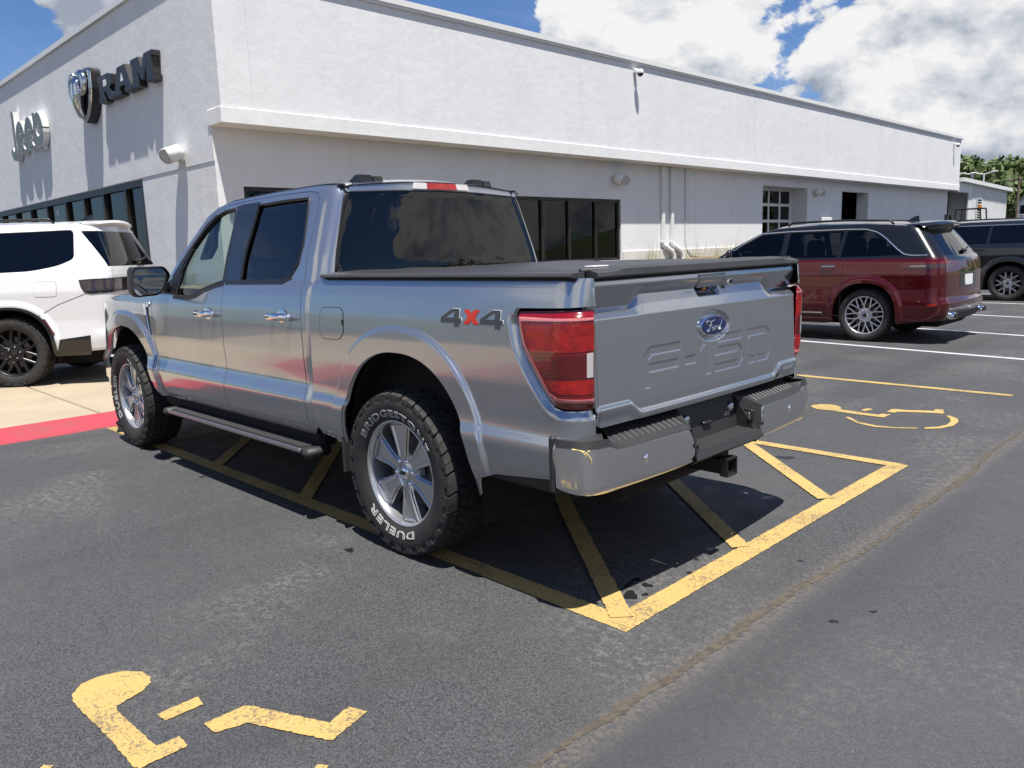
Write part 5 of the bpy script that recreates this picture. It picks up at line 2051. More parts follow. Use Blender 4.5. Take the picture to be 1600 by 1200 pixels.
V = [(4, -64, -.02), (40, -64, -.02), (4, -70, .8), (40, -70, .8), (4, -105, .8), (40, -105, .8), (4, -130, -.02), (40, -130, -.02)]
tag(obj('raised_lot', V, [(0, 1, 3, 2), (2, 3, 5, 4), (4, 5, 7, 6), (0, 2, 4, 6), (1, 7, 5, 3)], M['asphalt']), 'slightly raised back lot beyond the shed', kind='structure')
FAR = dict(BLACK)
FAR.update(loc=(14.6, -72, .8), rz=.2, label='small dark car far off between the shed and the house', windows=BLACK['windows'], wheel='dark')
build_suv(FAR)


# ------------------------------------------------------------------ the pickup
TR = empty('pickup_truck', (0, 0, 0), 0, 'silver crew-cab pickup with chrome wheels parked over the yellow hatched bay', 'pickup truck')
AX, AZ, AA, AB = -.06, .42, .515, .612        # rear arch: centre, half width, height
FX, FZ, FA, FB = 3.60, .42, .575, .585        # front arch
profBox = prof([.40, .50, .545, .60, .69, .725, .755, .80, .95, 1.1, 1.2, 1.30, 1.36, 1.40], [.915, .940, .958, .972, .982, .980, .964, .962, .966, .963, .956, .942, .928, .905], .007)
profCab = prof([.40, .47, .51, .55, .60, .695, .715, .775, .80, .85, .95, 1.1, 1.2, 1.29, 1.335, 1.36, 1.50, 1.80, 1.86, 1.90, 1.93],
               [.895, .92, .938, .962, .976, .988, .984, .960, .955, .956, .962, .960, .952, .935, .918, .902, .866, .762, .733, .690, .63], .008)


def Ybox(x, z):
    return profBox(z) + flare(x, z, AX, AZ, AA, AB, 2.3, 1.165, 1.205, .021)


def Ycab(x, z):
    f = np.clip((x - 3.75) / .85, 0, 1)
    y = profCab(z) - .17 * f ** 2.0
    fl = flare(x, z, FX, FZ, FA, FB, 2.3, 1.165, 1.208, .024)
    # the fender shoulder swells above the wheel
    return y + fl


cabr = prof([.4, 1.30, 1.40, 1.86, 1.95], [.70, .70, .695, .745, .77], .02)
CW = Wrap(Ycab, cabr, .115, .115, .035, .35)
boxr = prof([.4, .6, .9, 1.25, 1.40], [-1.160, -1.165, -1.172, -1.178, -1.168], .02)
BW = Wrap(Ybox, boxr, .12, .12, .0, .3)
BW.Lr = .022
BW.ue = BW.u2 + BW.Lr
_S0 = BW.S


def box_S(u, z):
    """bed side: rear part runs to the tailgate seam at y = .838"""
    u, z = np.broadcast_arrays(np.asarray(u, float), np.asarray(z, float))
    xr = boxr(z)
    sh = (xr - BW.x0) * sstep(u, BW.us, BW.u1)
    xs = -np.minimum(u, BW.u1) + sh
    Yc = Ybox(xs, z)
    t = np.clip((u - BW.u1) / (BW.ue - BW.u1), 0, 1.02) * PI / 2
    return np.stack([xs - .12 * np.sin(t), .838 + (Yc - .838) * np.cos(t) ** .85 * (np.cos(t) > 0), z], -1)


BW.S = box_S
UE = BW.ue - .001
lampL = [(-.846, 1.250), (-.850, 1.20), (-.872, 1.113), (-.912, 1.049), (-.968, .971), (-1.020, .908), (-1.046, .884)]
lamp_out = BW.loop(lampL) + [(BW.u1 + .05, .874), (UE, .868), (UE, 1.262), (BW.u1 + .02, 1.258)]
lamp_out = rounded(lamp_out, [.03, .05, .05, .05, .05, .05, .04, .02, 0, 0, .01], 4)
lamp_r = np.array(lamp_out)


def box_S2(u, z):
    P = box_S(u, z)
    d = sdist(u, z, lamp_r)
    w = (1 - sstep(d, .004, .045)) * (1 - sstep(z, 1.19, 1.245))
    e = 2e-3
    n = np.cross(box_S(np.asarray(u) + e, z) - box_S(np.asarray(u) - e, z), box_S(u, np.asarray(z) + e) - box_S(u, np.asarray(z) - e))
    n /= np.maximum(np.linalg.norm(n, axis=-1), 1e-12)[..., None]
    return P - n * (w * .020)[..., None]


g = .004
# ---- bed side
arch = [p for p in arch_pts(AX, AZ, AA, AB, 2.3, .50, 48)]
out = BW.loop([(.742, .60), (.70, .525)]) + BW.loop(arch) + BW.loop([(-.70, .545), (-.95, .575)]) + [(BW.u1, .585), (UE, .60), (UE, .862)]
lamp_gap = rounded(BW.loop([(-.836, 1.259), (-.841, 1.197), (-.863, 1.108), (-.903, 1.042), (-.960, .963), (-1.013, .899), (-1.042, .874)]) + [(BW.u1 + .05, .864)], .03, 3)
out += [(BW.u1 + .05, .864)] + BW.loop([(-1.042, .874), (-1.013, .899), (-.960, .963), (-.903, 1.042), (-.863, 1.108), (-.841, 1.197), (-.836, 1.245), (-.85, 1.263)]) + [(BW.u1 + .02, 1.268), (UE, 1.272), (UE, 1.378)]
out += BW.loop([(-1.0, 1.380), (0, 1.380), (.70, 1.380), (.728, 1.34), (.742, 1.25), (.735, 1.0), (.745, .78)])
cre = [BW.loop(arch_pts(AX, AZ, AA * k_, AB * k_, 2.3, AZ, 60)[1:-1]) for k_ in (1.16, 1.172, 1.184, 1.196, 1.21)]
def goff(lp, dd):
    L = resample(lp, .01)
    tn = np.roll(L, -1, 0) - np.roll(L, 1, 0)
    tn /= np.maximum(np.linalg.norm(tn, axis=1), 1e-9)[:, None]
    ar = np.sum(L[:, 0] * np.roll(L[:, 1], -1) - np.roll(L[:, 0], -1) * L[:, 1])
    L = L + np.stack([tn[:, 1], -tn[:, 0]], -1) * dd * (1 if ar > 0 else -1)
    return np.concatenate([L, L[:1]])


cre += [goff(lamp_out, dd) for dd in (.012, .018, .024, .030, .036, .042, .049)]
bs = panel('bed_side', out, box_S2, M['silver'], TR, .016, thick=.03, both=True, creases=cre)
# fuel door on the left side
fd = [(.636, 1.095), (.630, 1.205), (.606, 1.228), (.44, 1.231), (.410, 1.21), (.405, 1.105), (.445, 1.066), (.600, 1.062)]
fdl = rounded(BW.loop(fd), .022, 4)
tube_on(box_S, fdl, .0028, 'fuel_door_seam', M['dark'], bs[0], both=False, n=5, closed=True, seg=.02)
panel('fuel_door', fdl, box_S, M['silver'], bs[0], .02, off=.0022, thick=.003)
fe = box_S(BW.ux(np.array([.415]), np.array([1.155])), np.array([1.155]))[0]
MB().box((fe[0], fe[1] + .001, fe[2]), (.012, .008, .03), None, .002).build('finger_notch', M['dark'], bs[0])
# inner flange and dark body core so that no light leaks through the seams
MB().bb(-1.10, .66, -.80, .80, .62, 1.33).build('bed_core', M['dark'], TR)
MB().bb(-1.0, 4.2, -.50, .50, .34, .62, .04).bb(-1.05, 4.1, .38, .48, .46, .60).bb(-1.05, 4.1, -.48, -.38, .46, .60).build('chassis', M['dark'], TR)
for s_ in (1, -1):
    MB().bb(-1.02, -.60, s_ * .55, s_ * .92, .50, .58, .02).build('bed_lower_trim', M['black_plastic'], TR)
    MB().bb(.50, .70, s_ * .6, s_ * .90, .48, .6, .02).build('bed_lower_trim', M['black_plastic'], TR)
wheel_well(TR, AX, AZ, AA, AB, .45, .93)
wheel_well(TR, FX, FZ, FA, FB, .45, .895)

# ---- rear lamps
def inset(loop, d):
    L = resample(loop, .012)
    # inward offset by normals, simple but fine for this size
    a = np.roll(L, 1, 0)
    b = np.roll(L, -1, 0)
    tn = b - a
    tn /= np.maximum(np.linalg.norm(tn, axis=1), 1e-9)[:, None]
    n = np.stack([-tn[:, 1], tn[:, 0]], -1)
    ar = .5 * np.sum(L[:, 0] * np.roll(L[:, 1], -1) - np.roll(L[:, 0], -1) * L[:, 1])
    return L + n * d * (1 if ar > 0 else -1)


def lamp_S(u, z):
    P = box_S(u, z)
    d = -sdist(u, z, lamp_r)
    P = P.copy()
    e = 2e-3
    n = np.cross(box_S(np.asarray(u) + e, z) - box_S(np.asarray(u) - e, z), box_S(u, np.asarray(z) + e) - box_S(u, np.asarray(z) - e))
    n /= np.maximum(np.linalg.norm(n, axis=-1), 1e-12)[..., None]
    return P + n * (-.012 + .022 * sstep(d, -.002, .035))[..., None]


def lamp_fit(lp):
    """keep a lamp sub-outline inside the lens"""
    return [(min(u, UE - .004), z) for u, z in lp]


lens = panel('tail_lamp', lamp_out, lamp_S, M['lens_red_mid'], TR, .012, thick=.03, both=True)
i1, i2 = inset(lamp_out, .024), inset(lamp_out, .036)
for k_, par in enumerate(lens):
    mir = k_ == 1
    band = BW.loop([(-.864, 1.228), (-.868, 1.195), (-.890, 1.118), (-.930, 1.052), (-.984, .978), (-1.030, .922)]) + [(BW.u1 + .03, .905), (UE - .006, .899), (UE - .006, .914), (BW.u1 + .035, .920)] + \
        BW.loop([(-1.042, .938), (-1.004, .990), (-.950, 1.062), (-.911, 1.123), (-.889, 1.195), (-.887, 1.211)]) + [(BW.u1, 1.216), (UE - .006, 1.221), (UE - .006, 1.231), (BW.u1, 1.227)]
    panel('lamp_light_guide', band, lamp_S, M['lens_rose'], par, .012, off=.0015, thick=.003, mirror=mir)
    up = BW.loop([(-.905, 1.195), (-.926, 1.125), (-.948, 1.092)]) + [(UE - .01, 1.105), (UE - .01, 1.205), (BW.u1, 1.200)]
    panel('lamp_reflector', rounded(up, .008, 2), lamp_S, M['lens_red'], par, .012, off=.0015, thick=.003, mirror=mir)
    md = BW.loop([(-.958, 1.078), (-1.020, .998)]) + [(UE - .01, 1.000), (UE - .01, 1.094)]
    panel('lamp_stop_zone', rounded(md, .004, 2), lamp_S, M['lens_red_dark'], par, .012, off=.0015, thick=.003, mirror=mir)
    dn = BW.loop([(-1.028, .985), (-1.052, .952)]) + [(BW.u1 + .05, .937), (UE - .01, .933), (UE - .01, .992)]
    panel('lamp_reflector', rounded(dn, .006, 2), lamp_S, M['lens_red'], par, .012, off=.0015, thick=.003, mirror=mir)
    rv = [(UE - .068, 1.0), (UE - .034, 1.0), (UE - .034, 1.096), (UE - .068, 1.094)]
    panel('reverse_light', rounded(rv, .004, 2), lamp_S, M['lens_clear'], par, .01, off=.002, thick=.003, mirror=mir)

# ---- tailgate (stamped)
gw, gh_ = .036, .172
GL = []           # glyphs in local x (right), y up from 0 to gh_
def glyph(x, strokes):
    for s_ in strokes:
        GL.append([(p[0] + x, p[1]) for p in stroke(s_, gw)])
h2 = gh_
glyph(0.0, [[(.02, 0), (.02, h2 - .045), (.055, h2 - .019), (.27, h2 - .019)], [(.035, .082), (.245, .082)]])
glyph(.30, [[(0, .082), (.085, .082)]])
glyph(.415, [[(0, h2 - .05), (.03, h2 - .019), (.075, h2 - .019), (.075, 0)]])
glyph(.545, [[(.245, h2 - .019), (.02, h2 - .019), (.02, .095), (.215, .095), (.235, .075), (.235, .04), (.215, .019), (.0, .019)]])
glyph(.825, [[(.12, .019), (.04, .019), (.02, .04), (.02, h2 - .04), (.04, h2 - .019), (.215, h2 - .019), (.235, h2 - .04), (.235, .04), (.215, .019), (.10, .019)]])
GWID = 1.08
gx0, gz0 = -GWID / 2 + .0, .905


def tail_dep(w, z):
    """how far the gate stands out to the rear"""
    aw = np.abs(w)
    # centre section of the upper lip reaches higher
    c = 1 - sstep(aw, .50, .60)
    zl = 1.254 + .042 * c           # top of the ledge, its foot stays level
    k1 = sstep(z, 1.211, 1.219)
    led = np.clip((z - 1.215) / (zl - 1.215), 0, 1)
    up = np.clip((z - zl) / (1.338 - zl), 0, 1)
    lip = .030 - .036 * led + .038 * up - .012 * sstep(z, 1.345, 1.40)
    low_c = 1 - sstep(aw, .56, .66)
    zz = z + .050 * low_c
    low = .012 * (1 - sstep(zz, .858, .878)) - .016 * (1 - sstep(zz, .80, .86)) * .6
    d = np.where(z > 1.15, lip, .030) + low
    return d


def gate_S(w, z, detail=True):
    w, z = np.broadcast_arrays(np.asarray(w, float), np.asarray(z, float))
    d = tail_dep(w, z)
    # stamped numerals
    e = np.zeros(w.shape)
    box = (np.abs(w) < .60) & (z > gz0 - .03) & (z < gz0 + gh_ + .03)
    if box.any():
        wl, zl = w[box], z[box]
        best = np.full(wl.shape, 1.0)
        for lp in GL:
            best = np.minimum(best, sdist(wl - gx0, zl - gz0, lp))
        e[box] = -.0034 * (1 - sstep(best, -.0017, .0017))
    # dished oval for the badge
    r_ = np.sqrt((w / .150) ** 2 + ((z - 1.122) / .072) ** 2)
    e = e - .010 * (1 - sstep(r_, .82, 1.0))
    # handle pocket
    hp = sdist(w, z, [(-.115, 1.352), (.11, 1.352), (.085, 1.262), (-.09, 1.262)])
    e = e - .045 * (1 - sstep(hp, -.008, .002))
    if not detail:
        e = 0
    x = boxr(z) + .028 - (d + e) - .016 * (1 - (w / .84) ** 2) + .055 * (np.clip(z, .86, 1.21) - .86)
    return np.stack([x, -w, z], -1)


gate_out = rounded([(-.832, .788), (.832, .788), (.832, 1.372), (-.832, 1.372)], .012, 3)
gcre = [goff([(p[0] + gx0, p[1] + gz0) for p in lp], dd) for lp in GL for dd in (-.0036, -.0009, .0009, .0036)]
gcre += [np.array([(-.83, z), (.83, z)]) for z in (1.210, 1.2145, 1.2190)]
_w = np.linspace(-.83, .83, 240)
for dz in (-.005, -.001, .003):
    gcre.append(np.stack([_w, 1.254 + .042 * (1 - sstep(np.abs(_w), .50, .60)) + dz], -1))
for zz in (.856, .866, .880):
    gcre.append(np.stack([_w, zz - .050 * (1 - sstep(np.abs(_w), .56, .66))], -1))
gate = panel('tailgate', gate_out, gate_S, M['silver'], TR, .008, thick=.03, creases=gcre)


def gate_pt(w, z, off=0.0):
    p = gate_S(np.array([w]), np.array([z]))[0]
    return np.array([p[0] - off, p[1], p[2]])


# black cap along the top of the gate
cap = MB()
kk = 40
sec = [(-.002, 1.374), (-.006, 1.382), (-.002, 1.396), (.03, 1.406), (.075, 1.407), (.075, 1.375)]
for j in range(kk + 1):
    w = -.834 + 1.668 * j / kk
    rise = .012 * (1 - sstep(abs(w), .66, .74)) if True else 0
    for dx, z in sec:
        cap.V.append((-1.170 + dx - .010 * (1 - (w / .84) ** 2) - .004, -w, z + (float(rise) if z > 1.39 else 0)))
m6 = len(sec)
for j in range(kk):
    for q in range(m6 - 1):
        cap.F.append((j * m6 + q, j * m6 + q + 1, (j + 1) * m6 + q + 1, (j + 1) * m6 + q))
cap.F += [tuple(range(m6)), tuple(kk * m6 + q for q in range(m6))]
cap.build('gate_cap', M['grey_plastic'], gate)
# oval badge with script
p0 = gate_pt(0, 1.122)
el = lambda a, b, n=40: [(a * math.cos(2 * PI * i / n), b * math.sin(2 * PI * i / n)) for i in range(n)]


def on_gate(V, w, z, off):
    """local x to the viewer's right, y up, z out"""
    V = np.asarray(V, float)
    base = gate_pt(w, z)
    return np.stack([base[0] - off - V[:, 2], -(w + V[:, 0]), z + V[:, 1]], -1)


V, F = prism_geo(el(.112, .050), -.004, .012, .005)
bd = obj('oval_badge', on_gate(V, 0, 1.122, 0), F, M['chrome'], gate)
autosmooth(bd.data, 30)
V, F = prism_geo(el(.1035, .0420), .0118, .0140, .001)
obj('badge_field', on_gate(V, 0, 1.122, 0), F, M['blue'], bd)
sc_ = MB()
def pen(pts, r=.0030):
    P = []
    n = len(pts)
    for i in range(n - 1):
        a, b = np.array(pts[i]), np.array(pts[i + 1])
        a0 = np.array(pts[max(0, i - 1)])
        b1 = np.array(pts[min(n - 1, i + 2)])
        for k in range(5):
            t = k / 5
            P.append(.5 * ((2 * a) + (-a0 + b) * t + (2 * a0 - 5 * a + 4 * b - b1) * t * t + (-a0 + 3 * a - 3 * b + b1) * t ** 3))
    P.append(np.array(pts[-1]))
    V, F = tube_geo([(p[0], p[1], .0148) for p in P], r, 5)
    sc_.add(V, F)
# F: flag with a looped top, stem, cross stroke; then o r d joined low
pen([(-.070, .010), (-.078, .020), (-.066, .028), (-.045, .024), (-.020, .024), (-.006, .029)], .0034)
pen([(-.034, .024), (-.040, .008), (-.048, -.010), (-.060, -.026), (-.074, -.022), (-.070, -.012)], .0036)
pen([(-.058, .002), (-.044, .004), (-.026, .004)], .0030)
pen([(-.016, -.004), (-.026, -.010), (-.024, -.022), (-.012, -.022), (-.006, -.010), (-.016, -.004), (-.004, -.006)], .0030)
pen([(.002, -.002), (.006, -.008), (.000, -.022)], .0030)
pen([(.004, -.012), (.012, -.004), (.020, -.006)], .0030)
pen([(.046, -.004), (.034, -.006), (.026, -.016), (.034, -.024), (.046, -.014)], .0030)
pen([(.066, .026), (.058, .010), (.046, -.014), (.050, -.024), (.062, -.018)], .0032)
V = on_gate(np.array(sc_.V) * np.array([.92, .92, 1]) + np.array([0.004, 0, 0]), 0, 1.122, 0)
obj('badge_script', V, sc_.F, M['chrome'], bd, smooth=True)
# handle, camera, lock
MB().box(tuple(gate_pt(0, 1.31) + np.array([.028, 0, .0])), (.01, .20, .075)).build('handle_pocket', M['dark'], gate)
hb = [(-.104, 1.350), (-.092, 1.300), (.088, 1.300), (.099, 1.350)]
hd = panel('tailgate_handle', rounded(hb, .006, 2), lambda w, z: gate_S(w, z, False), M['silver'], gate, .02, off=.003, thick=.02)
MB().box((gate_pt(.2, 1.29)[0] + .003, .02, 1.291), (.016, .028, .016), None, .004).build('camera_lens', M['amber'], hd)
V, F = lathe_geo([(0, .010), (.012, .011), (.020, .009), (.022, 0)], 20, 'X')
V = np.array(V)
lk = obj('gate_lock', np.stack([gate_pt(.175, 1.315)[0] - V[:, 0], -.175 + V[:, 1], 1.315 + V[:, 2]], -1), F, M['chrome'], gate, smooth=True)
V, F = lathe_geo([(0, .0118), (.011, .0115)], 12, 'X')
V = np.array(V)
obj('keyhole', np.stack([gate_pt(.175, 1.315)[0] - V[:, 0], -.175 + V[:, 1], 1.315 + V[:, 2]], -1), F, M['dark'], lk)
V, F = prism_geo(rounded([(-.055, -.011), (.05, -.011), (.055, .011), (-.05, .011)], .004, 2), 0, .004, .001)
obj('side_badge', on_gate(V, .735, .838, 0), F, M['chrome'], gate)

# ---- four-wheel-drive decal
dec = empty('decal_tmp')
bpy.data.objects.remove(dec)
d44 = [([(-.378, 1.184), (-.378, 1.208), (-.452, 1.246), (-.503, 1.246), (-.503, 1.206), (-.519, 1.206), (-.519, 1.184), (-.503, 1.184), (-.503, 1.168), (-.470, 1.168), (-.470, 1.184)], 'decal_dark'),
       ([(-.415, 1.206), (-.468, 1.2325), (-.468, 1.206)], 'silver')]
for k_, par in enumerate(bs):
    mir = k_ == 1
    for sh in (0, .258):
        lp = [(x - sh, z + .004) for x, z in d44[0][0]]
        o4 = panel('decal_numeral', BW.loop(lp), box_S, M['decal_dark'], par, .02, off=.0016, thick=.002, mirror=mir)
        tube_on(box_S, BW.loop([(x - sh * 1, z + .004) for x, z in d44[0][0]]), .0016, 'decal_outline', M['decal_white'], par, both=False, n=4, closed=True, seg=.02) if not mir else None
        panel('decal_counter', BW.loop([(x - sh, z + .004) for x, z in d44[1][0]]), box_S, M['silver'], par, .02, off=.0022, thick=.001, mirror=mir)
    xo = [(-.530, 1.244), (-.566, 1.244), (-.581, 1.228), (-.596, 1.244), (-.634, 1.244), (-.604, 1.213), (-.634, 1.182), (-.596, 1.182), (-.581, 1.198), (-.566, 1.182), (-.530, 1.182), (-.558, 1.213)]
    panel('decal_letter', BW.loop([(x, z + .004) for x, z in xo]), box_S, M['decal_red'], par, .02, off=.0016, thick=.002, mirror=mir)
    if not mir:
        tube_on(box_S, BW.loop([(x, z + .004) for x, z in xo]), .0016, 'decal_outline', M['decal_dark'], par, both=False, n=4, closed=True, seg=.02)

# ---- bed rails and soft folding cover
for s_ in (1, -1):
    rl = MB()
    sec = [(.934, 1.381), (.938, 1.388), (.930, 1.399), (.86, 1.402), (.86, 1.375)]
    xs_ = [-1.135, -1.0, 0, .60, .69]
    for x in xs_:
        rl.V += [(x, s_ * (y - (.03 if x > .65 else 0)), z) for y, z in sec]
    for i in range(len(xs_) - 1):
        for q in range(4):
            rl.F.append((i * 5 + q, i * 5 + q + 1, (i + 1) * 5 + q + 1, (i + 1) * 5 + q))
    rl.F += [tuple(range(5)), tuple(20 + q for q in range(5))]
    rl.build('bed_rail_cap', M['grey_plastic'], TR)
cv = MB()
nx_, ny_ = 70, 50
for i in range(nx_ + 1):
    for j in range(ny_ + 1):
        x = -1.125 + 1.80 * i / nx_
        y = -.875 + 1.75 * j / ny_
        ed = min(1, (1 - abs(y) / .875) * 14) * min(1, (x + 1.125) * 25 + .0)
        z = 1.401 + .011 * ed + .003 * math.sin(x * 9 + 2 * math.sin(y * 3)) * ed + .004 * math.cos(PI * ((x + 1.125) / .60)) ** 8 * -1 * ed + .002 * math.sin(y * 17 + x * 5) * ed
        cv.V.append((x, y, z))
for i in range(nx_):
    for j in range(ny_):
        a0 = i * (ny_ + 1) + j
        cv.F.append((a0, a0 + ny_ + 1, a0 + ny_ + 2, a0 + 1))
cover = cv.build('bed_cover', M['vinyl'], TR, smooth=True)
MB().tube([(-1.115, -.86, 1.404), (-1.115, .86, 1.404)], .011, 10).build('cover_edge_bar', M['black_plastic'], cover, smooth=True)
MB().box((-1.00, .62, 1.416), (.05, .10, .006), None, .002).build('cover_label', M['decal_white'], cover)

# ---- cab doors, shell and glass (left and right alike)
A_line = [(3.02, 1.262), (2.74, 1.405), (2.52, 1.62), (2.31, 1.795), (2.20, 1.845), (2.02, 1.878), (1.46, 1.895), (1.01, 1.897), (.90, 1.893)]
winF = [(2.605, 1.262), (2.575, 1.42), (2.46, 1.575), (2.29, 1.715), (2.16, 1.79), (2.07, 1.815), (1.90, 1.825), (1.872, 1.70), (1.870, 1.362), (1.975, 1.343), (2.105, 1.317), (2.242, 1.273), (2.393, 1.255)]
winR = [(1.630, 1.362), (1.628, 1.535), (1.606, 1.711), (1.60, 1.825), (1.308, 1.832), (.998, 1.829), (.972, 1.734), (.943, 1.573), (.954, 1.459), (1.013, 1.396), (1.108, 1.367)]
dF_top = [(2.99, 1.258), (2.70, 1.385), (2.49, 1.59), (2.285, 1.765), (2.19, 1.815), (2.02, 1.848), (1.832, 1.858)]
dF = [(2.965, .500), (2.972, .70), (2.995, 1.05), (2.998, 1.20)] + dF_top + [(1.838, 1.40), (1.832, 1.20), (1.828, .80), (1.836, .500)]
dR = [(1.828, .500), (1.820, .80), (1.824, 1.20), (1.830, 1.40), (1.824, 1.860), (1.40, 1.868), (1.02, 1.864), (.93, 1.848), (.885, 1.80), (.868, 1.70), (.880, 1.50), (.868, 1.36), (.852, 1.25), (.835, 1.0), (.838, .80), (.822, .68), (.815, .500)]
FD = panel('front_door', CW.loop(dF), CW.S, M['silver'], TR, .02, holes=[rounded(CW.loop(winF), .012, 3)], thick=.03, both=True)
RD = panel('rear_door', CW.loop(dR), CW.S, M['silver'], TR, .02, holes=[rounded(CW.loop(winR), .012, 3)], thick=.03, both=True)
for k_ in (0, 1):
    panel('front_window', rounded(CW.loop(winF), .012, 3), CW.S, M['cabin_glass'], FD[k_], .06, off=-.014, mirror=k_ == 1, flange=False)
    panel('rear_side_window', rounded(CW.loop(winR), .012, 3), CW.S, M['privacy'], RD[k_], .06, off=-.014, mirror=k_ == 1, flange=False)
    # black pillar covers and window seals
    panel('pillar_cover', CW.loop([(1.876, 1.352), (1.880, 1.70), (1.910, 1.832), (1.834, 1.842), (1.838, 1.40), (1.838, 1.352)]), CW.S, M['gloss_black'], FD[k_], .04, off=.003, thick=.006, mirror=k_ == 1)
    panel('pillar_cover', CW.loop([(1.829, 1.352), (1.829, 1.40), (1.826, 1.844), (1.594, 1.845), (1.598, 1.715), (1.620, 1.535), (1.622, 1.352)]), CW.S, M['gloss_black'], RD[k_], .04, off=.003, thick=.006, mirror=k_ == 1)
    seal = [(x, z) for x, z in ((2.612, 1.258), (2.393, 1.250), (2.242, 1.267), (2.105, 1.311), (1.975, 1.337), (1.842, 1.356))]
    s2 = [(x, z - .022) for x, z in seal[::-1]]
    panel('window_seal', CW.loop(seal + s2), CW.S, M['trim'], FD[k_], .03, off=.004, thick=.006, mirror=k_ == 1)
    panel('window_seal', CW.loop([(1.826, 1.362), (1.10, 1.368), (1.012, 1.390), (1.004, 1.376), (1.10, 1.346), (1.826, 1.340)]), CW.S, M['trim'], RD[k_], .03, off=.004, thick=.006, mirror=k_ == 1)
    panel('mirror_sail', CW.loop([(2.96, 1.268), (2.70, 1.375), (2.50, 1.575), (2.30, 1.745), (2.18, 1.80), (2.165, 1.785), (2.295, 1.712), (2.465, 1.572), (2.58, 1.42), (2.612, 1.262)]), CW.S, M['trim'], FD[k_], .04, off=.003, thick=.006, mirror=k_ == 1)
    m1 = k_ == 1
    sg = -1 if m1 else 1
    pts = CW.S(CW.ux(np.array([2.595, 2.57, 2.455]), np.array([1.262, 1.42, 1.575])), np.array([1.262, 1.42, 1.575]))
    MB().tube([tuple(p * np.array([1, sg, 1]) + np.array([-.03, 0, 0])) for p in pts], .012, 6).build('window_bar', M['trim'], FD[k_])
    tube_on(CW.S, rounded(CW.loop(winR), .012, 3), .007, 'glass_seal', M['trim'], RD[k_], both=False, n=5, closed=True, seg=.03) if not m1 else None
    tube_on(CW.S, rounded(CW.loop(winF), .012, 3), .007, 'glass_seal', M['trim'], FD[k_], both=False, n=5, closed=True, seg=.03) if not m1 else None
    for hx, hz, dr in ((2.03, 1.150, FD), (1.045, 1.163, RD)):
        e = CW.S(CW.ux(np.array([hx]), np.array([hz])), np.array([hz]))[0]
        # scoop behind the handle
        lp = CW.loop([(hx + .070 * math.cos(q), hz + .046 * math.sin(q)) for q in np.linspace(0, 2 * PI, 20)[:-1]])
        hnd = MB()
        hnd.box((e[0], sg * (e[1] + .040), e[2]), (.235, .024, .042), None, .011)
        hnd.box((e[0] + .100, sg * (e[1] + .018), e[2]), (.035, .045, .034), None, .008)
        hnd.box((e[0] - .100, sg * (e[1] + .018), e[2]), (.040, .045, .038), None, .008)
        ho = hnd.build('door_handle', M['chrome'], dr[k_], sharp=50)
        V, F = lathe_geo([(0, .004), (.030, .005), (.042, .0015)], 24, 'Y')
        V = np.array(V) * np.array([1.35, 1, 1])
        obj('handle_scoop', V * np.array([1, sg, 1]) + np.array([e[0], sg * (e[1] + .0005), e[2]]), F, M['bumper_chrome'], ho, smooth=True)
# keypad on the driver's pillar
for i in range(5):
    z = 1.405 + i * .032
    e = CW.S(CW.ux(np.array([1.862]), np.array([z])), np.array([z]))[0]
    MB().box((e[0], e[1] + .004, e[2]), (.014, .006, .018), None, .002).build('key_button', M['decal_dark'], FD[0])

# shell: A pillar, roof rail, C pillar, rear wall around the glass, rocker
gapd = .006
ztop_c = 1.926
shell = CW.loop(A_line) + [(CW.u1 + .03, 1.888), (CW.u2 - .02, 1.888), (CW.uy(.60, 1.9), 1.895), (CW.uy(.3, 1.9), 1.915), (CW.ue, 1.926), (CW.ue, 1.862), (CW.uy(.3, 1.86), 1.858), (CW.uy(.655, 1.84), 1.846), (CW.uy(.72, 1.70), 1.72), (CW.uy(.80, 1.42), 1.41), (CW.uy(.80, 1.36), 1.34),
                            (CW.u2, 1.33), (CW.u2 - .04, 1.20), (CW.u2 - .04, .62), (CW.u1, .50)]
shell += CW.loop([(.805, .495), (.812, .68), (.828, .80), (.825, 1.0), (.842, 1.25), (.858, 1.36), (.870, 1.50), (.858, 1.70), (.876, 1.806), (.924, 1.855), (1.02, 1.871), (1.40, 1.875), (1.83, 1.867), (2.02, 1.856), (2.192, 1.823), (2.289, 1.773), (2.495, 1.598), (2.706, 1.392), (2.99, 1.266)])
CS = panel('cab_shell', shell, CW.S, M['silver'], TR, .018, thick=.03, both=True)
# rear glass, one piece
cwf = lambda y, z: CW.wy(y, z)
rg = [(cwf(.815, 1.40), 1.395), (cwf(-.815, 1.40), 1.395), (cwf(-.665, 1.845), 1.848), (cwf(-.3, 1.86), 1.860), (0, 1.864), (cwf(.3, 1.86), 1.860), (cwf(.665, 1.845), 1.848)]
rw_ = panel('rear_window', rounded(rg, [.01, .01, .03, .01, .01, .01, .03], 4), CW.full(), M['privacy'], TR, .05, off=.004, thick=.012)
tube_on(CW.full(), [(cwf(.808, 1.40), 1.40), (cwf(.668, 1.845), 1.845), (cwf(.3, 1.86), 1.860), (0, 1.864), (cwf(-.3, 1.86), 1.860), (cwf(-.668, 1.845), 1.845), (cwf(-.808, 1.40), 1.40)], .007, 'glass_seal', M['trim'], rw_, both=False, n=5, seg=.04)
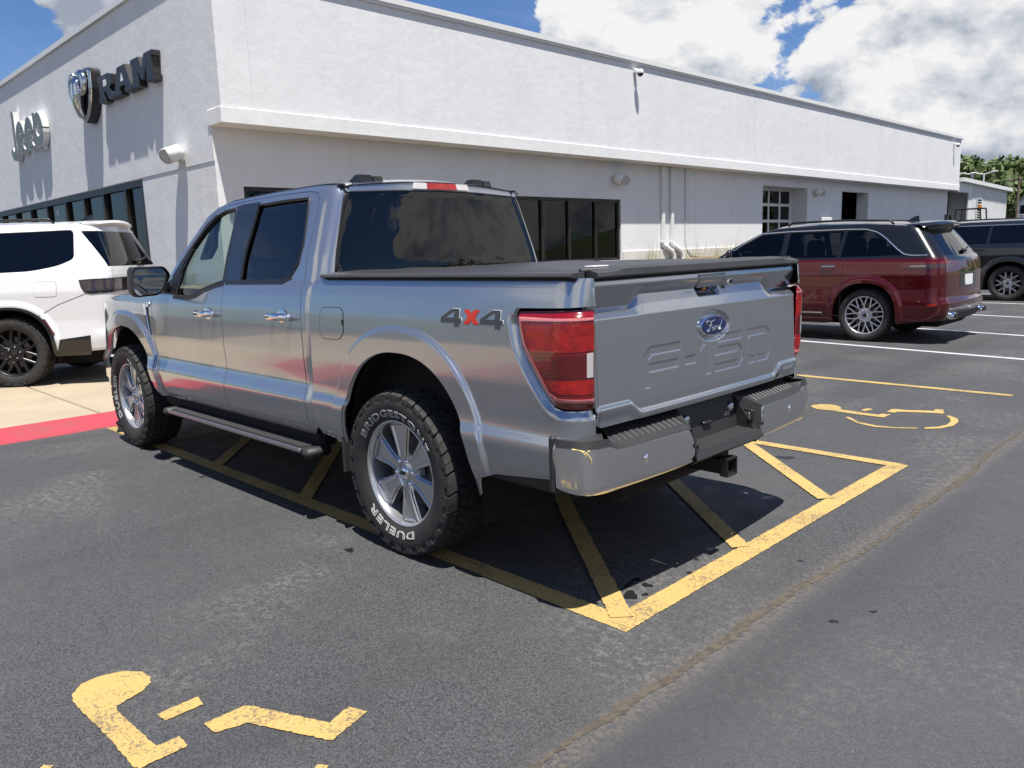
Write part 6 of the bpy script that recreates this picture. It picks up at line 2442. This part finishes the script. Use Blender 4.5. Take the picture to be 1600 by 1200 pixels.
# fenders: from the door gap forward
fe_arch = arch_pts(FX, FZ, FA, FB, 2.3, .47, 44)
fen = [(2.974, .50), (2.980, .70), (3.004, 1.05), (3.006, 1.20), (3.0, 1.252), (3.2, 1.262), (3.6, 1.245), (4.0, 1.21), (4.35, 1.15), (4.42, 1.05), (4.42, .60)]
fen = [(4.42, .60), (FX + FA + .02, .60)] + [p for p in fe_arch if p[1] > .60] + [(FX - FA, .60), (FX - FA, .52), (2.974, .495)] + [(2.981, .70), (3.004, 1.05), (3.007, 1.20), (3.002, 1.252), (3.2, 1.262), (3.6, 1.245), (4.0, 1.21), (4.35, 1.15), (4.42, 1.05)]
cre = [CW.loop(arch_pts(FX, FZ, FA * k_, FB * k_, 2.3, FZ, 60)[1:-1]) for k_ in (1.16, 1.172, 1.185, 1.198, 1.213)]
FE = panel('fender', CW.loop(fen), CW.S, M['silver'], TR, .02, thick=.04, both=True, creases=cre)
for k_ in (0, 1):
    vt = [(3.135, 1.185), (3.080, 1.185), (3.045, .960), (3.062, .955)]
    panel('fender_vent', CW.loop(vt), CW.S, M['dark'], FE[k_], .02, off=.003, thick=.004, mirror=k_ == 1)
    panel('vent_blade', CW.loop([(3.150, 1.195), (3.120, 1.195), (3.055, .955), (3.066, .950)]), CW.S, M['chrome'], FE[k_], .02, off=.010, thick=.012, mirror=k_ == 1)
    panel('vent_badge', CW.loop([(3.140, 1.200), (3.045, 1.200), (3.050, 1.165), (3.120, 1.165)]), CW.S, M['bumper_chrome'], FE[k_], .02, off=.009, thick=.010, mirror=k_ == 1)
# lower sill trim
for s_ in (1, -1):
    MB().bb(.78, 3.02, s_ * .80, s_ * .915, .42, .51, .02).build('rocker_trim', M['dark'], TR)

# roof between the rails, with the ditch strips
def roof_edge(x):
    z = np.interp(x, [.90, 1.01, 1.46, 2.02, 2.20], [1.893, 1.897, 1.895, 1.878, 1.845])
    return z
rf = MB()
xs_ = np.linspace(.735, 2.16, 36)
ny_ = 28
for i, x in enumerate(xs_):
    ye = float(profCab(roof_edge(x))) - .004
    for j in range(ny_ + 1):
        q = -1 + 2 * j / ny_
        xr_ = x
        rear = sstep(x, .90, .735)
        zc = roof_edge(x) + .055 * (1 - q * q) - .0 * rear
        if x < .90:
            zc -= float(rear) * (.012 + .018 * (1 - q * q))
            xr_ = x + .02 * float(rear) * (q * q) - .02 * float(rear) * (1 - q * q)
        rf.V.append((xr_, ye * q * (1 - .10 * float(rear) * 0), zc))
for i in range(len(xs_) - 1):
    for j in range(ny_):
        a0 = i * (ny_ + 1) + j
        rf.F.append((a0, a0 + ny_ + 1, a0 + ny_ + 2, a0 + 1))
roof = rf.build('roof', M['silver'], TR, smooth=True)
for s_ in (1, -1):
    pts = [(x + (0 if x > .75 else .005), s_ * (float(profCab(roof_edge(x))) - .022), roof_edge(x) + .0065 + .055 * (1 - (1 - .022 / .69) ** 2) - (.012 * float(sstep(x, .90, .735)))) for x in np.linspace(.745, 2.15, 24)]
    MB().tube([(.722, s_ * .665, 1.866)] + [(a_, b_, c_ - .006) for a_, b_, c_ in pts], .0075, 6).build('roof_ditch_strip', M['trim'], roof, smooth=True)
# windscreen and hood
ws = MB()
wl = [(2.16, 1.855), (2.31, 1.80), (2.52, 1.625), (2.74, 1.41), (3.05, 1.24)]
for x, z in wl:
    ye = float(profCab(z)) - .012
    for j in range(13):
        q = -1 + j / 6
        ws.V.append((x + .11 * (1 - q * q), ye * q, z + .045 * (1 - q * q)))
for i in range(len(wl) - 1):
    for j in range(12):
        a0 = i * 13 + j
        ws.F.append((a0, a0 + 1, a0 + 14, a0 + 13))
ws.build('windscreen', M['cabin_glass'], TR, smooth=True)
hd_ = MB()
hl = [(3.03, 1.255), (3.6, 1.245), (4.0, 1.21), (4.35, 1.15), (4.45, 1.08)]
for x, z in hl:
    ye = float(Ycab(np.array([x]), np.array([min(z, 1.25)]))[0])
    for j in range(13):
        q = -1 + j / 6
        hd_.V.append((x + .10 * (1 - q * q), ye * q, z + .07 * (1 - q ** 4)))
for i in range(len(hl) - 1):
    for j in range(12):
        a0 = i * 13 + j
        hd_.F.append((a0, a0 + 1, a0 + 14, a0 + 13))
hd_.build('hood', M['silver'], TR, smooth=True)
MB().bb(4.18, 4.52, -.72, .72, .62, 1.12, .08).build('nose', M['silver'], TR)
MB().bb(4.50, 4.56, -.55, .55, .70, 1.08, .03).build('grille', M['gloss_black'], TR)
for s_ in (1, -1):
    MB().bb(4.40, 4.50, s_ * .56, s_ * .76, .80, 1.08, .03).build('headlight', M['lens_clear'], TR)
fb = MB().bb(4.30, 4.62, -.84, .84, .44, .68, .05)
fb.build('front_bumper', M['chrome'], TR)
for s_ in (1, -1):
    MB().bb(4.14, 4.36, s_ * .78, s_ * .90, .42, .69, .03).build('bumper_end', M['chrome'], TR)
# high brake lamp
CF = CW.full()
for nm, y0, y1, m_ in (('brake_lamp_lens', .115, -.115, 'lens_red'), ('cargo_lamp_lens', .215, .118, 'lens_clear'), ('cargo_lamp_lens', -.118, -.215, 'lens_clear')):
    panel(nm, rounded([(cwf(y0, 1.88), 1.872), (cwf(y1, 1.88), 1.872), (cwf(y1, 1.9), 1.908), (cwf(y0, 1.9), 1.908)], .006, 2), CF, M[m_], TR, .02, off=.012, thick=.02)
# roof pods
for (x, y) in ((.90, .46), (.90, -.42)):
    zr = 1.895 + .055 * (1 - (y / .69) ** 2)
    def wedge(cy, w, h):
        return [(x + .07, cy - w / 2, zr - .012), (x + .07, cy + w / 2, zr - .012), (x - .06, cy + w / 2, zr - .012), (x - .06, cy - w / 2, zr - .012),
                (x + .0, cy - w * .38, zr + h), (x + .0, cy + w * .38, zr + h), (x - .05, cy + w * .42, zr + h), (x - .05, cy - w * .42, zr + h)]
    WF = [(0, 1, 5, 4), (1, 2, 6, 5), (2, 3, 7, 6), (3, 0, 4, 7), (4, 5, 6, 7), (3, 2, 1, 0)]
    pod = obj('roof_pod', wedge(y, .10, .032), WF, M['trim'], TR)
    obj('pod_lens', wedge(y - .088, .07, .026), WF, M['gloss_black'], pod)
MB().tube([(1.9, -.45, 1.91), (1.86, -.45, 2.06)], .003, 5).build('aerial', M['trim'], TR)

# ---- cabin
cabin = MB().bb(.80, 2.9, -.80, .80, .62, .70).bb(.74, .80, -.78, .78, .70, 1.36).build('cabin_floor', M['interior'], TR)
for x in (1.72, .98):
    for y in (-.40, .40):
        st_ = MB().box((x + .26, y, .98), (.52, .52, .16), None, .05).box((x, y, 1.24), (.16, .50, .62), np.array([[.98, 0, -.17], [0, 1, 0], [.17, 0, .98]]), .06).build('seat', M['interior'], TR, sharp=60)
        hr = MB().box((x - .085, y, 1.64), (.09, .27, .19), None, .045).tube([(x - .07, y - .06, 1.5), (x - .08, y - .06, 1.6)], .008, 5).tube([(x - .07, y + .06, 1.5), (x - .08, y + .06, 1.6)], .008, 5).build('headrest', M['interior'], st_, sharp=60)
MB().bb(2.50, 2.98, -.80, .80, 1.02, 1.24, .05).bb(2.2, 2.6, -.12, .12, .8, 1.12, .03).build('dashboard', M['interior'], TR)
stw = [(2.33 + .07 * math.cos(q), .40 + .185 * math.sin(q), 1.22 + .175 * math.cos(q)) for q in np.linspace(0, 2 * PI, 28)[:-1]]
MB().tube(stw, .017, 8, True).tube([(2.33, .40, 1.22), (2.33, .55, 1.21)], .016, 6).tube([(2.33, .40, 1.22), (2.33, .25, 1.21)], .016, 6).tube([(2.33, .40, 1.22), (2.52, .40, 1.12)], .04, 8).build('steering_wheel', M['interior'], TR, smooth=True)
MB().box((2.30, 0, 1.74), (.02, .22, .06), None, .01).build('inside_mirror', M['interior'], TR)
gh_out = [(2.60, 1.50), (2.47, 1.505), (2.355, 1.585), (2.33, 1.68), (2.24, 1.80), (2.28, 1.80), (2.45, 1.655), (2.60, 1.515)]
gh_hole = [(2.52, 1.545), (2.475, 1.545), (2.395, 1.600), (2.385, 1.660), (2.43, 1.640)]
for s_ in (1, -1):
    panel('grab_handle', [(-x, z) for x, z in gh_out], lambda u, z, s_=s_: np.stack([-np.asarray(u), np.full(np.shape(u), .725), np.asarray(z, float)], -1), M['interior'], TR, .05, holes=[[(-x, z) for x, z in gh_hole]], thick=.03, mirror=s_ < 0)
for s_ in (1, -1):
    MB().bb(.85, 2.95, s_ * .80, s_ * .83, .62, 1.30).build('door_lining', M['interior'], TR)
MB().bb(.80, 2.15, -.62, .62, 1.862, 1.872).build('headliner', M['interior_light'], TR)

# ---- door mirrors
for s_ in (1, -1):
    lp = rounded([(1.185, 1.462), (.972, 1.462), (.932, 1.405), (.985, 1.300), (1.03, 1.268), (1.172, 1.262), (1.195, 1.30)], .022, 4)
    c0 = np.array(lp).mean(0)
    rings = [(2.640, 1.0), (2.660, 1.055), (2.72, 1.06), (2.79, .92), (2.83, .60)]
    V, F = [], []
    n = len(lp)
    for x, k in rings:
        V += [(x, s_ * (c0[0] + (p[0] - c0[0]) * k), c0[1] + (p[1] - c0[1]) * k) for p in lp]
    for r_ in range(len(rings) - 1):
        for i in range(n):
            F.append((r_ * n + i, r_ * n + (i + 1) % n, (r_ + 1) * n + (i + 1) % n, (r_ + 1) * n + i))
    F.append(tuple((len(rings) - 1) * n + i for i in range(n)))
    mo = obj('door_mirror', V, F, M['black_plastic'], TR, smooth=True)
    V = [(2.652, s_ * (c0[0] + (p[0] - c0[0]) * .93), c0[1] + (p[1] - c0[1]) * .93) for p in lp]
    V = [(x + .01 * (abs(y) - c0[0]) * -2.5 + .012, y, z) for x, y, z in V]
    obj('mirror_glass', V, [tuple(range(n)) if s_ < 0 else tuple(range(n))[::-1]], M['mirror'], mo)
    MB().box((2.72, s_ * .925, 1.315), (.11, .12, .07), None, .025).build('mirror_arm', M['trim'], mo, sharp=50)
    MB().box((2.69, s_ * 1.192, 1.325), (.05, .012, .07), None, .004).build('turn_lens', M['lens_clear'], mo)

# ---- rear bumper
pl = np.array([(-1.066, .982), (-1.10, .983), (-1.150, .976), (-1.200, .952), (-1.222, .905), (-1.232, .84), (-1.246, .70), (-1.262, .48), (-1.272, .285)])
sl = np.concatenate([[0], np.cumsum(np.linalg.norm(np.diff(pl, axis=0), axis=1))])
fine = np.linspace(0, sl[-1], 200)
px_, py_ = np.interp(fine, sl, pl[:, 0]), np.interp(fine, sl, pl[:, 1])
ker = np.ones(15) / 15
px2 = np.convolve(np.pad(px_, 7, mode='edge'), ker, 'valid')
py2 = np.convolve(np.pad(py_, 7, mode='edge'), ker, 'valid')
px2 = px2 * .7 + px_ * .3
py2 = py2 * .7 + py_ * .3
SL = sl[-1]
bump_tuck = prof([.50, .535, .556, .60, .66, .74], [.040, .018, .002, .0, .001, .004], .004)


def bump_S(s_, z):
    s_ = np.asarray(s_, float)
    x, y = np.interp(s_, fine, px2), np.interp(s_, fine, py2)
    dx, dy = np.interp(s_ + .004, fine, px2) - np.interp(s_ - .004, fine, px2), np.interp(s_ + .004, fine, py2) - np.interp(s_ - .004, fine, py2)
    ln = np.maximum(np.hypot(dx, dy), 1e-9)
    nx, ny = dy / ln, -dx / ln
    t = bump_tuck(z)
    return np.stack([x - nx * t, y - ny * t, z + 0 * s_], -1)


ch = [(0, .562), (.08, .545), (.24, .534), (.60, .545), (SL, .556), (SL - .02, .650), (SL - .045, .700), (.34, .702), (.30, .706), (.265, .722), (.05, .726), (0, .722)]
BC = panel('bumper_face', rounded(ch, [.004, .02, .02, .02, .006, .01, .006, .012, .012, .012, .006, .004], 4), bump_S, M['bumper_chrome'], TR, .015, thick=.025, both=True)
for k_, bo in enumerate(BC):
    sg = 1 if k_ == 0 else -1
    for sp_, zz in ((.40, .632), (.20, .635)) if False else ((.47, .638),):
        q = bump_S(np.array([sp_]), np.array([zz]))[0]
        V, F = lathe_geo([(0, .006), (.011, .006), (.012, .003), (.016, .003), (.018, 0)], 18, 'X')
        V = np.array(V)
        sn = obj('parking_sensor', np.stack([q[0] - V[:, 0], sg * q[1] + V[:, 1], q[2] + V[:, 2]], -1), F, M['chrome'], bo, smooth=True)
# scuff with yellow paint on the left corner
sc2 = MB()
for pts in ([(.085, .728), (.11, .727), (.135, .722), (.15, .712), (.165, .690), (.168, .665)], [(.125, .724), (.14, .71), (.145, .70)], [(.15, .722), (.165, .722)]):
    P = np.concatenate([np.linspace(a_, b_, 5)[:-1] for a_, b_ in zip(np.array(pts)[:-1], np.array(pts)[1:])])
    X = bump_S(P[:, 0], P[:, 1])
    sc2.tube([tuple(x_ + np.array([-.0005, .0008, 0])) for x_ in X], [RNG.uniform(.001, .003) for _ in X], 4)
sc2.build('paint_scuff', mat('scuff_yellow', (.62, .50, .16), .7), BC[0])
# step pads
for sg in (1, -1):
    sp = MB()
    n = 24
    for i in range(n + 1):
        s_ = .002 + (SL - .032) * i / n
        q = bump_S(np.array([s_]), np.array([.70]))[0]
        zt = .752 if s_ < .25 else (.752 - .044 * float(sstep(s_, .25, .31)))
        inn = np.array([min(-1.045, q[0] + .15), min(q[1] - (.10 if s_ < .15 else 0), .86) if s_ < .25 else q[1]])
        if s_ < .25:
            inn = np.array([-1.06 - .05 * s_ / .25, q[1] - .12])
        sp.V += [(q[0] + .003, sg * (q[1] - .001), zt - (.032 if s_ < .27 else .006)), (q[0] + .012, sg * q[1] * .990, zt + .004), (inn[0], sg * inn[1], .772), (inn[0], sg * inn[1], zt - .10)]
    for i in range(n):
        for q_ in range(3):
            sp.F.append((i * 4 + q_, i * 4 + q_ + 1, (i + 1) * 4 + q_ + 1, (i + 1) * 4 + q_))
    sp.F += [(0, 1, 2, 3), tuple(n * 4 + k for k in range(4))]
    pad = sp.build('step_pad', M['black_plastic'], TR, sharp=45)
    rib = MB()
    for i in range(15):
        y = .335 + i * .036
        x0 = float(np.interp(y, pl[::-1, 1], pl[::-1, 0]))
        rib.box((x0 + .080, sg * y, .7405), (.090, .009, .008), np.array([[.90, 0, .43], [0, 1, 0], [-.43, 0, .90]]).T, .003)
    tag(rib.build('tread_ribs', M['grey_plastic'], pad), kind='stuff')
    MB().box((-1.047, sg * .935, .650), (.030, .096, .232), None, .008).build('bumper_end_seal', M['black_plastic'], pad)
# centre notch with plate recess
ntc = MB()
yo, yi = .300, .245
Vn = [(-1.275, yo, .712), (-1.275, yo - .01, .558), (-1.15, yi, .72), (-1.165, yi, .60), (-1.268, yi + .0, .600), (-1.30, yi + .02, .545)]
for sg in (1, -1):
    ntc.add([(-1.262, sg * (yo + .01), .71), (-1.272, sg * (yo - .005), .562), (-1.17, sg * yi, .605), (-1.14, sg * yi, .765), (-1.14, sg * (yo + .01), .765), (-1.262, sg * yi, .600)], [(0, 1, 5, 2, 3), (0, 3, 4)] if sg < 0 else [(3, 2, 5, 1, 0), (4, 3, 0)])
ntc.add([(-1.14, yi, .775), (-1.14, -yi, .775), (-1.17, -yi, .605), (-1.17, yi, .605)], [(0, 1, 2, 3)])
ntc.add([(-1.17, yi, .605), (-1.17, -yi, .605), (-1.268, -yi, .598), (-1.268, yi, .598), (-1.285, -yo, .560), (-1.285, yo, .560), (-1.25, -yo, .535), (-1.25, yo, .535), (-1.268, -yi - .04, .598), (-1.268, yi + .04, .598)],
        [(0, 1, 2, 3), (9, 3, 2, 8, 4, 5), (5, 4, 6, 7)])
notch = ntc.build('bumper_centre', M['black_plastic'], TR)
MB().box((-1.152, .03, .665), (.006, .17, .075), np.array([[.97, 0, .22], [0, 1, 0], [-.22, 0, .97]]), .002).build('access_hole', M['dark'], notch)
MB().box((-1.165, .03, .668), (.02, .07, .02), np.array([[.97, 0, .22], [0, 1, 0], [-.22, 0, .97]]), .006).build('winch_tube', M['iron'], notch)
for y in (.195, -.195):
    V, F = lathe_geo([(0, .03), (.016, .03), (.022, .022), (.024, 0)], 16, 'X')
    V = np.array(V)
    obj('plate_lamp', np.stack([-1.142 - V[:, 0], y + V[:, 1], .708 + V[:, 2]], -1), F, M['steel'], notch, smooth=True)
plug = MB().box((-1.222, -.262, .662), (.062, .022, .062), np.array([[.92, .38, 0], [-.38, .92, 0], [0, 0, 1]]), .006).build('trailer_socket', M['iron'], notch)
MB().box((-1.2225, -.250, .662), (.036, .012, .036), np.array([[.92, .38, 0], [-.38, .92, 0], [0, 0, 1]]), .004).build('socket_cover', M['steel'], plug)
for y in (.290, -.290):
    V, F = lathe_geo([(0, .004), (.010, .004), (.012, 0)], 12, 'X')
    V = np.array(V)
    obj('trim_bolt', np.stack([-1.277 - V[:, 0], y + V[:, 1], .625 + V[:, 2]], -1), F, M['iron'], notch, smooth=True)
# filler between gate and bumper
MB().bb(-1.14, -1.02, -.90, .90, .60, .770, .01).build('bumper_filler', M['dark'], TR)
# hitch receiver
hr = MB()
for (y0, y1, z0, z1) in ((-.037, -.027, .435, .503), (.027, .037, .435, .503), (-.027, .027, .493, .503), (-.027, .027, .435, .445)):
    hr.bb(-1.27, -.80, y0, y1, z0, z1)
hit = hr.build('hitch_receiver', M['iron'], TR)
cl_ = MB()
for (y0, y1, z0, z1) in ((-.044, -.038, .426, .512), (.038, .044, .426, .512), (-.038, .038, .504, .512), (-.038, .038, .426, .434)):
    cl_.bb(-1.285, -1.245, y0, y1, z0, z1)
cl_.build('receiver_collar', M['iron'], hit)
MB().bb(-1.10, -1.06, -.26, .26, .485, .535, .01).build('hitch_crossbar', M['iron'], hit)
# exhaust and axle
MB().tube([(2.0, -.35, .40), (-.2, -.35, .46), (-.7, -.62, .45), (-.98, -.80, .42)], .035, 10).build('exhaust_pipe', M['iron'], TR, smooth=True)
MB().tube([(0, -.7, .42), (0, .7, .42)], .05, 10).box((0, 0, .42), (.28, .30, .26), None, .08).build('rear_axle', M['iron'], TR)
MB().tube([(FX + .02, -.7, .42), (FX + .02, .7, .42)], .04, 10).build('front_axle', M['iron'], TR)

# ---- running boards, mud flaps
for sg in (1, -1):
    rb = MB().bb(.80, 2.70, sg * .885, sg * 1.022, .395, .432, .008).build('running_board', M['black_plastic'], TR)
    MB().bb(.82, 2.68, sg * 1.0225, sg * 1.040, .410, .434, .005).build('board_edge', M['board_edge'], rb)
    for x0, x1 in ((.725, .80), (2.70, 2.775)):
        MB().bb(x0, x1, sg * .88, sg * 1.045, .385, .440, .018).build('end_cap', M['black_plastic'], rb, sharp=50)
    tr_ = MB()
    for i in range(48):
        tr_.bb(.84 + i * .0385, .858 + i * .0385, sg * .90, sg * 1.012, .433, .440, .002)
    tag(tr_.build('tread_ribs', M['grey_plastic'], rb), kind='stuff')
    for x in (1.1, 1.8, 2.5):
        MB().box((x, sg * .80, .44), (.06, .20, .04), None, .008).build('bracket', M['iron'], rb)
    MB().bb(.452, .470, sg * .74, sg * .985, .345, .545, .008).build('mud_guard', M['black_plastic'], TR)

# ---- wheels
TW = make_wheel('truck', .418, .266, .142, lettering=True)
for x, roll in ((0.0, 0.0), (FX + .04, math.radians(-72))):
    for rt in (False, True):
        place_wheel(TW, TR, (x, .842 * (-1 if rt else 1), .419), rt, roll)
